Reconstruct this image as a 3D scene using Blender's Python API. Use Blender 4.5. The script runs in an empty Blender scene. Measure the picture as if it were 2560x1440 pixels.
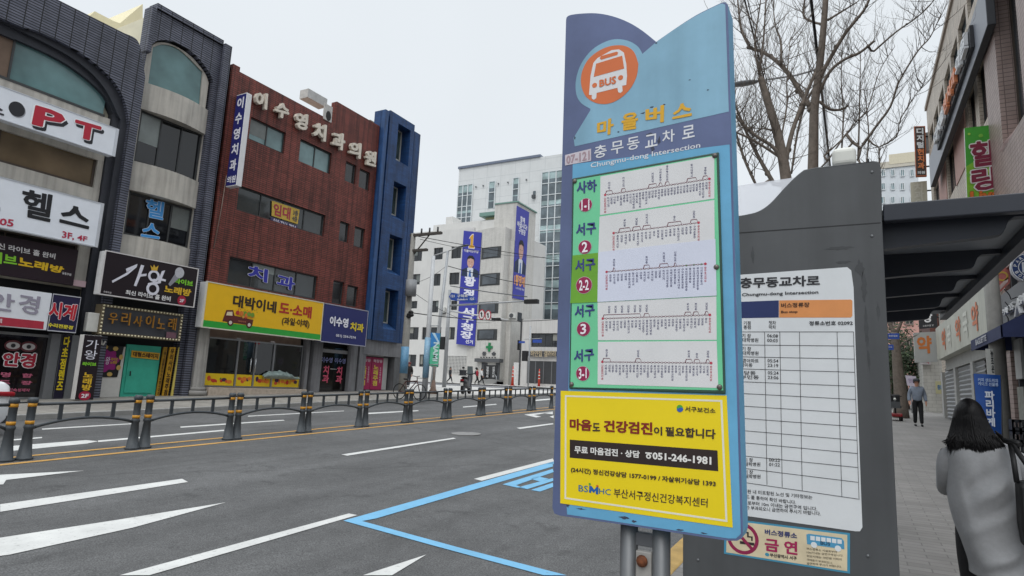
import bpy, math, random
from mathutils import Vector, Matrix, geometry, noise
random.seed(7)
C = bpy.context.scene.collection
rad = math.radians
# ------------------------------------------------------------------ camera
CAMZ = 1.55
FPX, YAW, PIT, ROL = 1557.5, .505394, .155174, .0459986
fw = Vector((-math.sin(YAW)*math.cos(PIT), math.cos(YAW)*math.cos(PIT), math.sin(PIT)))
r0 = Vector((math.cos(YAW), math.sin(YAW), 0)); u0 = r0.cross(fw)
rt = math.cos(ROL)*r0+math.sin(ROL)*u0; up = -math.sin(ROL)*r0+math.cos(ROL)*u0
CAM = Vector((0, 0, CAMZ))
cd = bpy.data.cameras.new('camera'); cam = bpy.data.objects.new('camera', cd); C.objects.link(cam)
cd.sensor_width = 36; cd.lens = 36*FPX/2560; cd.clip_start = .05; cd.clip_end = 3000
m = Matrix((rt, up, -fw)).transposed().to_4x4(); m.translation = CAM; cam.matrix_world = m
bpy.context.scene.camera = cam
# ------------------------------------------------------------------ sky, sun, exposure
SUN_EL, SUN_AZ = rad(50), rad(165)
w = bpy.data.worlds.new('World'); bpy.context.scene.world = w; w.use_nodes = True
N = w.node_tree.nodes; K = w.node_tree.links; N.clear()
sky = N.new('ShaderNodeTexSky'); sky.sky_type = 'NISHITA'; sky.sun_disc = False
sky.sun_elevation = SUN_EL; sky.sun_rotation = SUN_AZ; sky.air_density = 1; sky.dust_density = 4; sky.ozone_density = 1
hs = N.new('ShaderNodeHueSaturation'); hs.inputs['Saturation'].default_value = .10
bg = N.new('ShaderNodeBackground'); bg.inputs['Strength'].default_value = .105
tc = N.new('ShaderNodeTexCoord'); sp = N.new('ShaderNodeSeparateXYZ'); K.new(tc.outputs['Generated'], sp.inputs[0])
# overcast: cloud cover evens out the clear-sky gradient and is brighter overhead
mr = N.new('ShaderNodeMapRange'); mr.inputs[1].default_value = .62; mr.inputs[2].default_value = .98; mr.inputs[3].default_value = 8.9; mr.inputs[4].default_value = 30; mr.interpolation_type = 'SMOOTHSTEP'
K.new(sp.outputs['Z'], mr.inputs[0])
cn = N.new('ShaderNodeTexNoise'); cn.inputs['Scale'].default_value = 2.2; cn.inputs['Detail'].default_value = 3; K.new(tc.outputs['Generated'], cn.inputs['Vector'])
cm = N.new('ShaderNodeMapRange'); cm.inputs[3].default_value = .94; cm.inputs[4].default_value = 1.06; K.new(cn.outputs['Fac'], cm.inputs[0])
mu = N.new('ShaderNodeMath'); mu.operation = 'MULTIPLY'; K.new(mr.outputs[0], mu.inputs[0]); K.new(cm.outputs[0], mu.inputs[1])
cc = N.new('ShaderNodeVectorMath'); cc.operation = 'SCALE'; cc.inputs[0].default_value = (.93, .99, 1.045); K.new(mu.outputs[0], cc.inputs['Scale'])
mx = N.new('ShaderNodeMixRGB'); mx.inputs[0].default_value = .88
K.new(sky.outputs[0], hs.inputs['Color']); K.new(hs.outputs[0], mx.inputs[1]); K.new(cc.outputs[0], mx.inputs[2])
K.new(mx.outputs[0], bg.inputs['Color'])
wo = N.new('ShaderNodeOutputWorld'); K.new(bg.outputs[0], wo.inputs[0])
sl = bpy.data.lights.new('sun', 'SUN'); sl.energy = 1.0; sl.angle = rad(35); sl.color = (1, .97, .93)
so = bpy.data.objects.new('sun', sl); C.objects.link(so); so.location = (0, 0, 60)
sd = Vector((math.sin(SUN_AZ)*math.cos(SUN_EL), math.cos(SUN_AZ)*math.cos(SUN_EL), math.sin(SUN_EL)))
so.rotation_euler = sd.to_track_quat('Z', 'Y').to_euler()
S = bpy.context.scene
S.view_settings.view_transform = 'Standard'; S.view_settings.look = 'None'; S.view_settings.exposure = 0; S.view_settings.gamma = 1
S.cycles.use_denoising = True; S.cycles.max_bounces = 6; S.cycles.transparent_max_bounces = 16
# ------------------------------------------------------------------ pixel rays and planes (metres)
def ray(x, y): return rt*((x-1280)/FPX) - up*((y-720)/FPX) + fw
def gz(y): return .031*y if y < 25 else (.775+.0207*(y-25) if y < 60 else 1.5)
def road(x, y): return gz(y) - .015*max(0, x+10.7)
def walk(x, y): return gz(y) - .02
def far(x, y): return gz(y) + .12 + .018*max(0, -17.1-x)
def G(x, y, f=road):
    v = ray(x, y); lo, hi = .3, 500.
    for _ in range(50):
        t = (lo+hi)/2
        if CAMZ+v.z*t > f(v.x*t, v.y*t): lo = t
        else: hi = t
    return CAM+v*lo
class Plane:
    def __init__(s, o, u, w): s.o = Vector(o); s.u = Vector(u).normalized(); s.w = Vector(w).normalized(); s.v = s.w.cross(s.u); s.ws = 1; s.pl = 0   # pl: how far in front of the wall a photo point lies
    def p(s, x, y):
        v = ray(x, y); t = ((s.o-CAM).dot(s.w)+s.pl)/v.dot(s.w); d = CAM+v*t-s.o
        return (d.dot(s.u), d.dot(s.v))
    def q(s, *pts): return [s.p(*a) for a in pts]
    def r(s, x0, y0, x1, y1):
        a = s.p(x0, y0); b = s.p(x1, y1); return [(a[0], a[1]), (b[0], a[1]), (b[0], b[1]), (a[0], b[1])]
    def at(s, u, v, w=0): return s.o+s.u*u+s.v*v+s.w*(w*s.ws)
def XP(x, out=1): return Plane((x, 0, 0), (0, out, 0), (out, 0, 0))
def YP(y): return Plane((0, y, 0), (1, 0, 0), (0, -1, 0))
def sub(q, s0, t0, s1, t1):   # part of a TL,TR,BR,BL quad, fractions
    def f(s, t):
        a = [q[0][i]*(1-s)+q[1][i]*s for i in (0, 1)]; b = [q[3][i]*(1-s)+q[2][i]*s for i in (0, 1)]
        return (a[0]*(1-t)+b[0]*t, a[1]*(1-t)+b[1]*t)
    return [f(s0, t0), f(s1, t0), f(s1, t1), f(s0, t1)]
def rc(u0, v0, u1, v1): return [(u0, v1), (u1, v1), (u1, v0), (u0, v0)]
def ell(cx, cy, rx, ry=None, n=28): ry = rx if ry is None else ry; return [(cx+rx*math.cos(6.28319*i/n), cy+ry*math.sin(6.28319*i/n)) for i in range(n)]
def smooth(pts, n=6):
    out = []
    for i in range(len(pts)-1):
        p0 = pts[max(i-1, 0)]; p1 = pts[i]; p2 = pts[i+1]; p3 = pts[min(i+2, len(pts)-1)]
        for k in range(n):
            t = k/n
            out.append(tuple(.5*(2*p1[j]+(p2[j]-p0[j])*t+(2*p0[j]-5*p1[j]+4*p2[j]-p3[j])*t*t+(3*p1[j]-p0[j]-3*p2[j]+p3[j])*t**3) for j in range(len(p1))))
    out.append(tuple(pts[-1])); return out
# ------------------------------------------------------------------ materials
def lin(h):
    o = []
    for i in (0, 2, 4):
        c = int(h[i:i+2], 16)/255; o.append(c/12.92 if c <= .04045 else ((c+.055)/1.055)**2.4)
    return o
MC = {}
def M(h, rough=.6, noise_=.10, sc=5., metal=0, streak=0, bump=0, spec=.4, wear=None, emit=0):
    key = (h, rough, noise_, sc, metal, streak, bump, spec, wear, emit)
    if key in MC: return MC[key]
    mt = bpy.data.materials.new('paint_'+h); mt.use_nodes = True; n = mt.node_tree.nodes; k = mt.node_tree.links
    b = n['Principled BSDF']; b.inputs['Roughness'].default_value = rough; b.inputs['Metallic'].default_value = metal; b.inputs['Specular IOR Level'].default_value = spec
    c = lin(h); g = n.new('ShaderNodeNewGeometry'); col = None
    nt = n.new('ShaderNodeTexNoise'); nt.inputs['Scale'].default_value = sc; nt.inputs['Detail'].default_value = 5; nt.inputs['Roughness'].default_value = .65
    k.new(g.outputs['Position'], nt.inputs['Vector'])
    mp = n.new('ShaderNodeMapRange'); mp.inputs[1].default_value = .25; mp.inputs[2].default_value = .75; mp.inputs[3].default_value = 1-noise_*1.4; mp.inputs[4].default_value = 1+noise_*.7; k.new(nt.outputs['Fac'], mp.inputs[0])
    fac = mp.outputs[0]
    if streak:
        mm = n.new('ShaderNodeMapping'); mm.inputs['Scale'].default_value = (4, 4, .28); k.new(g.outputs['Position'], mm.inputs[0])
        n2 = n.new('ShaderNodeTexNoise'); n2.inputs['Scale'].default_value = 1.6; n2.inputs['Detail'].default_value = 6; k.new(mm.outputs[0], n2.inputs['Vector'])
        m2 = n.new('ShaderNodeMapRange'); m2.inputs[1].default_value = .42; m2.inputs[2].default_value = .68; m2.inputs[3].default_value = 1; m2.inputs[4].default_value = 1-streak; k.new(n2.outputs['Fac'], m2.inputs[0])
        ml = n.new('ShaderNodeMath'); ml.operation = 'MULTIPLY'; k.new(fac, ml.inputs[0]); k.new(m2.outputs[0], ml.inputs[1]); fac = ml.outputs[0]
    vs = n.new('ShaderNodeVectorMath'); vs.operation = 'SCALE'; vs.inputs[0].default_value = c; k.new(fac, vs.inputs['Scale']); out = vs.outputs[0]
    if wear:
        n3 = n.new('ShaderNodeTexNoise'); n3.inputs['Scale'].default_value = 26; n3.inputs['Detail'].default_value = 8; n3.inputs['Roughness'].default_value = .8; k.new(g.outputs['Position'], n3.inputs['Vector'])
        m3 = n.new('ShaderNodeMapRange'); m3.inputs[1].default_value = wear[1]; m3.inputs[2].default_value = wear[1]+.09; k.new(n3.outputs['Fac'], m3.inputs[0])
        mixn = n.new('ShaderNodeMixRGB'); k.new(m3.outputs[0], mixn.inputs[0]); k.new(out, mixn.inputs[1]); mixn.inputs[2].default_value = lin(wear[0])+[1]; out = mixn.outputs[0]
    k.new(out, b.inputs['Base Color'])
    if emit: k.new(out, b.inputs['Emission Color']); b.inputs['Emission Strength'].default_value = emit
    if bump:
        bn = n.new('ShaderNodeBump'); bn.inputs['Strength'].default_value = bump; bn.inputs['Distance'].default_value = .02; k.new(nt.outputs['Fac'], bn.inputs['Height']); k.new(bn.outputs[0], b.inputs['Normal'])
    MC[key] = mt; return mt
def BR(h1, h2, mortar, bw, bh, off=0., ms=.012, flat=False, rough=.6, streak=.3, bump=.4, big=.35):
    key = ('br', h1, h2, mortar, bw, bh, off, flat, rough, streak, ms)
    if key in MC: return MC[key]
    mt = bpy.data.materials.new('tile_'+h1); mt.use_nodes = True; n = mt.node_tree.nodes; k = mt.node_tree.links
    b = n['Principled BSDF']; b.inputs['Roughness'].default_value = rough; b.inputs['Specular IOR Level'].default_value = .35
    g = n.new('ShaderNodeNewGeometry'); s = n.new('ShaderNodeSeparateXYZ'); k.new(g.outputs['Position'], s.inputs[0]); cb = n.new('ShaderNodeCombineXYZ')
    if flat: k.new(s.outputs[0], cb.inputs[0]); k.new(s.outputs[1], cb.inputs[1])
    else:
        a = n.new('ShaderNodeMath'); a.operation = 'ADD'; k.new(s.outputs[0], a.inputs[0]); k.new(s.outputs[1], a.inputs[1]); k.new(a.outputs[0], cb.inputs[0]); k.new(s.outputs[2], cb.inputs[1])
    t = n.new('ShaderNodeTexBrick'); t.offset = off; t.inputs['Scale'].default_value = 1; t.inputs['Brick Width'].default_value = bw; t.inputs['Row Height'].default_value = bh
    t.inputs['Mortar Size'].default_value = ms; t.inputs['Mortar Smooth'].default_value = .3; t.inputs['Bias'].default_value = 0
    t.inputs['Color1'].default_value = lin(h1)+[1]; t.inputs['Color2'].default_value = lin(h2)+[1]; t.inputs['Mortar'].default_value = lin(mortar)+[1]; k.new(cb.outputs[0], t.inputs['Vector'])
    nt = n.new('ShaderNodeTexNoise'); nt.inputs['Scale'].default_value = .9; nt.inputs['Detail'].default_value = 7; nt.inputs['Roughness'].default_value = .7; k.new(g.outputs['Position'], nt.inputs['Vector'])
    mp = n.new('ShaderNodeMapRange'); mp.inputs[1].default_value = .3; mp.inputs[2].default_value = .7; mp.inputs[3].default_value = 1-big; mp.inputs[4].default_value = 1+big*.4; k.new(nt.outputs['Fac'], mp.inputs[0]); fac = mp.outputs[0]
    if streak and not flat:
        mm = n.new('ShaderNodeMapping'); mm.inputs['Scale'].default_value = (3, 3, .3); k.new(g.outputs['Position'], mm.inputs[0])
        n2 = n.new('ShaderNodeTexNoise'); n2.inputs['Scale'].default_value = 1.3; n2.inputs['Detail'].default_value = 6; k.new(mm.outputs[0], n2.inputs['Vector'])
        m2 = n.new('ShaderNodeMapRange'); m2.inputs[1].default_value = .45; m2.inputs[2].default_value = .7; m2.inputs[3].default_value = 1; m2.inputs[4].default_value = 1-streak; k.new(n2.outputs['Fac'], m2.inputs[0])
        ml = n.new('ShaderNodeMath'); ml.operation = 'MULTIPLY'; k.new(fac, ml.inputs[0]); k.new(m2.outputs[0], ml.inputs[1]); fac = ml.outputs[0]
    vs = n.new('ShaderNodeVectorMath'); vs.operation = 'SCALE'; k.new(t.outputs['Color'], vs.inputs[0]); k.new(fac, vs.inputs['Scale']); k.new(vs.outputs[0], b.inputs['Base Color'])
    bn = n.new('ShaderNodeBump'); bn.invert = True; bn.inputs['Strength'].default_value = bump; bn.inputs['Distance'].default_value = .01; k.new(t.outputs['Fac'], bn.inputs['Height']); k.new(bn.outputs[0], b.inputs['Normal'])
    MC[key] = mt; return mt
def asphalt(h='5b5c5f', name='asphalt'):
    mt = bpy.data.materials.new(name); mt.use_nodes = True; n = mt.node_tree.nodes; k = mt.node_tree.links; b = n['Principled BSDF']; b.inputs['Roughness'].default_value = .85; b.inputs['Specular IOR Level'].default_value = .3
    g = n.new('ShaderNodeNewGeometry'); col = Vector(lin(h))
    def nz(sc, det, lo, hi, a, bb, scale=None):
        t = n.new('ShaderNodeTexNoise'); t.inputs['Scale'].default_value = sc; t.inputs['Detail'].default_value = det; t.inputs['Roughness'].default_value = .7
        if scale: mm = n.new('ShaderNodeMapping'); mm.inputs['Scale'].default_value = scale; k.new(g.outputs['Position'], mm.inputs[0]); k.new(mm.outputs[0], t.inputs['Vector'])
        else: k.new(g.outputs['Position'], t.inputs['Vector'])
        r = n.new('ShaderNodeMapRange'); r.inputs[1].default_value = lo; r.inputs[2].default_value = hi; r.inputs[3].default_value = a; r.inputs[4].default_value = bb; k.new(t.outputs['Fac'], r.inputs[0]); return r.outputs[0], t
    f1, t1 = nz(80, 3, .34, .68, .5, 1.6); f2, _ = nz(.55, 6, .33, .67, .76, 1.16); f3, _ = nz(1.0, 4, .35, .7, 1.10, .80, (1.6, .10, 1)); f4, _ = nz(9, 6, .3, .7, .9, 1.1)
    vo = n.new('ShaderNodeTexVoronoi'); vo.feature = 'DISTANCE_TO_EDGE'; vo.inputs['Scale'].default_value = .21; dn = n.new('ShaderNodeTexNoise'); dn.inputs['Scale'].default_value = 1.4; dn.inputs['Detail'].default_value = 6
    k.new(g.outputs['Position'], dn.inputs['Vector']); av = n.new('ShaderNodeMixRGB'); av.inputs[0].default_value = .35; k.new(g.outputs['Position'], av.inputs[1]); k.new(dn.outputs['Color'], av.inputs[2]); k.new(av.outputs[0], vo.inputs['Vector'])
    cr = n.new('ShaderNodeMapRange'); cr.inputs[1].default_value = .002; cr.inputs[2].default_value = .009; cr.inputs[3].default_value = .84; cr.inputs[4].default_value = 1; k.new(vo.outputs[0], cr.inputs[0])
    f5, _ = nz(2.3, 4, .60, .68, 1, .74); o = f1
    for f in (f2, f3, f4, f5, cr.outputs[0]):
        q = n.new('ShaderNodeMath'); q.operation = 'MULTIPLY'; k.new(o, q.inputs[0]); k.new(f, q.inputs[1]); o = q.outputs[0]
    vs = n.new('ShaderNodeVectorMath'); vs.operation = 'SCALE'; vs.inputs[0].default_value = col; k.new(o, vs.inputs['Scale']); k.new(vs.outputs[0], b.inputs['Base Color'])
    bn = n.new('ShaderNodeBump'); bn.inputs['Strength'].default_value = .5; bn.inputs['Distance'].default_value = .006; k.new(t1.outputs['Fac'], bn.inputs['Height']); k.new(bn.outputs[0], b.inputs['Normal'])
    return mt
def glass(h, rough=.04, spec=.6):
    key = ('gl', h, rough, spec)
    if key in MC: return MC[key]
    mt = bpy.data.materials.new('window_glass_'+h); mt.use_nodes = True; n = mt.node_tree.nodes; k = mt.node_tree.links; b = n['Principled BSDF']
    b.inputs['Roughness'].default_value = rough; b.inputs['Specular IOR Level'].default_value = spec
    g = n.new('ShaderNodeNewGeometry'); t = n.new('ShaderNodeTexNoise'); t.inputs['Scale'].default_value = .8; t.inputs['Detail'].default_value = 3; k.new(g.outputs['Position'], t.inputs['Vector'])
    r = n.new('ShaderNodeMapRange'); r.inputs[1].default_value = .3; r.inputs[2].default_value = .7; r.inputs[3].default_value = .6; r.inputs[4].default_value = 1.3; k.new(t.outputs['Fac'], r.inputs[0])
    vs = n.new('ShaderNodeVectorMath'); vs.operation = 'SCALE'; vs.inputs[0].default_value = lin(h); k.new(r.outputs[0], vs.inputs['Scale']); k.new(vs.outputs[0], b.inputs['Base Color'])
    bn = n.new('ShaderNodeBump'); bn.inputs['Strength'].default_value = .04; bn.inputs['Distance'].default_value = .05; k.new(t.outputs['Fac'], bn.inputs['Height']); k.new(bn.outputs[0], b.inputs['Normal'])
    MC[key] = mt; return mt
# ------------------------------------------------------------------ mesh builder
TX = {}
def textmesh(s, bold, res=2, gap=1.0, al='CENTER'):
    key = (s, bold, res, gap)
    if key in TX: return TX[key]
    cu = bpy.data.curves.new('t', 'FONT'); cu.body = s; cu.size = 1; cu.offset = bold; cu.resolution_u = res; cu.space_line = gap; cu.align_x = al
    ob = bpy.data.objects.new('t', cu); me = bpy.data.meshes.new_from_object(ob)
    v = [tuple(x.co) for x in me.vertices]; f = [tuple(p.vertices) for p in me.polygons]
    bpy.data.objects.remove(ob); bpy.data.curves.remove(cu); bpy.data.meshes.remove(me); TX[key] = (v, f); return TX[key]
class MB:
    def __init__(s): s.v = []; s.f = []; s.m = []; s.sm = []
    def add(s, vs, fs, mat, sm=False):
        b = len(s.v); s.v += [Vector(x) for x in vs]
        for f in fs: s.f.append([b+i for i in f]); s.m.append(mat); s.sm.append(sm)
        return s
    def plate(s, pl, polys, mat, lift=.004, d=.004, side=None):
        if not isinstance(polys[0][0], (tuple, list)): polys = [polys]
        L = []
        for i, p in enumerate(polys):
            a = sum(p[j][0]*p[(j+1) % len(p)][1]-p[(j+1) % len(p)][0]*p[j][1] for j in range(len(p)))
            L.append(list(p) if (a > 0) == (i == 0) else list(reversed(p)))
        flat = [q for p in L for q in p]; n = len(flat)
        if len(L) == 1: tris = geometry.tessellate_polygon([[Vector((q[0], q[1], 0)) for q in L[0]]])
        else:
            ed = []; k = 0
            for p in L: ed += [(k+j, k+(j+1) % len(p)) for j in range(len(p))]; k += len(p)
            vv, _, ff, _, _, _ = geometry.delaunay_2d_cdt([Vector(q) for q in flat], ed, [], 0, 1e-6)
            def inside(x, y):
                c = False
                for p in L:
                    for j in range(len(p)):
                        (x0, y0), (x1, y1) = p[j], p[(j+1) % len(p)]
                        if (y0 > y) != (y1 > y) and x < (x1-x0)*(y-y0)/(y1-y0)+x0: c = not c
                return c
            tris = [f for f in ff if inside(sum(vv[i][0] for i in f)/3, sum(vv[i][1] for i in f)/3)]
            if len(vv) != n:   # merged corners: map back by position
                idx = [min(range(n), key=lambda j: (flat[j][0]-a[0])**2+(flat[j][1]-a[1])**2) for a in vv]; tris = [tuple(idx[i] for i in f) for f in tris]
        T = []
        for t in tris:
            a, b, c = (flat[i] for i in t)
            T.append(tuple(t) if (b[0]-a[0])*(c[1]-a[1])-(c[0]-a[0])*(b[1]-a[1]) > 0 else tuple(reversed(t)))
        if d <= 0: return s.add([pl.at(q[0], q[1], lift) for q in flat], T, mat)
        vs = [pl.at(q[0], q[1], lift) for q in flat]+[pl.at(q[0], q[1], lift-d) for q in flat]
        s.add(vs, T, mat); bk = [tuple(i+n for i in reversed(t)) for t in T]; k = 0; sd_ = []
        for p in L:
            for j in range(len(p)):
                a, b = k+j, k+(j+1) % len(p); sd_.append((b, a, a+n, b+n))
            k += len(p)
        b0 = len(s.v)-2*n
        for f in bk+sd_: s.f.append([b0+i for i in f]); s.m.append(side or mat); s.sm.append(False)
        return s
    def txt(s, pl, t, quad, mat, lift=.008, bold=.02, out=0, d=0, res=2, gap=1., keep=False):
        B = (bold if bold <= .03 else .03+(bold-.03)*.45)+out; o0 = min(B, .012); R = B-o0
        v, f = textmesh(t, o0, res, gap)
        if not v: return s
        x0 = min(a[0] for a in v)-R+out; x1 = max(a[0] for a in v)+R-out; y0 = min(a[1] for a in v)-R+out; y1 = max(a[1] for a in v)+R-out
        W = max(x1-x0, 1e-4); H = max(y1-y0, 1e-4); q = quad
        sh = [(0, 0)] if R < .004 else [(0, 0)]+[(R*math.cos(k*.7854), R*math.sin(k*.7854)) for k in range(8)]
        for ci, (dx, dy) in enumerate(sh):
            vs = []; lf = lift+ci*.0004
            for a in v:
                p = (a[0]+dx-x0)/W; r = (y1-a[1]-dy)/H
                e = [(q[0][i]*(1-p)+q[1][i]*p)*(1-r)+(q[3][i]*(1-p)+q[2][i]*p)*r for i in (0, 1)]
                vs.append(pl.at(e[0], e[1], lf))
            s.add(vs, f, mat)
            if d:   # raised letters: sides
                n = len(vs); b0 = len(s.v)-n; s.v += [x-pl.w*(d*pl.ws) for x in vs]; ed = {}
                for t_ in f:
                    for j in range(len(t_)):
                        a, b = t_[j], t_[(j+1) % len(t_)]; ed[(a, b)] = ed.get((a, b), 0)+1
                for (a, b) in ed:
                    if (b, a) not in ed: s.f.append([b0+b, b0+a, b0+n+a, b0+n+b]); s.m.append(mat); s.sm.append(False)
        return s
    def box(s, a, b, mat, bev=0):
        x0, y0, z0 = (min(a[i], b[i]) for i in range(3)); x1, y1, z1 = (max(a[i], b[i]) for i in range(3))
        v = [(x, y, z) for z in (z0, z1) for y in (y0, y1) for x in (x0, x1)]
        return s.add(v, [(0, 2, 3, 1), (4, 5, 7, 6), (0, 1, 5, 4), (2, 6, 7, 3), (0, 4, 6, 2), (1, 3, 7, 5)], mat)
    def tube(s, pts, r, mat, n=8, cap=True):
        pts = [Vector(p) for p in pts]; rr = r if isinstance(r, (list, tuple)) else [r]*len(pts); vs = []; fs = []
        ref = None
        for i, p in enumerate(pts):
            t = (pts[min(i+1, len(pts)-1)]-pts[max(i-1, 0)])
            t = t.normalized() if t.length > 1e-9 else Vector((0, 0, 1))
            if ref is None: ref = t.orthogonal().normalized()
            ref = (ref-t*ref.dot(t)); ref = ref.normalized() if ref.length > 1e-6 else t.orthogonal().normalized(); bt = t.cross(ref)
            for k in range(n): a = 6.28319*k/n; vs.append(p+(ref*math.cos(a)+bt*math.sin(a))*rr[i])
        for i in range(len(pts)-1):
            for k in range(n): fs.append((i*n+k, i*n+(k+1) % n, (i+1)*n+(k+1) % n, (i+1)*n+k))
        s.add(vs, fs, mat, True)
        if cap:
            b0 = len(s.v)-len(vs)
            for f in (list(reversed(range(n))), [len(vs)-n+k for k in range(n)]): s.f.append([b0+i for i in f]); s.m.append(mat); s.sm.append(False)
        return s
    def ball(s, c, r, mat, n=10, mm=7):
        r = r if isinstance(r, (tuple, list)) else (r, r, r); vs = []; fs = []
        for i in range(mm+1):
            th = math.pi*i/mm
            for k in range(n): a = 6.28319*k/n; vs.append((c[0]+r[0]*math.sin(th)*math.cos(a), c[1]+r[1]*math.sin(th)*math.sin(a), c[2]+r[2]*math.cos(th)))
        for i in range(mm):
            for k in range(n): fs.append((i*n+k, (i+1)*n+k, (i+1)*n+(k+1) % n, i*n+(k+1) % n))
        return s.add(vs, fs, mat, True)
    def loft(s, rings, mat, closed=True, cap=True, sm=True):
        n = len(rings[0]); vs = [p for r in rings for p in r]; fs = []
        for i in range(len(rings)-1):
            for k in range(n if closed else n-1): fs.append((i*n+k, i*n+(k+1) % n, (i+1)*n+(k+1) % n, (i+1)*n+k))
        if cap: fs += [tuple(reversed(range(n))), tuple(len(vs)-n+k for k in range(n))]
        return s.add(vs, fs, mat, sm)
    def build(s, name, par=None, bev=0, seg=2):
        o0 = Vector(par['_o']) if par is not None else Vector((0, 0, 0))
        if par is None and s.v:   # origin at the base of the thing
            c = sum(s.v, Vector())/len(s.v); o0 = Vector((c.x, c.y, min(v.z for v in s.v)))
        me = bpy.data.meshes.new(name); me.from_pydata([tuple(v-o0) for v in s.v], [], s.f)
        ms = []
        for x in s.m:
            if x not in ms: ms.append(x)
        for x in ms: me.materials.append(x)
        me.polygons.foreach_set('material_index', [ms.index(x) for x in s.m]); me.polygons.foreach_set('use_smooth', s.sm); me.update()
        o = bpy.data.objects.new(name, me); C.objects.link(o); o['_o'] = tuple(o0)
        if par is None: o.location = o0
        else: o.parent = par
        if bev:
            b = o.modifiers.new('bevel', 'BEVEL'); b.width = bev; b.segments = seg; b.limit_method = 'ANGLE'
        return o
def tag(o, label, cat, group=None):
    o['label'] = label; o['category'] = cat
    if group: o['group'] = group
    return o
def thing(name, loc, label, cat, group=None):
    o = bpy.data.objects.new(name, None); C.objects.link(o); o.location = loc; o['_o'] = tuple(loc); o.empty_display_size = .2
    return tag(o, label, cat, group)
def struct(o): o['kind'] = 'structure'; return o
def copy_tree(o, delta=None, par=None):
    c = o.copy(); C.objects.link(c); c.parent = par
    if delta is not None: c.location = o.location+Vector(delta)
    for ch in list(o.children): copy_tree(ch, None, c)
    return c
def win(par, pl, rect, cols=2, fm=None, gm=None, depth=.14, fr=.05, rows=1, name='window', shape=None):
    u = [q[0] for q in rect]; v = [q[1] for q in rect]; u0, u1, v0, v1 = min(u), max(u), min(v), max(v)
    holes = []
    for i in range(cols):
        for j in range(rows):
            a = u0+(u1-u0)*i/cols; b = u0+(u1-u0)*(i+1)/cols; c = v0+(v1-v0)*j/rows; d = v0+(v1-v0)*(j+1)/rows
            holes.append(rc(a+(fr if i == 0 else fr*.4), c+(fr if j == 0 else fr*.4), b-(fr if i == cols-1 else fr*.4), d-(fr if j == rows-1 else fr*.4)))
    f = MB().plate(pl, [rc(u0, v0, u1, v1)]+holes, fm, -depth+.04, .07).build(name, par)
    MB().plate(pl, rc(u0+.01, v0+.01, u1-.01, v1-.01), gm, -depth, .02).build('pane', f)
    if cols > 1 and random.random() < .5:   # a drawn blind or curtain behind one light of the window
        i = random.randrange(cols); w_ = (u1-u0)/cols; hh = random.uniform(.3, .95)*(v1-v0); MB().plate(pl, rc(u0+w_*i+fr, v1-hh, u0+w_*(i+1)-fr*.4, v1-fr), M(random.choice(['7d8482', '8f8f88', '6c716f']), .25, .12, 3), -depth+.006, .004).build('blind', f)
    return f
def ring(pl, c, r1, r0, n=28): return [ell(c[0], c[1], r1, n=n), ell(c[0], c[1], r0, n=n)]
# ------------------------------------------------------------------ ground, road, pavements
YS = [-14, -6, -2, 0, 2, 4, 6, 8, 10, 13, 16, 20, 25, 30, 35, 40, 46, 52, 60, 62, 75, 100, 160]
def strip(name, xs, ys, f, mat, skirt=None):
    b = MB(); n = len(xs)
    vs = [(x, y, f(x, y)) for y in ys for x in xs]
    b.add(vs, [(j*n+i, j*n+i+1, (j+1)*n+i+1, (j+1)*n+i) for j in range(len(ys)-1) for i in range(n-1)], mat)
    return struct(b.build(name))
ASPH = asphalt('565656'); PAVE = BR('868380', '7a7774', '6a6865', .34, .12, .5, .006, flat=True, streak=0, big=.25, rough=.8)
PAVF = BR('8f8b84', '827e78', '66635e', .4, .2, .5, .008, flat=True, streak=0, big=.3, rough=.85)
CONC = M('b4b2ae', .85, .12, 1.2, bump=.1)
gm = MB(); R_ = 900
gm.add([(-R_, -R_, -3.2), (R_, -R_, -3.2), (R_, 0, -.6), (-R_, 0, -.6), (R_, 62, 1.3), (-R_, 62, 1.3), (R_, R_, 1.3), (-R_, R_, 1.3)], [(0, 1, 2, 3), (3, 2, 4, 5), (5, 4, 6, 7)], asphalt('6a6a6c', 'far_ground'))
struct(gm.build('ground'))
strip('road', [-17.1, -14, -10.7, -6, -1.5], YS, road, ASPH)
strip('near_pavement', [-1.32, 1.5, 4.5], YS, walk, PAVE)
YF = [-14, -6, 0, 4, 8, 12, 16, 20, 25, 27.5]
strip('far_pavement', [-17.25, -19.5, -23], YF, far, PAVF)
PLZ = [27.5, 30, 35, 40, 44]
strip('corner_plaza', [-17.6, -30, -48, -60], PLZ, lambda x, y: gz(y)+.14, CONC)
strip('side_road', [-17.1, -40, -70], [44, 50, 56], lambda x, y: gz(y)+.02, asphalt('707072', 'side_asphalt'))
strip('clinic_pavement', [-17.1, -40, -60], [56, 60, 62, 66], lambda x, y: gz(y)+.1, CONC)
KS = M('8c8b88', .8, .2, 3)
def kerb(name, x0, x1, ys, f, KS=KS):
    b = MB(); rings = []
    for y in ys: z = f(y); rings.append([(x0, y, z-.25), (x1, y, z-.25), (x1, y, z), (x0, y, z)])
    b.loft(rings, KS, sm=False); return struct(b.build(name, bev=.015))
kerb('kerb', -1.52, -1.32, YS, lambda y: walk(0, y)+.003, M('a88a52', .8, .25, 5, wear=('8d8b86', .6)))
kerb('kerb', -17.26, -17.08, YF, lambda y: far(-17.1, y)+.004)
kc = [(-17.35, 27.5), (-17.4, 34), (-17.9, 38.5), (-19.6, 42), (-23, 44), (-30, 44.1), (-48, 44.1)]; b = MB(); rg = []
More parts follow.
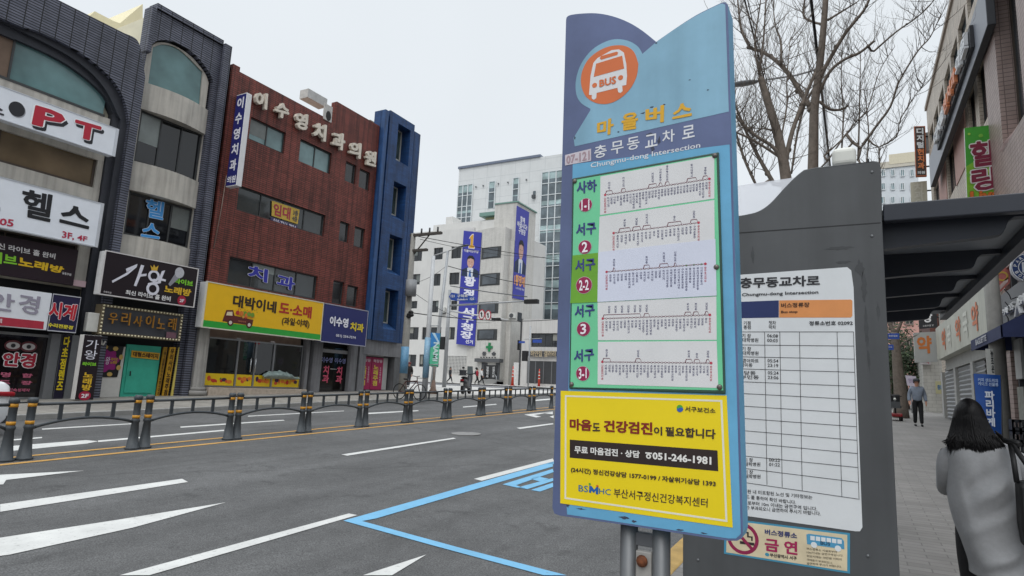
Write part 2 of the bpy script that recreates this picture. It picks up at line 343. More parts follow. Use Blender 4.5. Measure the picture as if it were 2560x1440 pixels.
for i, (x, y) in enumerate(smooth(kc, 5)):
    z = gz(y)+.15; rg.append([(x+.22, y, z-.3), (x+.22, y, z), (x-.05, y-.1, z), (x-.05, y-.1, z-.3)])
b.loft(rg, KS, sm=False); struct(b.build('kerb'))
# painted markings, a few millimetres of paint above the asphalt
WP = M('c2c2bf', .7, .12, 3, wear=('6a6a6a', .575)); BP = M('6ba4c6', .7, .10, 3, wear=('64686c', .585)); YPT = M('b98f4e', .8, .12, 3, wear=('77706a', .57))
def paint(name, polys, mat, h=.006):
    b = MB()
    for p in polys:
        pts = [(a if len(a) == 3 else tuple(G(*a))) for a in p]; pts = [(x, y) for x, y, _ in pts]
        a = sum(pts[i][0]*pts[(i+1) % len(pts)][1]-pts[(i+1) % len(pts)][0]*pts[i][1] for i in range(len(pts)))
        if a < 0: pts.reverse()
        t = geometry.tessellate_polygon([[Vector((x, y, 0)) for x, y in pts]]); T = []
        for q in t:
            A, B_, D = (pts[i] for i in q); T.append(q if (B_[0]-A[0])*(D[1]-A[1])-(D[0]-A[0])*(B_[1]-A[1]) > 0 else tuple(reversed(q)))
        b.add([(x, y, road(x, y)+h) for x, y in pts], T, mat)
    return struct(b.build(name))
def bar(x0, y0, x1, y1):
    ks = [y0]+[y for y in YS if y0 < y < y1]+[y1]
    return [(x1, y, 0) for y in ks]+[(x0, y, 0) for y in reversed(ks)]
    return [(x0, y0, 0), (x1, y0, 0), (x1, y1, 0), (x0, y1, 0)]
paint('lane_line', [[(0, 1262), (455, 1198), (470, 1206), (0, 1281)], [(853, 1137), (1133, 1095), (1140, 1097), (868, 1140)], [(1291, 1070), (1382, 1058.5), (1384, 1061), (1300, 1073)]]+[bar(-7.92, y, -7.8, y+3.6) for y in (23.5, 31, 38.5, 46)], WP)
paint('turn_arrow', [[(-40, 1352), (0, 1346), (300, 1300), (565, 1257), (330, 1321), (25, 1388), (-60, 1400)], [(-40, 1193), (0, 1188), (80, 1184), (210, 1177.5), (15, 1201), (8, 1212), (-40, 1214)], [(907, 1440), (1066, 1388), (980, 1440)]], WP)
g1, g2 = G(893, 1288), G(872, 1285)
paint('edge_line', [[(299, 1440), (872, 1285), (893, 1289), (373, 1440)], [(1185, 1198), (1382, 1147), (1385, 1154), (1204, 1203)], bar(-4.93, 11.5, -4.8, 40)], WP)
paint('bus_bay_line', [[(858, 1303), (905, 1290), (1382, 1155), (1382, 1167), (940, 1297.5), (905, 1304)], [(858, 1303), (905, 1304), (1150, 1371), (1417, 1440), (1360, 1440), (1100, 1370)], bar(-4.78, 10.2, -4.62, 24), bar(-2.6, 4.42, -1.6, 4.6)], BP)
paint('bay_lettering', [[(1256, 1212), (1382, 1173), (1384, 1181), (1290, 1214)], [(1293, 1220), (1382, 1196), (1384, 1203), (1318, 1224)], [(1256, 1212), (1290, 1214), (1318, 1224), (1293, 1220)], [(1326, 1198), (1345, 1192), (1372, 1198), (1350, 1205)], [(1327, 1226), (1382, 1208), (1384, 1218), (1350, 1230)]], BP)
paint('centre_line', [bar(-10.52, -10, -10.40, 75), bar(-11.12, -10, -11.0, 75)], YPT)
paint('far_lane_line', [[(0, 1118), (215, 1101), (245, 1104), (215, 1110), (0, 1131)], [(245, 1102), (560, 1075), (560, 1078), (245, 1106)], [(33, 1099), (105, 1093), (105, 1096), (33, 1102)], [(450, 1067), (708, 1050), (712, 1052), (452, 1070)], [(910, 1033), (1045, 1026), (1047, 1028), (915, 1036)], [(1157, 1017), (1240, 1010), (1242, 1012), (1158, 1019)], [(1336, 1000), (1382, 996), (1382, 999), (1336, 1003)], [(105, 1072), (345, 1058), (345, 1060), (105, 1075)], [(620, 1040), (860, 1027), (860, 1028.5), (620, 1042)]], WP)
paint('school_zone_lettering', [[(1310, 1037), (1382, 1029), (1382, 1031), (1335, 1038), (1353, 1042), (1340, 1044)], [(1350, 1033), (1382, 1030), (1382, 1036)], [(1374, 1042), (1384, 1039), (1384, 1046)]], WP)
mh = G(1165, 1085); b = MB(); b.loft([[(mh.x+r*math.cos(a*.2618), mh.y+r*math.sin(a*.2618), road(mh.x, mh.y)+.03*(r*math.sin(a*.2618))+h) for a in range(24)] for r, h in ((.36, .001), (.36, .012), (.33, .012), (.31, .006), (.1, .008))], M('7d7c7a', .6, .25, 8)); struct(b.build('manhole_cover'))
# ------------------------------------------------------------------ median guard fence
FX = -10.76; FP = XP(FX)
GR = M('3d4246', .55, .12, 8); OB = M('c98f2a', .5, .12, 12)
def fence_section(ya, yb, label, first=None):
    z0 = (road(FX, ya)+road(FX, yb))/2; t = thing('median_guard_fence', (FX, (ya+yb)/2, z0), label, 'guard fence', 'guard fence sections along the median')
    H = .9
    for y in (ya, yb):
        z = road(FX, y); b = MB(); pr = [(0, .115), (.03, .115), (.035, .095), (.25, .070), (.44, .056), (.455, .068), (.485, .068), (.5, .055), (.82, .055), (.83, .068), (.87, .068), (.9, .05), (.9, .001)]
        b.loft([[(FX+r*math.cos(k*.5236), y+r*math.sin(k*.5236), z+h) for k in range(12)] for h, r in pr], GR); p = b.build('post', t)
        p['_o'] = t['_o']
        for h in (.50, .755):
            c = MB(); c.loft([[(FX+r*math.cos(k*.5236), y+r*math.sin(k*.5236), z+hh) for k in range(12)] for hh, r in ((h+.012, .055), (h+.012, .0585), (h+.062, .0585), (h+.062, .055))], OB); c.build('reflective_band', p)
    f = lambda y: road(FX, y); L = yb-ya
    MB().tube([(FX, ya+.05, f(ya)+.80), (FX, yb-.05, f(yb)+.80)], .024, GR, 8).build('top_rail', t)
    arch = [(FX, ya+.05+(L-.1)*i/12, f(ya+L*i/12)+.455+.11*math.sin(math.pi*i/12)**.8) for i in range(13)]
    MB().tube(arch, .022, GR, 8).build('lower_rail', t)
    for i in (1, 2, 3):
        y = ya+L*i/4; MB().box((FX-.012, y-.028, f(y)+.5+.08*math.sin(math.pi*i/4)), (FX+.012, y+.028, f(y)+.79), GR).build('baluster', t)
    MB().tube([(FX, yb, f(yb)+.83), (FX, yb+.17, f(yb)+.835)], .012, GR, 6).build('link_bar', t)
SP = [(-190, 12), (60, 330), (360, 570), (590, 752), (768, 896), (912, 1012), (1024, 1110), (1122, 1197), (1207, 1263), (1274, 1323), (1334, 1378)]
LB = ['dark grey guard fence section cut off at the left edge of the photo', 'longest looking guard fence section in front of the optician shop, second from the left edge', 'guard fence section in front of the green door', 'guard fence section in front of the fruit shop window', 'guard fence section below the blue dental signboard corner', 'guard fence section in front of the magenta karaoke doors', 'guard fence section in front of the walking man in a red cap', 'guard fence section in front of the parked black scooter', 'guard fence section in front of the clinic steps', 'guard fence section in front of the narrow signal post and first traffic cone', 'guard fence section just left of the blue bus stop sign, smallest of the row']
for (a, c), l in zip(SP, LB):
    ya = FP.p(a, 1150-.0955*a)[0]; yb = FP.p(c, 1150-.0955*c)[0]; fence_section(ya, yb, l); LASTY = yb
# ------------------------------------------------------------------ left row: slate tiled building
L = XP(-21.5); LX = -21.5
SLATE = BR('6a6c7a', '5c5f6d', '17181d', .42, .085, 0, .018, rough=.5, streak=.2)
MARB = M('b9b4ab', .55, .16, 1.2, streak=.28); WHITE = M('d5d6d8', .45, .05, 3); FRM = M('3a3c3d', .5, .1); FRB = M('4a4038', .6, .15)
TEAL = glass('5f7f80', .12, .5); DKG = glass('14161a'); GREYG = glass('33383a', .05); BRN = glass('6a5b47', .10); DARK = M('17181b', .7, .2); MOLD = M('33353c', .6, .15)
zt = L.p(300, 87)[1]; yr, yq = L.p(345, 250)[0], L.p(357, 200)[1]; y0 = 2.0; gzl = far(LX, 9)-.5
t = thing('slate_tile_building', (LX-3, 8, far(LX, 8)), 'tall slate grey tiled building with arched windows on the left', 'building')
ytop = L.p(300, 87)[0]
out = [(y0, gzl), (yr, gzl), (yr, yq)]+smooth([(yr, yq), L.p(345, 148), L.p(333, 105), (ytop, zt)], 5)+[(y0, zt)]
hr = L.p(205, 700)[0]; hs_ = smooth([(y0+.5, L.p(0, 53)[1]+.1), L.p(0, 53), L.p(77, 80), L.p(150, 113), L.p(215, 153), L.p(275, 208), L.p(303, 262), L.p(313, 317)], 4)
hole = [(y0+.5, gzl+.3)]+hs_+[(hr+.9-.28, gzl+.3)]
hr2 = max(q[0] for q in hs_); hole[-1] = (hr2, gzl+.3)
MB().plate(L, [out, hole], SLATE, .25, .6).build('arch_wall', t)
inn = smooth([(y0+.8, L.p(0, 83)[1]+.1), L.p(0, 83), L.p(38, 97), L.p(147, 148), L.p(217, 196), L.p(262, 240), L.p(284, 285)], 4); hi2 = max(q[0] for q in inn)
inner = [(y0+.8, gzl+.3)]+inn+[(hi2, gzl+.3)]
mid = [(a[0]*.5+b_[0]*.5, a[1]*.5+b_[1]*.5) for a, b_ in zip([hole[0]]+smooth([hs_[0], hs_[len(hs_)//2], hs_[-1]], 12)+[hole[-1]], [inner[0]]+smooth([inn[0], inn[len(inn)//2], inn[-1]], 12)+[inner[-1]])]
MB().plate(L, [hole, mid], MOLD, .1, .3).plate(L, [mid, inner], MOLD, -.02, .3).build('arch_moulding', t)
bodyb = MB().box((LX-12, y0, gzl), (LX-.34, yr+.02, zt-.5), M('c9c4b0', .8, .1, 2)).build('rear_block', t)
# back wall of the arch: panels and windows, storey by storey
u = lambda x, y: L.p(x, y)[0]; v = lambda x, y: L.p(x, y)[1]
wl = y0+.6; wr = hi2-.02
vt1 = v(268, 275); vb1 = v(283, 322)
pane = [(wl, v(0, 187)), (u(268, 270)-.02, v(0, 187))]+[q for q in reversed(inn) if q[1] > v(0, 187)+.2 and q[0] < u(268, 270)]+[(wl, inn[0][1])]
f = MB().plate(L, pane, TEAL, -.16, .04).build('arched_window', t); MB().box((LX-.15, u(38, 140)-.06, v(0, 187)), (LX-.1, u(38, 140), inn[2][1]), FRM).box((LX-.16, wl, v(0, 187)-.04), (LX-.08, u(268, 270), v(0, 187)+.03), FRM).build('window_frame', f)
MB().plate(L, [(wl, v(0, 187)+.03), (u(38, 140)-.06, v(0, 187)+.03), (u(38, 140)-.06, inn[1][1]), (wl, inn[0][1])], M('6d5a4c', .7), -.13, .02).build('timber_panel', f)
zA = v(0, 187)-.04; zB = v(0, 330); zC = v(0, 452); zD = v(0, 590); zE = v(0, 685)
MB().plate(L, rc(wl, v(0, 302)-.2, wr, zA), MARB, -.10, .2).build('spandrel', t, bev=.01)
zw = v(235, 385); 
win(t, L, rc(wl, v(235, 466), u(242, 440), v(235, 380)), 3, FRB, BRN, .22, .06)
MB().plate(L, rc(u(242, 440)+.02, v(235, 480), wr, zA-1.2), MARB, -.11, .1).plate(L, rc(wl, v(235, 500), wr, v(235, 468)), MARB, -.09, .1).build('marble_jamb', t)
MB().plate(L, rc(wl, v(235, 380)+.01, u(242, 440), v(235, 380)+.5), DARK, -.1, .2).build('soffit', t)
win(t, L, rc(wl, v(195, 690), u(196, 650), v(195, 610)), 4, FRB, glass('241d18'), .22, .05)
MB().plate(L, rc(wl, v(195, 715), wr, v(195, 700)-.0), M('d9b9bf', .7, .08), -.06, .16).plate(L, rc(u(196, 650)+.02, v(195, 700), wr, v(195, 500)), MARB, -.11, .1).build('pink_band', t)
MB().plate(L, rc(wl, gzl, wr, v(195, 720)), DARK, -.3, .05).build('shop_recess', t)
# ground-floor optician
win(t, L, rc(wl, v(60, 1000), u(148, 900), v(130, 838)), 2, M('8b8d90', .35, .08, metal=.6), glass('150f12'), .12, .08, name='shop_window')
MB().plate(L, rc(wl, far(LX, 9)-.3, u(160, 1010), v(60, 1000)), M('b9aca0', .7, .15, 4), .05, .3).build('shop_plinth', t)
# stair bay
yb0 = u(350, 250); yb1 = u(572, 123); zb = v(500, 85); RP = u(545, 190)
ow = smooth([L.p(365, 140), L.p(378, 113), L.p(402, 100), L.p(440, 107), L.p(485, 135), L.p(520, 177), L.p(533, 205)], 5)
ho = [(ow[0][0]-.02, v(352, 263)-2)]+ow+[(ow[-1][0], v(352, 263)-2)]
out2 = [(yr+.01, gzl), (RP, gzl), (RP, v(520, 95)), (yr+.01, v(520, 95))]
hol2 = [(yr+.16, gzl+.2), (ow[0][0]-.02, v(362, 210))]+ow+[(ow[-1][0], gzl+.2)]
MB().plate(L, [out2, hol2], SLATE, .02, .4).build('bay_wall', t)
MB().plate(L, rc(RP-.0, gzl, yb1, v(572, 120)+.0), SLATE, .22, .62).build('pillar', t, bev=.015)
MB().plate(L, rc(yr-.02, v(365, 130), u(388, 30), v(375, 14)), SLATE, .12, .5).build('pillar', t, bev=.015)
MB().plate(L, rc(u(388, 30), v(520, 95), RP, v(520, 95)+.2), SLATE, .1, .5).build('parapet', t)
MB().box((LX-12, yr+.03, gzl), (LX-.36, yb1-.02, v(520, 95)-.3), M('c9c4b0', .8, .1, 2)).build('rear_block', t)
rg = smooth([L.p(370, 123), L.p(402, 104), L.p(440, 111), L.p(483, 139), L.p(517, 180), L.p(527, 205)], 5)
gl = smooth([L.p(388, 116), L.p(417, 109), L.p(458, 125), L.p(512, 178)], 6)
f = MB().plate(L, [L.p(377, 205)]+gl+[L.p(505, 262), L.p(440, 230)], TEAL, -.18, .03).build('arched_window', t)
MB().plate(L, [[(rg[0][0], v(362, 205)-.05)]+rg+[(rg[-1][0], v(362, 205)-.05)], [(L.p(377, 200)[0], v(362, 200))]+gl+[(L.p(507, 250)[0], v(362, 200))]], MARB, -.13, .1).build('window_frame', f)
def bow(q, name, bulge=.28, off=-.12):   # convex marble spandrel
    b = MB(); rings = []
    us = [q[0][0], q[1][0]]; vt, vb = q[0][1], q[2][1]
    for i in range(13):
        s = i/12; y = us[0]*(1-s)+us[1]*s; o = off+bulge*math.sin(math.pi*s)
        rings.append([(LX+o, y, vb), (LX+o+.0, y, vt), (LX-.3, y, vt), (LX-.3, y, vb)])
    b.loft(rings, MARB, sm=False); return b.build(name, t)
bl = yr+.14; br = RP-.06
bow(rc(bl, v(352, 268), br, v(362, 202)), 'spandrel'); bow(rc(bl, v(326, 397), br, v(335, 335) if 0 else v(342, 398)+0), 'spandrel') if 0 else None
win(t, L, rc(bl+.12, v(342, 402), br-.16, v(356, 270)), 3, FRM, DKG, .25, .06)
bow(rc(bl, v(318, 470), br, v(342, 402)), 'spandrel')
win(t, L, rc(bl+.12, v(311, 582), br-.16, v(322, 474)), 3, FRM, DKG, .25, .06)
bow(rc(bl, v(285, 655), br, v(311, 584)), 'spandrel')
for s_ in ((bl-.02, bl+.1), (br-.14, br+.02)): MB().plate(L, rc(s_[0], v(285, 655), s_[1], v(362, 202)), MARB, -.16, .1).build('marble_jamb', t)
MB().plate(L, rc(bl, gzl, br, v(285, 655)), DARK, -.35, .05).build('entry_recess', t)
GD = M('3aa890', .45, .12, 3)
d = MB().plate(L, rc(u(305, 990), far(LX, 12), u(392, 990), v(318, 860)), GD, -.12, .06).plate(L, rc(u(318, 950), far(LX, 12)+.15, u(386, 950), v(330, 872)), GD, -.09, .03).build('door', t)
MB().tube([L.at(u(328, 925), v(328, 928), -.03), L.at(u(328, 925), v(325, 940), -.02)], .02, DARK, 6).build('handle', d)
MB().plate(L, rc(u(232, 995), far(LX, 12)-.05, u(303, 990), v(245, 862)), M('c9c7c2', .6, .08, 3), -.14, .05).build('side_panel', t)
q = L.q((332, 876), (402, 883), (399, 900), (330, 893)); s = MB().plate(L, q, M('c99a2a', .5), -.05, .02); s.txt(L, '대형스테이지', sub(q, .05, .15, .95, .85), M('3a1d12'), -.044, .05); s.build('door_plate', t)
q = L.q((250, 862), (315, 866), (298, 943), (236, 943)); b = MB().plate(L, q, M('17171b', .5), -.11, .02)
c_ = sub(q, .46, .48, .46, .48)[0]; bl_ = []
for i in range(40): a = 6.28319*i/40; r = .36+.05*math.sin(a*7+1); bl_.append((c_[0]+r*math.cos(a)*.95, c_[1]+r*math.sin(a)*.95))
b.plate(L, bl_, M('8c1a70', .5), -.104, .003)
for i in range(8): a = 6.28319*i/8+.3; b.plate(L, ell(c_[0]+.44*math.cos(a), c_[1]+.46*math.sin(a), .06+.03*abs(math.sin(a)), .06+.03*abs(math.cos(a)), 12), M('c2a25a', .5), -.1, .003)
b.txt(L, '가왕', sub(q, .2, .36, .55, .6), M('e8e4ee'), -.096, .0).txt(L, '라이브\n노래방', sub(q, .58, .38, .85, .58), M('c8a030'), -.096, .03); b.build('poster', t)
for i, (x0, x1, hx) in enumerate(((402, 414, 'a87f20'), (416, 434, 'b98d22'), (437, 460, 'd8c568'))):
    q = L.q((x0+10, 868), (x1+7, 868), (x1-14, 992), (x0-10, 992)); s = MB().plate(L, q, M(hx, .5), -.05+.03*i, .05); s.txt(L, ('\n'.join('그때그집원조아가씨항시대기'), '\n'.join('우리사이노래주점'), '\n'.join('대형스테이지완비아가씨항시대기'))[i], sub(q, .15, .03, .85, .97), M(('4a3510', '3a2410', '6a3a20')[i]), -.044+.03*i, .04); s.build('sign_strip', t)
# fluted column at the corner with the brick building
b = MB(); cx, cy = LX+.05, (L.p(500, 900)[0]+L.p(484, 900)[0])/2+.05; zc0, zc1 = far(LX, cy), v(500, 800); nn = 32
b.loft([[(cx+(r+(.015 if k % 2 else 0))*math.cos(k*.19635), cy+(r+(.015 if k % 2 else 0))*math.sin(k*.19635), z) for k in range(nn)] for z, r in ((zc0+.3, .27), (zc1-.2, .24))], M('a8a5a0', .7, .12, 3, streak=.3), sm=False)
for z, r, h in ((zc0, .4, .18), (zc0+.18, .34, .12), (zc1-.2, .3, .08), (zc1-.1, .34, .1), (zc1+.05, .28, .3), (zc1+.35, .33, .12)): b.loft([[(cx+r*math.cos(k*.19635), cy+r*math.sin(k*.19635), z+hh) for k in range(nn)] for hh in (0, h)], M('8d8a86', .7, .12, 3))
tag(b.build('fluted_column'), 'grey fluted column between the karaoke entrance and the fruit shop', 'column')
# cream penthouse behind the slate parapet
b = MB(); CR = M('d8cfae', .8, .06, 2)
pz = Plane((-25.5, 0, 0), (0, 1, 0), (1, 0, 0))
b.plate(pz, pz.q((217, 47), (237, 28), (283, 52), (300, 58), (357, 10), (356, 130), (200, 90)), CR, 0, 5)
tag(b.build('rooftop_penthouse'), 'cream painted rooftop stair house behind the slate grey parapet', 'penthouse')
# ------------------------------------------------------------------ signs on the slate building
def sign(name, pl, quad, hexc, lift, d, label, cat='sign', side=None, group=None, frame=None):
    c = [sum(q[i] for q in quad)/4 for i in (0, 1)]; t = thing(name, pl.at(c[0], min(q[1] for q in quad), lift-d), label, cat, group)
    MB().plate(pl, quad, M(hexc, .4, .04, 3), lift, d, side=side).build('panel', t, bev=.012)
    if frame:
        q = quad; MB().plate(pl, [sub(q, -.006, -.012, 1.006, 1.012), sub(q, .006, .012, .994, .988)], M(frame, .5), lift+.012, .02).build('frame', t)
    return t
def let(t, pl, lift, items, name='lettering'):
    for it in items: s, q, h, bo = it[:4]; o = MB().txt(pl, s, q, M(h, .5, .03), lift, bo, **(it[4] if len(it) > 4 else {})).build(name, t)
    return o
SW = M('c6c8cc', .4, .06)
L.pl = .55
q = L.q((-260, 160), (295, 323), (283, 390), (-260, 235)); z1, z0 = v(295, 323), v(283, 390); y1 = u(289, 355); q = rc(y0+.8, z0, y1, z1)
t = sign('signboard', L, q, 'dfe3ea', .55, .3, 'long white gym signboard with red PT letters under the arched window', frame='c3c7ce')
PQ, TQ = L.q((88, 262), (165, 285), (158, 332), (78, 311)), L.q((188, 298), (254, 317), (247, 358), (182, 340))
sh_ = lambda q_, du, dv: [(a+du, c+dv) for a, c in q_]
let(t, L, .553, [('P', sh_(PQ, .07, -.09), '25262c', .05, dict(out=.02)), ('T', sh_(TQ, .07, -.09), '25262c', .05, dict(out=.02))])
let(t, L, .557, [('P', PQ, 'f0f1f3', .05, dict(out=.025)), ('T', TQ, 'f0f1f3', .05, dict(out=.025))])
let(t, L, .562, [('P', PQ, 'b02438', .05), ('T', TQ, 'b02438', .05)])
MB().plate(L, ell(*L.p(42, 273), .2, .22), M('25262c'), .556, .003).plate(L, ell(*L.p(44, 276), .2, .22), M('9a9ca4'), .554, .002).build('dot_mark', t)
let(t, L, .558, [('스', L.q((-60, 220), (10, 262), (10, 290), (-60, 270)), '33343c', .03)])
q = rc(y0+.8, v(240, 617), u(249, 560), v(258, 510))
t = sign('signboard', L, q, 'dfe3ea', .55, .3, 'white gym signboard with large black Korean letters and red 3F, 4F', frame='b9bcc2')
let(t, L, .556, [('헬', L.q((56, 470), (135, 488), (125, 556), (53, 540)), '1d1e22', .03), ('스', L.q((150, 505), (228, 526), (222, 574), (148, 556)), '1d1e22', .04), ('05', L.q((0, 545), (35, 549), (33, 568), (-3, 562)), 'b02a48', .03), ('3F, 4F', L.q((156, 577), (219, 592), (217, 606), (154, 597)), 'b02a48', .03), ('트', L.q((-90, 430), (0, 455), (0, 530), (-90, 515)), '1d1e22', .05)])
L.pl = .2
q = rc(y0+1.2, v(183, 714), u(190, 670), v(192, 625))
t = sign('signboard', L, q, '241820', .2, .12, 'dark karaoke banner sign with green and yellow letters below the black lettered gym board')
let(t, L, .206, [('신 라이브 홀 완비', L.q((-5, 606), (139, 634), (137, 648), (-5, 622)), 'd8d6d6', .02), ('이브', L.q((-25, 625), (44, 640), (42, 665), (-27, 656)), '7fbf2f', .05), ('노래방', L.q((45, 640), (162, 668), (156, 684), (45, 666)), 'd8b020', .06), ('유흥주점', L.q((155, 679), (178, 684), (177, 690), (155, 686)), 'c9c6c6', .02)])
L.pl = .5
q = rc(y0+.8, v(110, 825), u(125, 770), v(127, 733))
t = sign('signboard', L, q, 'd9dbe0', .5, .35, 'white optician signboard with silver grey letters and a red stripe')
let(t, L, .515, [('안', L.q((-30, 725), (38, 738), (34, 780), (-30, 772)), '8f8a98', .02, dict(d=.05)), ('경', L.q((48, 733), (102, 742), (94, 790), (46, 778)), '8f8a98', .02, dict(d=.05))])
MB().plate(L, [L.p(-20, 790), L.p(110, 804), L.p(108, 823), L.p(-20, 812)], M('a52a3c'), .505, .004).build('stripe', t); let(t, L, .51, [('계', L.q((-12, 795), (5, 797), (4, 808), (-12, 806)), 'd9c8c8', .02)])
L.pl = .52
q = rc(u(126, 770)+.02, v(200, 833), u(195, 790), v(202, 744))
t = sign('signboard', L, q, '221f3f', .52, .37, 'dark navy watch repair signboard with red and yellow letters', frame='b9bac0')
let(t, L, .53, [('시계', L.q((123, 752), (194, 762), (185, 802), (120, 796)), 'e6dfe4', .05, dict(out=.03)), ('수리전문점', L.q((120, 806), (183, 815), (180, 824), (119, 817)), 'd8c83a', .05)])
let(t, L, .536, [('시계', L.q((123, 752), (194, 762), (185, 802), (120, 796)), 'b3202f', .05)])
L.pl = 0
# optician window lettering and vertical lens sign
so_ = thing('window_decal', L.at(u(60, 950), v(60, 990), -.11), 'red and white optician lettering with two eyes stuck on the shop window', 'window lettering')
let(so_, L, -.10, [('안경', L.q((13, 880), (96, 884), (90, 921), (8, 915)), 'e8e4e6', .06, dict(out=.05)), ('명   함', L.q((7, 930), (88, 935), (84, 945), (5, 943)), 'b8607a', .05), ('도   장', L.q((2, 949), (86, 953), (83, 963), (1, 961)), 'b8607a', .05), ('고인속성제작', L.q((15, 970), (80, 972), (78, 980), (14, 979)), 'b8607a', .03)])
let(so_, L, -.094, [('안경', L.q((13, 880), (96, 884), (90, 921), (8, 915)), 'a01c34', .06)])
for x in (37, 76):
    MB().plate(L, ell(*L.p(x, 864 if x < 50 else 867), .22, .16), M('5a2830'), -.098, .003).plate(L, ell(*L.p(x, 864 if x < 50 else 867), .17, .1), M('b9b4b4'), -.094, .003).plate(L, ell(*L.p(x, 864 if x < 50 else 867), .06, .06), M('2c2a2e'), -.090, .003).build('eye_mark', so_)
L.pl = .12
q = L.q((157, 835), (177, 837), (146, 998), (128, 998)); q = rc(u(150, 960)-.13, v(130, 1000), u(150, 960)+.13, v(165, 836))
t = sign('sign_strip', L, q, '1f1c30', .12, .1, 'narrow dark upright lens sign with yellow letters beside the optician window', side=M('8d8f92', .4, .1, metal=.5)); let(t, L, .126, [('\n'.join('다초점렌즈'), sub(q, .15, .03, .85, .85), 'd6bd22', .05)])
MB().plate(L, rc(u(150, 960)+.16, v(130, 1000), u(150, 960)+.36, v(165, 836)), M('7f8184', .4, .08, metal=.5), .1, .2).plate(L, rc(u(150, 960)-.42, v(130, 1000), u(150, 960)-.16, v(165, 836)), M('7f8184', .4, .08, metal=.5), .1, .2).build('metal_jamb', t)
# karaoke board
L.pl = .75
q = rc(u(255, 690), v(482, 768), u(490, 720), v(268, 627))
t = sign('signboard', L, q, '1d141b', .75, .35, 'large black karaoke signboard with white brush letters, gold crown and microphone', side=M('d8d8d8', .4), frame='c9c5c4')
KQ = L.q((268, 627), (497, 673), (482, 768), (247, 734))
def kq(x0, y0_, x1, y1_): return L.r(x0, y0_, x1, y1_)
b = MB(); LW = M('d5d4de', .4, .1); li = .765
for st in [((314, 672), (343, 660), (341, 668), (318, 687), (281, 707), (279, 702), (309, 686), (333, 670), (316, 680)), ((352, 662), (360, 664), (350, 692), (340, 716), (334, 714), (343, 690)), ((347, 686), (366, 684), (365, 690), (346, 692)), ((369, 708), (402, 702), (401, 708), (370, 714)), ((404, 678), (412, 676), (400, 706), (393, 706)), ((396, 694), (414, 699), (413, 704), (394, 700))]: li += .001; b.plate(L, L.q(*st), LW, li, .006)
for cxy, r in ((L.p(384, 690), .2), (L.p(381, 722), .22)): li += .001; b.plate(L, ring(L, cxy, r, r*.6), LW, li, .006)
b.plate(L, L.q((383, 697), (389, 698), (386, 708), (380, 708)), LW, li+.001, .006)
b.build('lettering', t)
MB().plate(L, L.q((378, 676), (375, 663), (381, 669), (384, 661), (388, 669), (395, 664), (392, 677)), M('c9a43a', .4), .776, .004).build('crown_mark', t)
MB().plate(L, ell(*L.p(448, 682), .17, .19), M('b9b9bf', .3, .2, 30), .7745, .004).plate(L, L.q((437, 684), (446, 696), (424, 716), (420, 710)), M('8d8d94', .3), .7725, .004).build('microphone_mark', t)
let(t, L, .76, [('라이브', L.q((436, 694), (483, 703), (481, 717), (435, 708)), '7ec832', .05), ('노래방', L.q((411, 712), (479, 724), (475, 742), (410, 731)), 'd0a82a', .06), ('최신 라이브 홀 완비', L.q((314, 724), (427, 741), (425, 754), (313, 736)), 'd8d6d6', .03), ('유흥주점', L.q((259, 726), (278, 730), (277, 735), (258, 731)), 'b9b4b6', .02)])
MB().plate(L, ell(*L.p(454, 751), .16, .17), M('9c1838'), .76, .004).txt(L, '2F', L.q((449, 747), (460, 748), (459, 756), (448, 755)), M('e6dfe4'), .766, .03).build('floor_mark', t)
# marquee with bulbs
L.pl = .5
q = rc(u(256, 800), v(440, 845), u(461, 815), v(268, 760)); q = L.q((265, 760), (463, 795), (450, 855), (252, 832)); q = rc(q[0][0]-.12, q[3][1]-.05, q[1][0]-.1, q[1][1]+.12)
t = sign('marquee_sign', L, q, '3b3d42', .5, .35, 'dark theatre style marquee with bulb rows and broken bronze letters', side=M('6a604e', .6)); bz = M('a8772f', .4, .3, 6, metal=.3)
W_ = q[1][0]-q[0][0]; H_ = q[0][1]-q[3][1]; bulb = M('d8cfae', .3)
b = MB().plate(L, [q, sub(q, .035, .09, .965, .91)], M('6d6350', .6, .2), .53, .06).build('bulb_frame', t)
for i in range(25):
    for tt in (.045, .955): MB().ball(L.at(*sub(q, .02+.96*i/24, tt, 1, 1)[0], .545), .032, bulb, 6, 4).build('bulb', t)
for i in range(7):
    for s_ in (.018, .982): MB().ball(L.at(*sub(q, s_, .14+.72*i/6, 1, 1)[0], .545), .032, bulb, 6, 4).build('bulb', t)
for i, ch in enumerate('우리사이노래'): MB().txt(L, ch, sub(q, .08+.145*i, .25-.06*(i % 2), .18+.145*i, .62), bz, .6, .0, d=.05).build('letter', t)
MB().plate(L, sub(q, .8, .7, .93, .92), M('6a4a55', .6, .2), .56, .01).build('plaque', t)
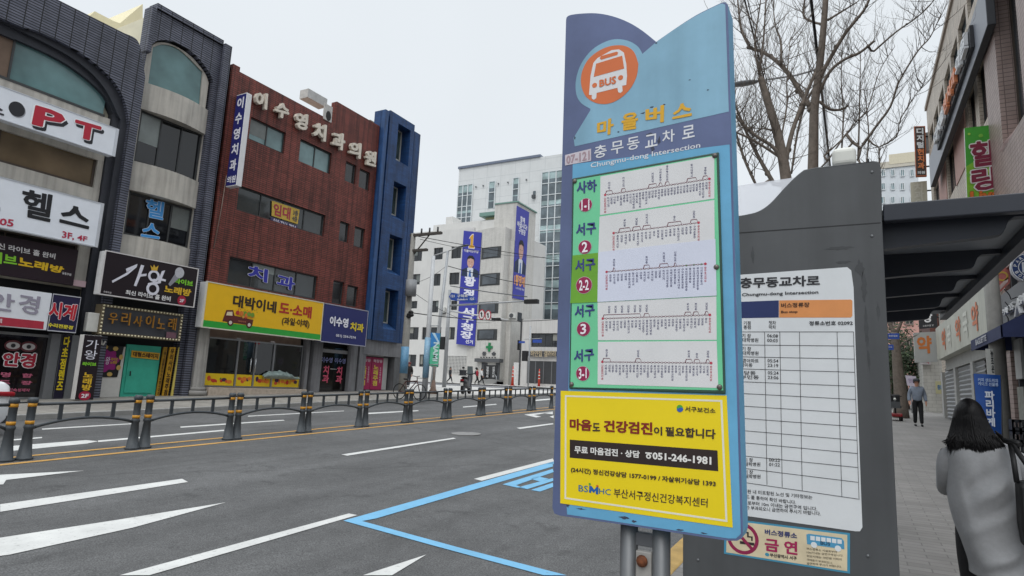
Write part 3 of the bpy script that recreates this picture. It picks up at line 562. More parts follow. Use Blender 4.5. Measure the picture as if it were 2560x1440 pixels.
# upright karaoke sign and electric box
L.pl = 1.0
q = L.q((215, 840), (250, 842), (228, 998), (189, 996)); q = rc(u(222, 920)-.26, far(LX, 11)+.0, u(222, 920)+.26, v(230, 838))
t = sign('sign_strip', L, q, '1d141b', 1.0, .25, 'upright black karaoke sign with white side leaning at the slate pillar', side=M('cfcdca', .5, .1))
let(t, L, 1.006, [('가\n왕', sub(q, .15, .07, .85, .38), 'd5d4de', .0), ('라이브', sub(q, .12, .42, .88, .48), '7ec832', .05), ('\n'.join('노래방'), sub(q, .25, .58, .8, .86), 'd0a82a', .05)])
MB().plate(L, ell(*sub(q, .5, .94, 1, 1)[0], .17, .14), M('9c1838'), 1.006, .004).txt(L, '2F', sub(q, .3, .91, .7, .97), M('e6dfe4'), 1.012, .03).build('floor_mark', t)
L.pl = .45
c = L.p(237, 806); b = MB().box(L.at(c[0]-.22, c[1]-.3, .25), L.at(c[0]+.22, c[1]+.3, .45), M('c5c4be', .5, .08)); tag(b.build('meter_box', bev=.02), 'small white meter box on the slate pillar', 'meter box')
L.pl = 0
q = L.q((375, 496), (421, 505), (410, 600), (362, 592)); t = thing('window_decal', L.at(q[3][0], q[3][1], -.25), 'blue gym letters stuck on the third floor stair window', 'window lettering')
let(t, L, -.19, [('헬', L.q((374, 494), (421, 505), (415, 549), (372, 540)), 'c9d6e4', .025, dict(out=.02)), ('스', L.q((366, 553), (411, 562), (406, 597), (360, 590)), 'c9d6e4', .03, dict(out=.02))]); let(t, L, -.185, [('헬', L.q((374, 494), (421, 505), (415, 549), (372, 540)), '3d8fd0', .025), ('스', L.q((366, 553), (411, 562), (406, 597), (360, 590)), '3d8fd0', .03)])
# ------------------------------------------------------------------ red brick dental building
RED = BR('88443b', '71392f', '3f2622', .34, .085, 0, .014, rough=.6, streak=.55)
ya, yb = L.p(575, 190)[0], L.p(934, 500)[0]; zr = v(700, 233); zb_ = far(LX, 18)-.4
t = thing('red_brick_building', (LX-3, (ya+yb)/2, far(LX, 18)), 'red brick dental clinic building between the slate tower and the blue building', 'building')
RW = [(628, 291, 710, 380, 2, 'd'), (752, 347, 825, 434, 2, 'd'), (866, 402, 887, 462, 1, 'n'), (900, 420, 922, 478, 1, 'n'), (598, 463, 809, 590, 4, 'w'), (851, 552, 870, 608, 1, 'n'), (888, 565, 909, 622, 1, 'n'), (575, 640, 790, 745, 4, 'w'), (834, 700, 856, 762, 1, 'n'), (869, 712, 892, 768, 1, 'n')]
rects = []
for x0, y0_, x1, y1_, n, k_ in RW:
    a = L.p(x0, y0_); 
    cL = L.p(x0, y0_); rgt = L.p(x1, y1_)[0]
    bz_ = {628: v(700, 380), 752: v(820, 434), 598: v(806, 590), 575: v(786, 748)}.get(x0, v(x1, y1_))
    rects.append(rc(cL[0], bz_, rgt, cL[1]))
zp = v(935, 307)
outl = [(ya, zb_), (yb, zb_), (yb, zp), (L.p(843, 250)[0], zp), (L.p(843, 250)[0], zr+.0), (ya, zr)]
shop = rc(u(507, 900), zb_+.2, u(906, 960), v(850, 850)+.2)
MB().plate(L, [outl]+rects+[shop], RED, .0, .35).build('wall', t)
MB().plate(L, rc(ya+.0, zb_, ya+.32, zr+.12), RED, .12, .46).build('corner_pilaster', t)
MB().box((LX-11, ya+.02, zb_), (LX-.33, yb-.02, zr-.6), M('b8a08e', .8, .12)).build('rear_block', t)
for r, wd in zip(rects, RW):
    win(t, L, r, wd[4], FRM, {'d': glass('6f8a8c', .08), 'n': glass('2b2c2d', .1), 'w': GREYG}[wd[5]], .13, .05)
# broken soffit box on the roof
q = L.q((784, 263), (830, 243), (832, 268), (790, 280)); b = MB(); yy = L.p(832, 250)[0]
b.box((LX-.9, yy-1.2, v(835, 268)), (LX-.36, yy, v(830, 243)), M('b4b4b2', .7, .2, 4)).plate(L, rc(yy-.5, v(842, 315), yy+.02, v(842, 275)), M('b8b6b2', .7, .25, 5), .03, .05).plate(L, ell(yy-.2, v(838, 300), .17, .25, 9), M('1b1919'), .036, .004)
b.build('roof_box', t)
# raised letters, each one a part
L.pl = .2
ls = thing('letter_sign', L.at(L.p(790, 320)[0], v(930, 415), 0), 'seven big cream raised letters across the top of the red brick wall', 'sign')
LT = [('이', (636, 226, 670, 275)), ('수', (686, 253, 724, 300)), ('영', (736, 278, 771, 328)), ('치', (782, 304, 817, 355)), ('과', (829, 327, 864, 378)), ('의', (872, 351, 904, 398)), ('원', (912, 373, 942, 418))]
for ch, (x0, y0_, x1, y1_) in LT:
    s_ = .26*(x1-x0); qd = L.q((x0+4, y0_), (x1, y0_+s_), (x1-3, y1_), (x0, y1_-s_))
    MB().txt(L, ch, qd, M('d6cdbf', .45, .12, 6, streak=.2), .22, .06, d=.16).build('letter', ls)
L.pl = 0
# blade sign, faces the camera side (-Y) and along the street
by = XP(-21.3).p(564, 466)[0]; BP_ = YP(by); xa, xb = -21.3, BP_.p(590, 465)[0]; zb2, zt_ = BP_.p(575, 466)[1], BP_.p(606, 234)[1]; yd = XP(xb).p(604, 467)[0]
q = rc(xa, zb2, xb, zt_)
t = thing('blade_sign', ((xa+xb)/2, by, zb2), 'upright navy blade sign with white letters projecting from the brick corner', 'sign')
MB().box((xa, by, zb2), (xb, yd, zt_), M('d4d4d6', .4, .05)).build('casing', t, bev=.02); MB().plate(BP_, sub(q, .03, .01, .97, .99), M('262a68', .4, .05), .004, .004).build('panel', t)
b = MB()
for i, ch in enumerate('이수영치과'): b.txt(BP_, ch, sub(q, .18, .04+.168*i, .8, .165+.168*i), M('d8d8e0'), .010, .04)
b.txt(BP_, '의원', sub(q, .1, .89, .9, .965), M('d8d8e0'), .010, .04); b.build('lettering', t)
for z in (zt_-.3, zb2+.8): MB().tube([(LX+.02, by+.16, z), (xa+.05, by+.16, z)], .04, FRM, 6).build('bracket', t)
# rent banner and dental decal
q = L.q((683, 501), (752, 524), (747, 560), (682, 539)); t = thing('rent_banner', L.at(q[3][0], q[3][1]-.4, -.1), 'yellow to let banner with red letters on the third floor window', 'banner')
MB().plate(L, q, M('c0a040', .5, .12), -.07, .01).build('sheet', t)
q2 = L.q((680, 542), (746, 565), (744, 578), (679, 553)); MB().plate(L, q2, M('3a3560', .5), -.071, .01).build('number_strip', t)
let(t, L, -.064, [('임대', sub(q, .06, .1, .68, .9), '9c3040', .04), ('3층\n4층', sub(q, .76, .12, .96, .9), '55504a', .03), ('010-7211-7924', sub(q2, .1, .1, .95, .9), 'cfccd8', .03)])
q = L.q((624, 660), (742, 694), (738, 727), (622, 698)); t = thing('window_decal', L.at(q[3][0], q[3][1], -.1), 'blue two letter dental decal on the second floor window', 'window lettering')
for s_, a in (('치', (.0, .0, .4, .92)), ('과', (.6, .06, 1.0, 1.0))):
    b = MB(); b.txt(L, s_, sub(q, *a), M('c8c8d4'), -.075, .05, out=.025); b.txt(L, s_, sub(q, *a), M('2c2f95'), -.07, .05); b.build('lettering', t)
# fruit shop board
L.pl = .75
q = rc(u(511, 760), v(801, 851), u(806, 800), v(520, 704))
FB = .75
t = sign('signboard', L, q, 'e0b015', FB, .4, 'big yellow fruit shop signboard with a fruit truck picture and a green base stripe', side=M('d8d8d8', .4), frame='c8c4b4')
let(t, L, FB+.008, [('대박이네', sub(q, .2, .18, .555, .47), '2f2317', .05), ('도·소매', sub(q, .58, .16, .885, .47), 'a82c20', .05), ('(과일·야채)', sub(q, .615, .52, .875, .74), '4a3416', .045)])
MB().plate(L, sub(q, .0, .845, 1, 1), M('2c9a38', .4), FB+.004, .004).build('stripe', t)
def tq(s, tt): return sub(q, s, tt, 1, 1)[0]
b = MB(); MR = M('5a2420', .5); sc_ = (q[0][1]-q[3][1])
b.plate(L, [tq(*a) for a in ((.16, .56), (.21, .54), (.225, .66), (.375, .70), (.37, .84), (.14, .82), (.15, .68))], MR, FB+.007, .003)
b.plate(L, [tq(*a) for a in ((.168, .6), (.205, .58), (.21, .67), (.162, .68))], M('d8c8a8'), FB+.010, .003)
for s_ in (.2, .345): b.plate(L, ell(*tq(s_, .83), .13), M('4a1c1a'), FB+.011, .003).plate(L, ell(*tq(s_, .83), .07), M('c8c0b4'), FB+.014, .003)
for i in range(16): b.plate(L, ell(*tq(.235+.135*random.random(), .55+.12*random.random()), .05+.07*random.random()), M(random.choice(['c87028', 'd08030', 'b03428', '6a9030', 'c09040'])), FB+.012+.0005*i, .003)
for i in range(12): b.plate(L, ell(*tq(.24+.16*random.random(), .44+.1*random.random()), .018, n=8), M(random.choice(['b03428', '6a9030', 'c87028'])), FB+.008, .003)
b.build('truck_picture', t); let(t, L, FB+.016, [('대박이네', sub(q, .255, .755, .315, .79), 'b06a50', .03)])
q = rc(u(806, 800)+.02, v(915, 866), u(917, 820), v(806, 757))
t = sign('signboard', L, q, '242a63', FB, .4, 'navy blue dental signboard with a phone number, right of the fruit shop board', frame='9a9aa8')
let(t, L, FB+.016, [('이수영', sub(q, .14, .3, .55, .56), 'e2e2ea', .06), ('치과', sub(q, .6, .38, .92, .62), 'd8c030', .06), ('051) 254-7574', sub(q, .3, .76, .75, .85), 'd0d0dc', .035)])
L.pl = 0
# shop front glass
sg = [u(516, 900), u(587, 960), u(632, 960), u(678, 960), u(750, 960)]; zs0, zs1, zsT = v(500, 966), v(505, 932), v(600, 855)+.1
t = thing('shop_front', L.at(u(630, 960), zs0, -.2), 'glass fruit shop front with a yellow fruit sticker band and steel door handles', 'shop front')
ST = M('8f9194', .35, .1, metal=.6); FY = M('dab816', .45, .05)
MB().plate(L, [rc(sg[0], zs0, sg[4], zsT)]+[rc(sg[i]+.05, zs0+.04, sg[i+1]-.02, zsT-.06) for i in range(4)], ST, -.02, .1).build('steel_frame', t)
MB().plate(L, rc(sg[0], zs0, sg[4], zsT), glass('141719', .03), -.07, .02).build('pane', t)
zz = [(far(LX, y), y) for y in sg]
for i in range(4):
    a = L.p((500, 586, 631, 678, 750)[i], 960)[0]; b0 = sg[i]+.06; b1 = sg[i+1]-.03; b = MB().plate(L, rc(b0, zs0+.05, b1, zs1), FY, -.055, .006)
    n = int(5*(b1-b0)/1.0)+3
    for k in range(n):
        cx_ = b0+.1+(b1-b0-.2)*(k+.5)/n+.05*random.uniform(-1, 1); cz = zs0+.2+random.random()*(zs1-zs0-.35); b.plate(L, ell(cx_, cz, random.uniform(.04, .12), random.uniform(.04, .11), 9), M(random.choice(['b83424', 'd87828', '4a2440', '5a8a2c', 'd0901c', 'c8502c'])), -.05+.0004*k, .003)
    b.build('fruit_sticker', t)
for x in (624, 636): MB().tube([L.at(u(x, 925), v(x, 895), .03), L.at(u(x, 925), v(x-2, 930), .03)], .022, M('c8cacc', .2, .05, metal=.8), 8).build('handle', t)
for x, y, h in ((599, 848, 'b8b8b8'), (646, 857, 'a83040'), (684, 856, 'c0b8b8')): MB().plate(L, L.r(x-5, y-4, x+5, y+4), M(h), -.045, .004).build('sticker', t)
b = MB(); 
rg = []; y0t, y1t = u(652, 955), u(742, 955)
for i in range(25):
    f = i/24; y = y0t+(y1t-y0t)*f; h = .12+.22*math.sin(math.pi*min(1, f*1.15))**.6+.05*noise.noise((f*9, 2, 0)); rg.append([(LX+.02+.16*math.sin(math.pi*k/9)*(1+.3*noise.noise((f*11, k, 1))), y+.03*noise.noise((f*8, k*.7, 4)), zs1-.12+h*(1-k/9)*(1+.25*noise.noise((f*14, k*.6, 7)))) for k in range(10)])
b.loft(rg, M('8fa09c', .35, .35, 5), closed=False, cap=False)
MB().box(L.at(sg[0], far(LX, 16)-.3, -.12), L.at(sg[4]+.1, zs0-.02, .35), M('b3a596', .7, .2, 6, bump=.1)).build('stone_base', t, bev=.01)
tag(b.build('tarpaulin_heap'), 'crumpled grey green tarpaulin over produce behind the fruit shop glass', 'tarpaulin')
# door bay
GST = M('77777a', .7, .15, 3, streak=.3)
t = thing('clinic_entrance', L.at(u(840, 960), far(LX, 22), -.2), 'dark glass dental clinic door with red and blue letters between grey stone jambs', 'entrance')
y_a, y_b = sg[4]+.12, u(906, 960); zd = v(850, 868)
for a, c in ((y_a, y_a+.18), (y_a+.42, y_a+.95), (u(868, 950), u(885, 950)), (u(890, 950), y_b)): MB().plate(L, rc(a, far(LX, 22)-.3, c, zd+.4), GST, .1, .3).build('jamb', t, bev=.015)
d0, d1 = y_a+.97, u(868, 950)-.02
d = MB().plate(L, rc(d0, far(LX, 22), d1, zd-.05), glass('0c0a0c', .06), -.1, .05).build('door', t); MB().plate(L, rc(d0, zd-.3, d1, zd-.14), M('8a8a8c', .4), -.08, .05).build('door_header', t)
MB().plate(L, rc(y_a, far(LX, 22)-.3, y_b, zd+.6), DARK, -.3, .05).build('recess', t); MB().tube([L.at((d0+d1)/2-.2, far(LX, 22)+1.05, -.05), L.at((d0+d1)/2+.2, far(LX, 22)+1.05, -.05)], .02, M('b0b0b0', .3, metal=.7), 6).build('handle', d)
dq = rc(d0, far(LX, 22), d1, zd-.3); b = MB()
for s_ in (.06, .54): b.txt(L, '이수영', sub(dq, s_, .12, s_+.4, .26), M('8288b8'), -.09, .02).txt(L, '치\n과', sub(dq, s_+.1, .34, s_+.33, .78), M('c8506a'), -.09, .05)
b.build('lettering', d)
# ------------------------------------------------------------------ blue building
BLU = BR('23497c', '1e3f6d', '162e50', .5, .11, .5, .006, rough=.5, streak=.45, big=.4); BL2 = M('2a4f80', .5, .2, 3, streak=.4)
ya, yb = yb+.03, u(1041, 420); zB = v(965, 282); zl = v(990, 858); t = thing('blue_building', (LX-3, (ya+yb)/2, far(LX, 25)), 'narrow deep blue painted building with recessed windows beside the brick building', 'building')
BW = [(993, 306, 1027, 420), (981, 450, 1012, 555), (967, 582, 999, 690), (953, 717, 985, 825)]
wa, wb = u(994, 340), u(1030, 330)
L.pl = .25
wa, wb = u(994, 340), u(1030, 330)
hol = [rc(wa, v(x1, y1_), wb-.12, v(x0, y0_)) for x0, y0_, x1, y1_ in BW]
MB().plate(L, [rc(u(975, 300), zl, u(1036, 330), v(1005, 293))]+hol, BLU, .25, .75).build('window_bay', t)
L.pl = 0
MB().plate(L, rc(ya, zl, u(975, 300)-.0, zB), BLU, .05, .5).plate(L, rc(ya, zl, ya+.28, zB+.0), BL2, .3, .3).build('side_pier', t, bev=.015)
MB().plate(L, rc(u(1036, 330), zl, yb+.15, v(1043, 332)), BLU, .02, .5).build('side_pier', t, bev=.015)
for i, h in enumerate(hol):
    wf = win(t, L, rc(h[0][0]+.01, h[2][1]+.35, h[1][0]-.01, h[0][1]-.02), 1, M('b9bab4', .5), glass('4c5a58', .15), .38, .07)
    b = MB(); y0_, y1_ = h[0][0], h[1][0]; zb0 = h[2][1]
    b.add([L.at(y0_, zb0, .25), L.at(y1_, zb0, .25), L.at(y1_, zb0+.36, -.36), L.at(y0_, zb0+.36, -.36)], [(0, 1, 2, 3)], BL2).build('sloping_sill', t)
MB().box((LX-11, ya+.02, far(LX, 25)-.4), (LX-.75, yb+.1, zB-.4), M('b39a84', .8, .15)).build('rear_block', t)
gz0 = far(LX, 25)-.3
MB().plate(L, rc(ya, zl-.75, yb+.2, zl), GST, .12, .5).plate(L, rc(u(980, 940), gz0, yb+.2, zl-.75), M('5f6062', .7, .2, 3, streak=.3), .1, .6).build('lintel', t)
MB().plate(L, rc(ya, gz0, u(980, 940), zl-.7), M('6f7072', .6, .2), -.35, .1).build('shutter_box', t)
t = thing('karaoke_door', L.at(u(940, 940), gz0+.3, -.2), 'magenta poster covered double doors of a karaoke bar under the blue building', 'door')
q = rc(u(905, 930), far(LX, 25)+.05, u(964, 930), v(940, 893)); 
for i, (s0, s1) in enumerate(((0, .49), (.51, 1))):
    qq = sub(q, s0, 0, s1, 1); l_ = MB().plate(L, qq, M('98184e', .5, .1, 4), -.2, .05).build('door_leaf', t); b = MB().txt(L, '북창동', sub(qq, .1, .06, .9, .16), M('d8b8c4'), -.19, .03).txt(L, '\n'.join('노래주점'), sub(qq, .15, .24, .6, .88), M('d0b84a'), -.19, .05).txt(L, '\n'.join('도우미항시대기'), sub(qq, .72, .3, .84, .8), M('d8b8c4'), -.19, .02); b.build('lettering', l_)
MB().plate(L, rc(q[1][0], q[2][1], q[1][0]+.35, q[0][1]), M('a8a8a6', .6), -.2, .05).plate(L, rc(q[0][0], q[0][1]+.05, q[1][0], q[0][1]+.3), M('b8b8b4', .6), -.2, .08).build('door_frame', t)
# loose cables and pipes on the old fronts
for pts, r, l in (((L.at(u(560, 440), v(560, 440), .15), L.at(u(548, 520), v(548, 520), .14), L.at(u(528, 620), v(528, 620), .16)), .015, 'thin pale cable hanging down the edge of the red brick front'), ((L.at(u(552, 300), v(552, 300), .0), L.at(u(530, 440), v(530, 440), .02), L.at(u(505, 620), v(505, 620), .02)), .05, 'dark downpipe in the gap between slate tower and red brick front')):
    tag(MB().tube(pts, r, M('8a7a70' if r < .03 else '4a4a4c', .7, .2), 6).build('cable' if r < .03 else 'downpipe'), l, 'cable' if r < .03 else 'pipe')
b = MB(); b.tube([L.at(u(300, 812)-1.2+.05*i, v(228, 790)-.12*math.sin(i*.7)*i*.25-.05*i, .3+.02*math.sin(i*2.)) for i in range(14)], .025, M('c8c6c0', .6), 6); tag(b.build('cable'), 'coiled white cable beside the meter box', 'cable')
# ------------------------------------------------------------------ village bus stop sign (close to the camera)
SY = YP(1.8); SY.ws = .2; PER = M('5b678c', .42, .16, 4, streak=.15, wear=('4a5274', .70)); LBL = M('82adc4', .42, .12, 4, streak=.22, wear=('6f98b0', .70)); LB2 = M('62a2c6', .4, .14, 5, wear=('3f6a86', .665))
zs_ = walk(-.55, 1.8)
bs = thing('bus_stop_sign', (-.55, 1.83, zs_), 'tall blue village bus stop sign on twin steel posts in front of the shelter', 'bus stop sign')
S_ = lambda *p: SY.q(*p)
top = S_((1415, 50))+smooth(S_((1416, 44), (1424, 38), (1450, 34), (1490, 33), (1530, 40), (1570, 55), (1605, 76), (1640, 104)), 4)+smooth(S_((1641, 104), (1690, 70), (1740, 38), (1790, 13), (1806, 6)), 4)+S_((1813, 5), (1820, 12))
bot = S_((1858, 1330), (1854, 1346), (1843, 1352), (1820, 1352), (1700, 1334), (1560, 1312), (1400, 1289), (1386, 1284), (1381, 1270), (1383, 1200))
pb = MB().plate(SY, top+bot, PER, 0, .085/.2, side=PER); xm = SY.p(1640, 104)[0]
for i, f in enumerate(pb.f):
    if len(f) == 4 and sum(pb.v[j].x for j in f)/4 > xm: pb.m[i] = LB2
pb.build('panel', bs, bev=.009, seg=3)
E1 = S_((1817, 9))
wv = smooth(S_((1640, 106), (1690, 71), (1740, 40), (1790, 15), (1806, 9)), 4)
circ = smooth(S_((1606, 135), (1596, 118), (1575, 104), (1545, 98), (1515, 104), (1480, 125), (1453, 160), (1440, 200), (1441, 235), (1453, 258), (1476, 272)), 4)
MB().plate(SY, wv+S_((1813, 12), (1822, 279), (1437, 366), (1434, 345))+S_((1476, 276))+list(reversed(circ)), LBL, .003, .003).build('light_blue_field', bs)
MB().plate(SY, S_((1432, 407), (1824, 360), (1852, 1335), (1840, 1346), (1821, 1346), (1418, 1286), (1416, 1250)), LB2, .003, .003).build('lower_field', bs)
MB().plate(SY, S_((1822, 282), (1827, 361), (1826, 361), (1412, 413), (1413, 375), (1437, 370)), PER, .0035, .003).build('name_band', bs)
# bus emblem
b = MB(); ORG = M('cc6a38', .5, .08, 4); EW = M('cfd0d2', .5, .05); DKE = M('b85c30', .5, .1)
b.plate(SY, smooth(S_((1596, 160), (1592, 190), (1576, 222), (1548, 248), (1518, 260), (1488, 257), (1464, 240), (1453, 210), (1456, 178), (1472, 148), (1500, 126), (1530, 115), (1562, 115), (1585, 130), (1596, 160)), 4)[:-1], ORG, .007, .004)
b.plate(SY, S_((1473, 238), (1477, 190), (1484, 158), (1494, 146), (1530, 126), (1548, 124), (1560, 132), (1566, 160), (1568, 190), (1566, 213), (1556, 215), (1557, 228), (1552, 233), (1546, 231), (1544, 220), (1492, 233), (1491, 246), (1485, 250), (1480, 247), (1480, 238)), EW, .010, .003)
b.plate(SY, S_((1485, 193), (1491, 160), (1556, 140), (1561, 172)), ORG, .013, .003).plate(SY, S_((1500, 147), (1503, 141), (1542, 130), (1546, 132), (1544, 138), (1504, 150)), ORG, .013, .003)
for x, y in ((1487, 214), (1552, 195)): b.plate(SY, ell(*SY.p(x, y), .0085), ORG, .013, .003)
b.txt(SY, 'BUS', S_((1499, 201), (1541, 190), (1541, 210), (1499, 219)), ORG, .014, .05); b.build('bus_emblem', bs)
def bl(t, items, lift, name='lettering', par=bs):
    b = MB()
    for s, q, h, bo in items: b.txt(SY, s, S_(*q), M(h, .5, .06), lift, bo)
    return b.build(name, par)
YE = 'cf9f25'
bl(bs, [('마', ((1493, 305), (1536, 294), (1533, 336), (1493, 341)), YE, .05), ('을', ((1554, 286), (1597, 278), (1594, 322), (1554, 328)), YE, .05), ('버', ((1614, 272), (1661, 262), (1660, 306), (1614, 310)), YE, .05), ('스', ((1681, 268), (1730, 250), (1730, 290), (1681, 299)), YE, .05)], .008, 'lettering')
bl(bs, [(c, ((x, y), (x+31, y-6), (x+31, y+25), (x, y+32)), 'd2d4d8', .012) for c, x, y in (('충', 1486, 366), ('무', 1528, 356), ('동', 1568, 346), ('교', 1613, 339), ('차', 1656, 328), ('로', 1706, 317))]+[('Chungmu-dong Intersection', ((1477, 408), (1751, 356), (1751, 373), (1477, 424)), 'cdd0d6', .012)], .008)
q = S_((1413, 388), (1478, 372), (1478, 402), (1413, 414)); MB().plate(SY, q, M('c4bcc4', .5, .15, 20), .0075, .003).txt(SY, '07-121', sub(q, .05, .12, .95, .9), M('a08890'), .0085, .03).build('number_plate', bs)
# route board
RB = thing  # (the board is a part of the sign)
GRN = M('6cc394', .4, .08, 5); PAP = M('cfcfd0', .4, .05, 6); PAPW = M('c9cddc', .4, .05, 6); NV = '333a78'
board = MB().plate(SY, S_((1432, 447), (1798, 381), (1815, 985), (1424, 972)), M('2d4b40', .5, .15), .03, .03).build('route_board', bs, bev=.003)
MB().plate(SY, S_((1437, 452), (1792, 389), (1809, 976), (1428, 968)), GRN, .033, .003).build('green_sheet', board)
rows = [((1503, 443), (1787, 392), (1787, 498), (1502, 539), '사하', '1-1', 448), ((1501, 543), (1787, 502), (1788, 610), (1498, 632), '서구', '2', 553), ((1498, 632), (1790, 599), (1793, 740), (1496, 756), '서구', '2-2', 643), ((1496, 757), (1792, 742), (1793, 850), (1497, 851), '서구', '3', 757), ((1497, 855), (1793, 853), (1797, 970), (1496, 961), '서구', '3-1', 868)]
ST_ = '충무동교차로 자갈치역 부산대학병원 토성동 아미동 서구청 보수동 대신동 동아대학교 구덕운동장 남포동 송도 암남동 초장동 부산역 영주동 부민동 감천동 까치고개 산복도로 중앙동 괴정역 국제시장 공동어시장'.split()
LN = [((1515, 489), (1775, 449), 34, ((0, .075), (.15, .2), (.41, .5), (.51, .55), (.57, .62), (.78, .88), (.93, .99))), ((1536, 584), (1748, 558), 22, ((.06, .2), (.22, .32), (.34, .44), (.63, .8), (.9, .99))), ((1519, 681), (1765, 661), 27, ((.06, .09), (.37, .44), (.53, .63), (.68, .71))), ((1509, 797), (1776, 788), 30, ((0, .36), (.38, .44), (.76, .83), (.84, .9), (.95, .99))), ((1508, 905), (1779, 908), 32, ((0, .08), (.3, .36), (.76, .83), (.84, .9), (.95, .99)))]
random.seed(3)
for i, (a, c, d_, e, t1, t2, ty) in enumerate(rows):
    l0 = .036 if i != 2 else .042
    st = MB().plate(SY, S_(a, c, d_, e), PAP if i != 2 else PAPW, l0, .003).build('timetable_strip', board)
    if i == 2: MB().plate(SY, S_((1434, 640), (1498, 633), (1496, 756), (1428, 759)), M('6aa32e', .35, .15, 8), l0-.001, .003).build('label_flap', board)
    x = 1470-i*1.7; b = MB(); b.txt(SY, t1, S_((x-26, ty+8), (x+24, ty+2), (x+24, ty+33), (x-26, ty+39)), M(NV), l0+.002, .035)
    cy = ty+66+(5 if i == 2 else 0); rr = 20 if i != 2 else 24; cpt = SY.p(x-4, cy); R2 = rr*1.13/1000
    b.plate(SY, ell(cpt[0], cpt[1], R2), M('c2a0b0'), l0+.002, .002).plate(SY, ell(cpt[0], cpt[1], R2*.95), M('8e1c48'), l0+.004, .002)
    wq = rr*(.5 if len(t2) > 1 else .36); b.txt(SY, t2, S_((x-4-wq, cy-12), (x-4+wq, cy-14), (x-4+wq, cy+12), (x-4-wq, cy+14)), M('e8e2e8'), l0+.006, .022); b.build('route_number', board)
    (x0, y0_), (x1, y1_), n, loops = LN[i]; b = MB(); P_ = lambda s, dy=0: (x0+(x1-x0)*s, y0_+(y1_-y0_)*s+dy); MRN = M('6a3a48'); TXT = M('3c3a66'); RD = M('b03a4c')
    b.plate(SY, S_(P_(0, -.8), P_(1, -.8), P_(1, .8), P_(0, .8)), MRN, l0+.002, .0015)
    for s0, s1 in loops:
        dx = .012
        for pa, pb in ((P_(s0), P_(s0+dx, -9)), (P_(s0+dx, -9), P_(s1-dx, -9)), (P_(s1-dx, -9), P_(s1))):
            b.plate(SY, S_((pa[0]-.7, pa[1]-.7), (pb[0]-.7, pb[1]-.7), (pb[0]+.7, pb[1]+.8), (pa[0]+.7, pa[1]+.8)), MRN, l0+.002, .0015)
    for k in range(n):
        s = k/(n-1); px, py = P_(s); cpt = SY.p(px, py); endp = k in (0, n-1)
        b.plate(SY, ell(cpt[0], cpt[1], .0026 if not endp else .004, n=8), RD if endp else MRN, l0+.0036, .0016)
        if not endp: b.plate(SY, ell(cpt[0], cpt[1], .0017, n=8), M('4f9a5a') if (i == 2 and s > .75 and k % 2) else PAP, l0+.005, .0014)
        w_ = random.choice(ST_)[:6]
        if i == 2 and s > .6: w_ = w_+random.choice(ST_)[:4]
        if endp: w_ = '충무동교차로' if s else '감천문화마을'
        h_ = len(w_)*6.3; b.txt(SY, '\n'.join(w_), S_((px-3, py+7), (px+3, py+6.5), (px+3, py+6.5+h_), (px-3, py+7+h_)), RD if endp else TXT, l0+.002, .01, res=1)
    for s0, s1 in loops:
        s = (s0+s1)/2; w_ = random.choice(ST_)[:6]; px, py = P_(s, -13); h_ = len(w_)*6.3
        reps = (s,) if i != 3 or s1 != .36 else (.06, .12, .18, .24, .3, .35)
        for s in reps: px, py = P_(s, -12); b.txt(SY, '\n'.join(w_), S_((px-3, py-h_), (px+3, py-h_-.5), (px+3, py-.5), (px-3, py)), TXT, l0+.002, .01, res=1)
    b.build('route_diagram', st)
for x, y in ((1439, 455), (1788, 391), (1431, 961), (1800, 968), (1792, 669)): MB().ball(SY.at(*SY.p(x, y), .035), (.008, .006, .008), M('6a6560', .4, .3, 40, metal=.6), 10, 6).build('screw', bs)
# yellow health poster
po = MB().plate(SY, S_((1402, 977), (1817, 989), (1832, 1319), (1401, 1258)), M('e2c912', .4, .05, 3), .008, .004).build('health_poster', bs, bev=.001)
pq = S_((1413, 988), (1806, 1000), (1819, 1305), (1412, 1247)); MB().plate(SY, [pq, sub(pq, .011, .016, .989, .984)], M('d8d6c4'), .010, .002).build('white_border', po)
BRN_ = '3a2a22'
MB().plate(SY, S_((1425, 1099), (1794, 1126), (1796, 1178), (1425, 1144)), M('2a1e1c', .45), .010, .002).build('black_bar', po)
b = MB()
for s, q_, h, bo in [('마음', ((1425, 1046), (1480, 1049), (1480, 1078), (1425, 1075)), '7a1c14', .05), ('도', ((1482, 1057), (1501, 1058), (1501, 1078), (1482, 1078)), BRN_, .03), ('건강검진', ((1510, 1050), (1632, 1056), (1632, 1088), (1510, 1079)), '7a1c14', .05), ('이', ((1635, 1066), (1656, 1067), (1656, 1089), (1635, 1088)), BRN_, .03), ('필요합니다', ((1664, 1066), (1790, 1073), (1789, 1098), (1664, 1090)), BRN_, .035), ('무료 마음검진 · 상담', ((1437, 1114), (1600, 1127), (1600, 1145), (1437, 1133)), 'd8d6d2', .035), ('051-246-1981', ((1632, 1130), (1779, 1142), (1779, 1162), (1632, 1148)), 'dcdad6', .04), ('(24시간) 정신건강상담 1577-0199 / 자살위기상담 1393', ((1428, 1167), (1790, 1202), (1790, 1219), (1428, 1182)), BRN_, .03), ('부산서구정신건강복지센터', ((1535, 1220), (1770, 1246), (1769, 1269), (1535, 1243)), BRN_, .015), ('서구보건소', ((1713, 1015), (1789, 1021), (1789, 1033), (1713, 1029)), '3a3020', .02), ('BS', ((1447, 1212), (1471, 1214), (1471, 1231), (1447, 1228)), '3a6a8a', .01), ('HC', ((1498, 1220), (1528, 1223), (1527, 1238), (1498, 1234)), '3a6a8a', .01)]:
    b.txt(SY, s, S_(*q_), M(h, .5, .04), .0125, bo)
b.build('lettering', po); b = MB()
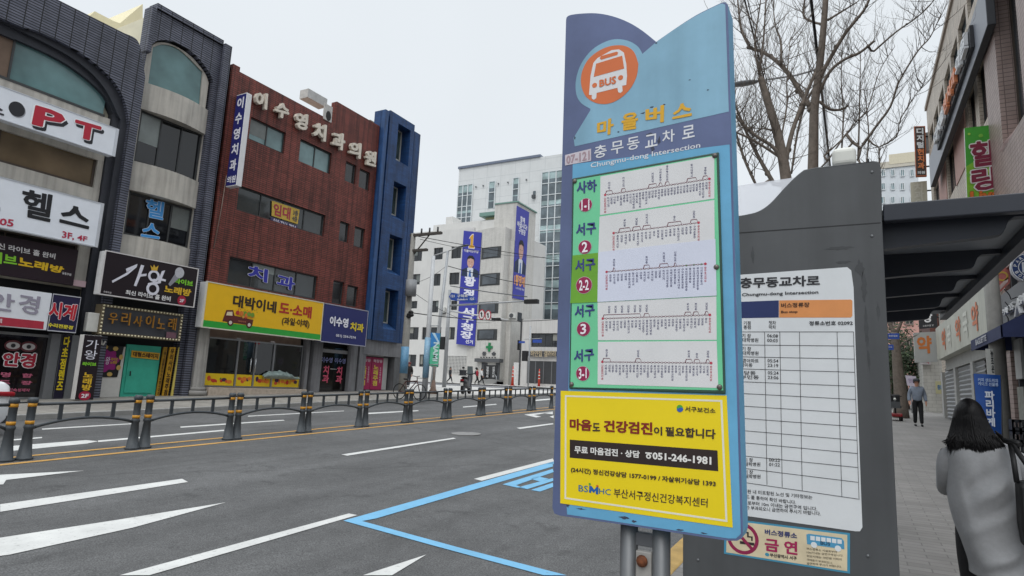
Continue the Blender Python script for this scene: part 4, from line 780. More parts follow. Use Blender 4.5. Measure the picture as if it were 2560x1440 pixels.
b.plate(SY, S_((1473, 1231), (1474, 1214), (1480, 1215), (1486, 1224), (1492, 1217), (1497, 1218), (1496, 1236), (1490, 1235), (1490, 1226), (1485, 1232), (1479, 1226), (1478, 1232)), M('1f5aa0'), .0125, .002)
for x, y, h in ((1475, 1210, '5a9a30'), (1494, 1215, 'c05a2a')): b.plate(SY, ell(*SY.p(x, y), .0036, n=12), M(h), .0125, .002)
ec = SY.p(1700, 1021); b.plate(SY, ell(ec[0], ec[1]+.002, .0085, .008), M('4a9a34'), .0125, .002).plate(SY, smooth([(ec[0]-.0088, ec[1]), (ec[0]-.004, ec[1]-.001), (ec[0]+.0, ec[1]+.0025), (ec[0]+.0088, ec[1]+.001), (ec[0]+.008, ec[1]-.006), (ec[0], ec[1]-.0105), (ec[0]-.007, ec[1]-.007)], 3), M('2a56a8'), .014, .002)
t0_ = SY.p(1622, 1138); b.plate(SY, ell(t0_[0], t0_[1]-.003, .0075, .007, 14), M('dcdad6'), .0125, .002).plate(SY, ell(t0_[0], t0_[1]-.003, .003, .003, 10), M('2a1e1c'), .0145, .002).plate(SY, rc(t0_[0]-.0095, t0_[1]+.004, t0_[0]+.0095, t0_[1]+.0078), M('dcdad6'), .0125, .002); b.build('emblem_mark', po)
# grime and peeled spots that the photo shows on the sign face
random.seed(9); b = MB()
def blotch(b, pl, x, y, rx, ry, mat, lift, n=14):
    c = pl.p(x, y); e = pl.p(x+rx, y); r1 = abs(e[0]-c[0]); r2 = r1*ry/rx; b.plate(pl, [(c[0]+r1*math.cos(6.28319*k/n)*random.uniform(.45, 1.15), c[1]+r2*math.sin(6.28319*k/n)*random.uniform(.45, 1.15)) for k in range(n)], mat, lift, .002)
GRM = M('3a3f52', .7, .2, 30)
for x, y, rx, ry in ((1632, 372, 6, 9), (1648, 352, 5, 12), (1625, 335, 9, 3), (1629, 268, 7, 2.5), (1660, 262, 4, 2), (1607, 283, 6, 2), (1546, 330, 3, 2), (1770, 225, 4, 2), (1724, 200, 3, 1.5), (1437, 345, 2, 5), (1420, 1263, 5, 6), (1560, 1294, 14, 4), (1585, 1303, 8, 3), (1700, 1325, 10, 2.5), (1760, 1333, 9, 2), (1452, 1272, 12, 2), (1641, 108, 3, 2)): blotch(b, SY, x, y, rx, ry, GRM, .0052)
b.build('grime', bs)
# posts
STL = M('6a6c6e', .45, .12, 8, metal=.4, streak=.2)
zb_ = walk(-.5, 1.84)
for x in (1561, 1643): 
    xx = SY.p(x, 1330)[0]; MB().tube([(xx, 1.845, zb_-.05), (xx, 1.845, 1.25)], .0255, STL, 16).build('post', bs)
xa, xb = SY.p(1561, 1330)[0], SY.p(1643, 1330)[0]
MB().box((xa, 1.835, SY.p(1600, 1373)[1]), (xb, 1.855, SY.p(1600, 1338)[1]), M('54565a', .5, .1)).build('crossbar', bs, bev=.003)
br_ = MB().box((xa+.024, 1.83, SY.p(1600, 1560)[1]), (xb-.024, 1.85, SY.p(1600, 1384)[1]), M('9a9894', .5, .2, 20)).build('mounting_plate', bs, bev=.004)
MB().ball((SY.p(1598, 1408)[0], 1.825, SY.p(1598, 1408)[1]), (.017, .012, .017), M('6a3c22', .8, .5, 60), 10, 6).build('rusty_bolt', br_)
# ------------------------------------------------------------------ bus shelter
HP = YP(3.8); HP.ws = .3; HG = M('4c4e50', .5, .12, 2.5, streak=.2); HD = M('33363a', .5, .1); HB = M('262a33', .45, .1)
zg = walk(0, 3.8)
h_ = thing('bus_shelter', (HP.p(1960, 1300)[0], 3.9, zg), 'dark grey bus shelter end panel with timetable and a flat roof', 'bus shelter')
hq = HP.q; xl = HP.p(1707, 1345)[0]; xr = HP.p(2250, 1440)[0]
prof = [(xl, zg), (xr, zg)]+hq((2206, 560))+smooth(hq((2203, 430), (2201, 412), (2196, 404), (2185, 402)), 3)+hq((2040, 418))+smooth(hq((2010, 424), (1990, 440), (1960, 470), (1925, 508), (1895, 528), (1865, 536), (1840, 540)), 4)
prof += [(xl, HP.p(1840, 540)[1]-.01)]
MB().plate(HP, prof, HG, 0, .22/.3, side=HD).build('end_panel', h_, bev=.012)
sm_ = hq((1838, 583), (2202, 557)); MB().plate(HP, [(xl, sm_[0][1]-.004), (sm_[1][0], sm_[1][1]-.003), (sm_[1][0], sm_[1][1]+.003), (xl, sm_[0][1]+.004)], M('1c1d1f'), .002, .002).build('panel_seam', h_)
pst = hq((2118, 668), (2128, 676), (2134, 720), (2140, 900), (2156, 1318), (2150, 1328), (2138, 1328), (1862, 1293)); px0 = pst[-1][0]-.22
tp = MB().plate(HP, [(px0, HP.p(1845, 690)[1])]+pst[:-1]+[(px0, pst[-1][1]+.01)], M('cdd0d2', .35, .05, 5, bump=.08), .006, .006).build('timetable_poster', h_)
NVY = M('24305c', .4); b = MB()
b.plate(HP, [(px0+.02, HP.p(1850, 756)[1])]+hq((1947, 751), (1947, 794))+[(px0+.02, HP.p(1850, 796)[1])], NVY, .009, .003).plate(HP, hq((1948, 751), (2127, 749), (2131, 752), (2131, 790), (2127, 794), (1948, 794)), M('d08a52', .4), .009, .003); b.build('colour_band', tp)
b = MB(); INK = '26262a'
def ht(s, q, h=INK, bo=.02): b.txt(HP, s, hq(*q), M(h, .5, .03), .0125, bo)
ht('충무동교차로', ((1850, 695), (2050, 688), (2050, 715), (1850, 721)), bo=.035); ht('Chungmu-dong Intersection', ((1855, 733), (2046, 726), (2046, 737), (1855, 743)), bo=.02)
ht('버스정류장', ((1953, 758), (2024, 756), (2024, 768), (1953, 770)), '3a2418'); ht('Bus stop', ((1953, 777), (1994, 776), (1994, 784), (1953, 785)), '3a2418'); ht('0', ((1844, 760), (1852, 760), (1852, 770), (1844, 770)), 'd8d8dc'); ht('ro', ((1844, 778), (1852, 778), (1852, 784), (1844, 784)), 'd8d8dc')
ht('기점\n종점', ((1859, 803), (1877, 803), (1877, 823), (1859, 823)), bo=.015); ht('첫차\n막차', ((1922, 802), (1940, 802), (1940, 823), (1922, 823)), bo=.015); ht('정류소번호 02092', ((2023, 803), (2132, 802), (2132, 813), (2023, 814)), bo=.02)
ys = [829, 861, 893, 925, 954, 983, 1013, 1043, 1073, 1103, 1133, 1163, 1193, 1222]
def rowy(i, x): s = (x-1850)/285; return (829, 861.5, 891, 921, 953, 982, 1013, 1044, 1074, 1104, 1137, 1167, 1201)[i]+s*(0, 3, 6, 9, 12, 16, 20, 22, 26, 29, 31, 38, 46)[i]
for i in range(13):
    a = hq((1842, rowy(i, 1842)), (2134+i*1.0, rowy(i, 2134)), (2134+i, rowy(i, 2134)+1.3), (1842, rowy(i, 1842)+1.3)); a[0] = (px0+.02, a[0][1]); a[3] = (px0+.02, a[3][1]); b.plate(HP, a, M('3a3a3e'), .011, .002)
for x0, x1 in ((1911, 1917), (1949, 1955), (1998, 2005), (2092, 2104), (2133, 2147)): b.plate(HP, hq((x0, rowy(0, x0)), (x0+1.3, rowy(0, x0)), (x1+1.3, rowy(12, x1)), (x1, rowy(12, x1))), M('3a3a3e'), .011, .002)
for i, t1, t2 in ((0, '기 장\n부산대학병원', '06:08\n00:03'), (1, '기 장\n부산대학병원', ''), (2, '미주공아파트\n아미동', '05:54\n23:19'), (3, '용당동\n남부민동', '05:24\n23:06'), (10, '기 장\n부산대학병원', '00:22\n01:22'), (11, '기 장\n부산대학병원', '')):
    ya_ = rowy(i, 1870)+5; o_ = i*.5
    ht(t1, ((1836+o_, ya_), (1896+o_, ya_+.8), (1896+o_, ya_+21.5), (1836+o_, ya_+21)), bo=.012)
    if t2: ht(t2, ((1918+o_, ya_+1), (1945+o_, ya_+2), (1945+o_, ya_+22), (1918+o_, ya_+21)), bo=.015)
for k, s in enumerate(('본 표지판 내 미포함된 노선 및 기타정보는', '정보코드 를 통하여 확인 바랍니다.', '본 시설로부터 10m 이내는 금연구역 입니다.', '과태료가 부과되오니 금연하여 주시기 바랍니다.')):
    yy = 1222+(0, 13, 29, 41)[k]; xe = (2031, 1990, 2043, 2052)[k]; ht(s, ((1836, yy-2), (xe, yy+16), (xe, yy+26), (1836, yy+8)), bo=.012)
b.build('lettering', tp)
b = MB(); SMG = M('3e4042', .6, .2, 12)
for x, y, rx, ry in ((2150, 672, 12, 30), (2160, 720, 8, 50), (2166, 820, 6, 60), (2196, 780, 5, 30), (2172, 900, 4, 40), (1882, 640, 5, 26), (2110, 655, 22, 5), (2098, 620, 40, 6)): blotch(b, HP, x, y, rx, ry, SMG, .003, 18)
b.build('smudge', h_)
for x, y in ((2170, 1390), (1745, 1400), (2180, 590), (2180, 430)): MB().ball(HP.at(*HP.p(x, y), .003), (.008, .004, .008), M('6a6c6e', .4, metal=.5), 8, 5).build('fixing_screw', h_)
# no smoking sticker
sq = hq((1812, 1295), (2125, 1333), (2125, 1434), (1810, 1384)); ns = MB().plate(HP, sq, M('3f88a6', .45, .1, 6), .006, .006).build('no_smoking_sticker', h_)
b = MB().plate(HP, sub(sq, .02, .05, .98, .95), M('cdbfa0', .5, .14, 8), .009, .003); c_ = HP.p(1857, 1346); r_ = HP.p(1897, 1346)[0]-c_[0]
b.plate(HP, ring(HP, c_, r_, r_*.78), M('8a1a48'), .011, .002); a_ = .707*r_*.85; w_ = .07*r_/.5
b.plate(HP, [(c_[0]-a_-w_*.5, c_[1]+a_-w_*.5), (c_[0]-a_+w_*.5, c_[1]+a_+w_*.5), (c_[0]+a_+w_*.5, c_[1]-a_+w_*.5), (c_[0]+a_-w_*.5, c_[1]-a_-w_*.5)], M('8a1a48'), .0125, .002)
b.plate(HP, hq((1850, 1352), (1886, 1357), (1886, 1364), (1850, 1359)), M('2a2224'), .0118, .002).plate(HP, hq((1862, 1329), (1872, 1330), (1872, 1340), (1882, 1341), (1882, 1352), (1878, 1352), (1878, 1344), (1868, 1343), (1868, 1333), (1862, 1332)), M('2a2224'), .0118, .002)
for s, q_, h, bo in (('버스정류소', ((1912, 1322), (1993, 1332), (1993, 1347), (1912, 1336)), '2c3468', .04), ('금 연', ((1912, 1344), (1994, 1354), (1994, 1388), (1912, 1376)), '9a1c50', .04), ('부산광역시 서구', ((1925, 1382), (1992, 1391), (1992, 1401), (1925, 1391)), '4a4440', .03)): b.txt(HP, s, hq(*q_), M(h), .0125, bo)
for k, s in enumerate(('버스정류소 시설로부터', '10m이내는 금연구역입니다.', '위반시에는 10만원 이하의', '과태료가 부과되오니,', '금연하여 주시기 바랍니다.')): y_ = 1368+k*9.2; xe = (2092, 2108, 2104, 2082, 2104)[k]; b.txt(HP, s, hq((2017, y_), (xe, y_+9), (xe, y_+15), (2017, y_+6)), M('4a4038'), .0118, .01)
b.plate(HP, ell(*HP.p(1918, 1386), .011, .009, 12), M('3a86a0'), .0118, .002)
b.plate(HP, hq((2016, 1336), (2022, 1334), (2104, 1345), (2110, 1352), (2111, 1373), (2018, 1360)), M('4a90b4'), .0118, .002)
for k in range(6): x = 2026+k*13.5; b.plate(HP, hq((x, 1339+k*1.75), (x+11, 1340.5+k*1.75), (x+11, 1351+k*1.75), (x, 1349.5+k*1.75)), M('d2d6d8'), .0135, .002)
for x, y in ((2035, 1362), (2095, 1371)): b.plate(HP, ell(*HP.p(x, y), .015, .015, 14), M('d2d6d8'), .0145, .002)
b.txt(HP, 'BUS', hq((2051, 1352), (2076, 1355), (2076, 1364), (2051, 1361)), M('24506c'), .0135, .03); b.build('sticker_print', ns)
# clear windscreen, roof, ribs, lamps
gmt = bpy.data.materials.new('clear_panel'); gmt.use_nodes = True; g_ = gmt.node_tree.nodes['Principled BSDF']; g_.inputs['Base Color'].default_value = (.86, .88, .93, 1); g_.inputs['Roughness'].default_value = .25; g_.inputs['Alpha'].default_value = .55
G2 = YP(4.25); MB().plate(G2, G2.q((1700, 486), (1990, 443), (1990, 545), (1700, 560)), gmt, 0, .012).build('windscreen', h_)
C0 = HP.p(2205, 545); zc = C0[1]; x0, x1 = .02, .845; y0_, y1_ = 3.86, 8.3
MB().box((x0, y0_, zc+.02), (x1+.05, y1_, zc+.06), M('70757c', .5, .1)).box((xr+.004, 3.795, zc-.02), (x1+.05, y0_, zc+.075), HB).box((x1, y0_, zc-.05), (x1+.07, y1_, zc+.018), HB).box((x0-.02, y0_, zc-.1), (x0+.06, y1_, zc+.018), HD).build('roof', h_, bev=.006)
for i in range(5):
    y = 3.93+i*.95; pr = [(x0+.06, zc+.018), (x1, zc+.018), (x1, zc-.01)]+smooth([(x1-.10, zc-.012), (x1-.125, zc-.03), (x1-.15, zc-.09), (x1-.19, zc-.105)], 3)+[(x0+.06, zc-.15)]
    MB().plate(YP(y), pr, HB, 0, .07).build('rib', h_)
    MB().ball((.395, y+.12, zc-.09), (.03, .03, .02), M('d8d8d6', .3, emit=.15), 10, 5).tube([(.395, y+.12, zc-.09), (.395, y+.12, zc+.02)], .02, HB, 6).build('lamp', h_)
for y in (8.1,): MB().tube([(x0, y, walk(0, y)-.02), (x0, y, zc-.05)], .05, HD, 10).build('post', h_)
# white antenna box on the panel
c = HP.p(2110, 377); b = MB(); b.box((HP.p(2078, 380)[0], 3.88, HP.p(2078, 405)[1]), (HP.p(2141, 380)[0], 4.02, HP.p(2141, 349)[1]), M('c9c9c2', .4, .05)); ab = b.build('antenna_box', h_, bev=.03, seg=4)
MB().tube([(c[0], 3.93, HP.p(2110, 415)[1]-.03), (c[0], 3.93, HP.p(2110, 400)[1])], .02, M('a8a8a2'), 8).build('mount', ab); MB().tube([(HP.p(2172, 400)[0], 3.92, HP.p(2172, 410)[1]-.02), (HP.p(2171, 379)[0], 3.92, HP.p(2171, 379)[1])], .006, DARK, 6).build('aerial', h_)
# ------------------------------------------------------------------ clinic block beyond the corner
HZ = YP(62); WB = BR('c9c7c2', 'c2c0bb', 'aaa8a4', .3, .1, .5, .006, rough=.7, streak=.15, big=.1, bump=.1); WPL = M('cdccc9', .7, .06, .6, streak=.05)
GRT = M('bfc3c4', .6, .05, .5, streak=.06); g0 = 1.3
t = thing('clinic_building', (-41, 66, 1.5), 'white tiled clinic building with a rounded corner at the far side of the crossing', 'building')
xw0, xw1 = HZ.p(1000, 600)[0]-8, HZ.p(1178, 700)[0]; zt = HZ.p(1160, 570)[1]
WN = [(1031, 623, 1054, 652), (1085, 620, 1106, 648), (1129, 617, 1152, 645), (1025, 686, 1049, 711), (1082, 685, 1100, 714), (1124, 682, 1147, 711), (1020, 753, 1042, 771), (1078, 752, 1095, 781), (1128, 752, 1142, 775), (1018, 818, 1045, 849), (1056, 818, 1067, 849), (1074, 818, 1102, 846), (1114, 818, 1136, 849), (1009, 886, 1039, 916), (1049, 886, 1061, 917), (1079, 888, 1096, 918)]
wr = [HZ.r(*a) for a in WN]; lat = HZ.r(1116, 889, 1179, 934)
MB().plate(HZ, [rc(xw0, g0, xw1, zt)]+wr, WPL, 0, .4).build('wall', t)
for a in wr: win(t, HZ, a, 2, FRM, glass('22262a', .06), .2, .07)
l0 = lat[0]; l2 = lat[2]; MB().plate(HZ, lat, M('6b6d6e', .7), .01, .02).build('vent_recess', t)
b = MB(); n = 18
for i in range(n+1): x = l0[0]+(l2[0]-l0[0])*i/n; b.plate(HZ, rc(x-.03, l2[1], x+.03, l0[1]), WPL, .08, .07)
for i in range(13): z = l2[1]+(l0[1]-l2[1])*i/12; b.plate(HZ, rc(l0[0], z-.03, l2[0], z+.03), WPL, .083, .07)
b.build('lattice_block', t)
MB().box((xw0, 62.42, g0), (HZ.p(1266, 700)[0], 72, zt-.5), WPL).build('rear_block', t)
# rounded corner bay
cx0, cx1 = xw1, HZ.p(1268, 700)[0]; arc = [(cx0+(cx1-cx0)*i/12, 62-.02-1.0*math.sin(math.pi*i/12*.62+.0)) for i in range(13)]
def bay(z0, z1, mat, name, off=0):
    pts = [(x, y-off) for x, y in arc]; return MB().loft([[(x, y, z) for x, y in pts]+[(cx1, 62.5, z), (cx0, 62.5, z)] for z in (z0, z1)], mat, sm=False).build(name, t)
zz = [HZ.p(1235, y)[1] for y in (985, 853, 824, 787, 756, 718, 686, 651, 621, 575)]
bay(zz[0], zz[9], WB, 'bay_wall')
for i in (1, 3, 5, 7):
    aw = arc[4:12]; ring_ = lambda o, z, s_=0: [(x, y-o, z) for x, y in aw]+[(x, y+.3, z) for x, y in reversed(aw)]
    f = MB().loft([ring_(.04, z) for z in (zz[i]+.05, zz[i+1]-.05)], FRM, sm=False).build('bay_window', t)
    aw = arc[5:11]; MB().loft([ring_(.09, z) for z in (zz[i]+.2, zz[i+1]-.2)], glass('4a5056', .05), sm=False).build('pane', f)
# stair tower and its side
tx0, tx1 = HZ.p(1232, 511)[0], HZ.p(1288, 503)[0]; tz = HZ.p(1260, 506)[1]; SX = XP(tx1); yS = SX.p(1339, 545)[0]
MB().box((tx0+.02, 62.5, zt-2), (tx1, yS, tz), WB).box((cx1-.02, 62.3, g0), (tx1, yS, zt-1.99), WB).build('stair_tower', t)
MB().box((tx0, 62.4, tz), (tx1+.15, yS+.1, tz+.16), M('6f8f86', .5)).build('coping', t)
for a in ((1283, 779, 1295, 805), (1272, 848, 1283, 871)): pass
for z in (780, 850): MB().plate(SX, SX.r(1294, z, 1304, z+26), glass('22262a'), .01, .02).build('window', t)
b = MB(); b.box((HZ.p(1067, 545)[0], 63.5, zt-.4), (HZ.p(1232, 560)[0], 70, HZ.p(1067, 556)[1]), WPL).box((HZ.p(1092, 545)[0], 64, zt), (HZ.p(1108, 560)[0], 66, HZ.p(1100, 532)[1]), WPL).box((HZ.p(1140, 545)[0], 66, zt), (HZ.p(1195, 560)[0], 70, HZ.p(1150, 536)[1]), WPL).build('roof_house', t)
b = MB(); b.box((HZ.p(1190, 530)[0], 62.8, HZ.p(1190, 535)[1]-.1), (tx0, 66, HZ.p(1190, 528)[1]), M('6f8f86', .5)).box((HZ.p(1197, 530)[0], 63.6, HZ.p(1190, 548)[1]), (tx0, 66, HZ.p(1190, 535)[1]-.1), M('b3b08c', .7)).box((HZ.p(1195, 530)[0], 63, zt-.2), (tx0, 65, HZ.p(1190, 548)[1]), WPL).build('roof_shelter', t)
e = arc[6]; pe = Plane((0, e[1]-.35, 0), (1, 0, 0), (0, -1, 0)); 
MB().plate(pe, pe.r(1192, 854, 1249, 897), WB, 0, .6).build('entrance_fascia', t)
MB().plate(pe, pe.r(1188, 896, 1250, 906), M('55575a', .6), .15, .9).build('entrance_canopy', t)
MB().plate(pe, pe.r(1202, 906, 1245, 952), M('4a4c4f', .6), -.2, .1).build('door_frame', t)
d = MB().plate(pe, pe.r(1208, 912, 1240, 948), glass('0d0e10'), -.15, .06).build('door', t); b = MB()
for x in (1217, 1232): b.txt(pe, '\n'.join('정형외과' if x < 1225 else '신경외과'), pe.r(x-2.5, 916, x+2.5, 944), M('c9c9c9'), -.14, .03)
b.build('lettering', d); cq = pe.p(1224, 868); b = MB()
b.plate(pe, rc(cq[0]-.14, cq[1]-.5, cq[0]+.14, cq[1]+.5), M('1c7a4a', .4), .12, .1).plate(pe, rc(cq[0]-.42, cq[1]-.14, cq[0]+.42, cq[1]+.14), M('1c7a4a', .4), .118, .1).build('green_cross', t)
b = MB().txt(pe, '웅', pe.r(1206, 879, 1216, 889), M('55565a', metal=.3), .08, .05, d=.05).txt(pe, '송', pe.r(1230, 879, 1240, 889), M('55565a', metal=.3), .08, .05, d=.05); b.build('lettering', t)
b = MB().txt(pe, '■ ■ ■ ■ ■ ■', pe.r(1203, 892, 1242, 896), M('3a3a3c'), .2, .0); b.build('lettering', t) if b.f else None
for i in range(3): MB().box((HZ.p(1222, 950)[0], e[1]-1.7+i*.35, 1.3), (HZ.p(1262, 950)[0], e[1]+.5, 1.72+i*.2), M('8d8d8b', .8, .1)).build('step', t)
rx = HZ.p(1240, 930)[0]; MB().tube([(rx+.3, e[1]-.3, 2.9), (rx+1.5, e[1]-1.6, 2.4), (rx+1.5, e[1]-1.6, 1.6)], .04, M('9a9c9e', .3, metal=.6), 6).build('handrail', t)
# election banners
BN = M('34389a', .45, .05, 2)
def banner(pl, q, lift, label, items, face):
    t = thing('election_banner', pl.at(q[3][0], q[3][1], lift), label, 'banner', None)
    MB().plate(pl, q, BN, lift, .03).build('sheet', t); let(t, pl, lift+.012, items)
    x0, y0_, x1, y1_ = face; f = sub(q, x0, y0_, x1, y1_); b = MB(); P2 = lambda a, c: sub(f, a, c, 1, 1)[0]
    b.plate(pl, [P2(*a) for a in ((.0, 1), (.02, .72), (.3, .6), (.7, .6), (1, .72), (1, 1))], M('23304c'), lift+.012, .005)
    b.plate(pl, [P2(*a) for a in ((.36, 1), (.33, .62), (.5, .56), (.68, .62), (.66, 1))], M('c9cdd6'), lift+.018, .005).plate(pl, [P2(*a) for a in ((.47, .7), (.53, .7), (.58, 1), (.43, 1))], M('2a5aa0'), lift+.024, .005)
    b.plate(pl, [P2(.5+.2*math.cos(k*.314), .36+.25*math.sin(k*.314)) for k in range(20)], M('c0988a', .5), lift+.022, .005)
    b.plate(pl, [P2(*a) for a in ((.29, .34), (.3, .16), (.4, .06), (.6, .06), (.71, .16), (.71, .34), (.67, .22), (.5, .18), (.33, .22))], M('1f1c20'), lift+.03, .005)
    for a in (.42, .58): b.plate(pl, [P2(a+.03*math.cos(k), .34+.012*math.sin(k)) for k in range(6)], M('3a2c2c'), lift+.03, .005)
    b.plate(pl, [P2(*a) for a in ((.44, .48), (.56, .48), (.5, .51))], M('d8d0cc'), lift+.03, .005); b.build('portrait_print', t); return t
b1 = Plane((HZ.p(1183, 700)[0], 61.6, 0), (1, -.12, 0), (-.12, -1, 0)); q = b1.q((1161, 577), (1206, 582), (1188, 866), (1142, 860))
ban1 = banner(b1, q, .12, 'long blue election banner with a yellow 1 and white letters on the clinic front', [('더불어민주당', sub(q, .1, .165, .9, .19), 'd8d4d8', .02), ('황', sub(q, .22, .40, .84, .49), 'dcdce6', .06), ('정', sub(q, .22, .515, .8, .59), 'dcdce6', .06), ('서', sub(q, .2, .675, .86, .745), 'dcdce6', .05), ('구', sub(q, .2, .75, .86, .805), 'dcdce6', .05), ('청', sub(q, .2, .81, .86, .875), 'dcdce6', .05), ('장', sub(q, .2, .88, .86, .945), 'dcdce6', .05), ('선거', sub(q, .5, .95, .9, .985), 'dcdce6', .03)], (.03, .205, .97, .405))
one = ((.40, .05), (.50, .028), (.56, .028), (.56, .125), (.64, .125), (.64, .148), (.36, .148), (.36, .125), (.44, .125), (.44, .062), (.36, .07))
MB().plate(b1, [sub(q, x_*1.0-.0+(x_-.5)*.25, y_+(y_-.09)*.12, 1, 1)[0] for x_, y_ in one], M('d8d4d8'), .14, .006).plate(b1, [sub(q, *a_, 1, 1)[0] for a_ in one], M('d09a28'), .15, .006).build('lettering', ban1)
q = SX.q((1290, 514), (1323, 533), (1308, 751), (1275, 735)); q = SX.q((1290, 514), (1321, 531), (1308, 751), (1279, 745))
banner(SX, q, .12, 'blue election banner with a portrait on the side of the white stair tower', [('함께\n바꿉시다!\n구청장', sub(q, .1, .09, .9, .29), 'dcdce6', .04), ('1황정재', sub(q, .06, .74, .96, .86), 'd89a5a', .06), ('서구청장 후보', sub(q, .2, .875, .95, .9), 'c9c9dc', .02)], (.03, .33, .97, .72))
# glazed office block behind
OY = YP(76); GL2 = glass('9fb3b4', .15, .5); GL3 = glass('5f6a70', .06, .6); MUL = M('cfd4d6', .5)
t = thing('office_tower', (OY.p(1275, 700)[0], 80, 1.5), 'pale grey panelled office tower with strips of glass behind the clinic', 'building')
q = (OY.p(1148, 423)[0], OY.p(1400, 385)[0]+6, OY.p(1148, 423)[1])
b = MB().box((q[0], 76, 1.3), (q[1], 92, q[2]), BR('cfd1d1', 'cbcdcd', 'b4b8b9', 2.4, 1.6, 0, .03, rough=.6, streak=.03, big=.06, bump=.1)); b.build('wall', t); MB().box((q[0]-.1, 75.8, q[2]), (OY.p(1352, 394)[0], 92.1, q[2]+.35), M('6a7384', .5)).build('coping', t)
def strip_g(x0, y0_, x1, y1_, cols, bands, nm='glass_strip'):
    r = OY.r(x0, y0_, x1, y1_); f = MB().plate(OY, r, GL2, .05, .06).build(nm, t); b = MB()
    for s0, s1 in bands: MB().plate(OY, sub(r, .02, s0, .98, s1), GL3, .08, .03).build('pane', f)
    for i in range(cols+1): x = r[0][0]+(r[1][0]-r[0][0])*i/cols; b.plate(OY, rc(x-.07, r[2][1], x+.07, r[0][1]), MUL, .16, .1)
    for k in range(int((r[0][1]-r[2][1])/1.7)): z = r[0][1]-k*1.7; b.plate(OY, rc(r[0][0], z-.05, r[1][0], z+.05), MUL, .17, .1)
    b.build('mullions', f)
strip_g(1147, 465, 1176, 590, 3, ((.15, .5), (.55, .9))); strip_g(1224, 455, 1236, 520, 1, ((.25, .7), (.75, .98))); strip_g(1284, 446, 1296, 505, 1, ((.25, .7), (.75, .98)))
strip_g(1356, 432, 1397, 800, 3, ((.05, .2), (.23, .37), (.42, .57), (.62, .74), (.79, .9), (.93, 1)))
for x, y in ((1191, 468), (1209, 465), (1247, 460), (1271, 457), (1317, 450)): MB().ball(OY.at(*OY.p(x, y), .15), .13, M('5f6365'), 8, 5).build('vent_cap', t)
MB().plate(OY, OY.r(1333, 478, 1339, 490), GL3, .06, .05).plate(OY, OY.r(1332, 489, 1339, 496), M('4a4d50'), .4, .4).build('window', t)
# small shop house right of the alley
QY = YP(60); t = thing('corner_shop_house', (QY.p(1370, 900)[0], 64, 1.5), 'low white rendered shop house with dark shutters right of the clinic', 'building')
q = (QY.p(1305, 800)[0], -17.6, QY.p(1305, 799)[1]); w0 = QY.r(1328, 833, 1395, 868); s0 = QY.r(1320, 902, 1420, 962)
MB().plate(QY, [rc(q[0], 1.3, q[1], q[2]), w0], M('c6c4c1', .7, .06, .6, streak=.15), 0, .4).build('wall', t); MB().box((q[0], 60.41, 1.3), (q[1], 70, q[2]-.4), M('bdbbb8', .8)).build('rear_block', t)
win(t, QY, w0, 4, FRM, glass('24272b'), .2, .1); f = MB().plate(QY, s0, M('3d3e40', .5, .15, 3), .02, .04).build('roller_shutter', t); b = MB()
for k in range(5): x = s0[0][0]+(s0[1][0]-s0[0][0])*k/5; b.plate(QY, rc(x-.05, s0[2][1], x+.05, s0[0][1]), M('6a6b6d'), .05, .03)
b.build('shutter_rail', f); z = QY.p(1340, 884)[1]; MB().plate(QY, rc(s0[0][0], z-.25, s0[1][0], z+.25), M('4b4b4d', .6), .3, .3).txt(QY, '하얀집 갤러리', QY.r(1330, 876, 1392, 893), M('b9a98c'), .34, .02).build('sign_band', t)
MB().plate(QY, rc(q[0]-.12, 1.3, q[0]+.06, q[2]+.1), M('3a3b3d'), .06, .3).build('corner_trim', t)
b = MB().box((QY.p(1272, 940)[0], 61, 1.3), (QY.p(1286, 940)[0], 61.5, QY.p(1280, 905)[1]), M('d2d2d0', .6)).box((QY.p(1294, 940)[0], 61, 1.3), (QY.p(1304, 940)[0], 61.5, QY.p(1280, 905)[1]), M('d2d2d0', .6)).box((QY.p(1286, 940)[0], 61.02, QY.p(1280, 918)[1]), (QY.p(1294, 940)[0], 61.48, QY.p(1280, 906)[1]), M('d2d2d0', .6)); b.box((QY.p(1286, 940)[0], 61.1, 1.3), (QY.p(1294, 940)[0], 61.3, QY.p(1280, 918)[1]), M('3c3d3f')); tag(b.build('alley_gateway'), 'white alley gateway with a narrow dark door between clinic and shop house', 'gateway')
# wooded hill far behind
b = MB(); HM = M('6f6c66', .95, .35, .08); n = 40; vs = []; fs = []
n = 110
for j in range(9):
    for i in range(n+1):
        x = -420+i*6.5; r = j/8; taper = .42+.58/(1+math.exp((x+150)/45)); hh = (62+14*math.sin(i*.35)+6*math.sin(i*1.1+1))*taper; y = 300+j*30; vs.append((x, y, 1+hh*math.sin(math.pi*r)+2.2*noise.noise((x*.11, y*.11, 0))+1.5*noise.noise((x*.4, y*.4, 3))))
for j in range(8):
    for i in range(n): a = j*(n+1)+i; fs.append((a, a+1, a+n+2, a+n+1))
b.add(vs, fs, HM, True); struct(b.build('hill'))
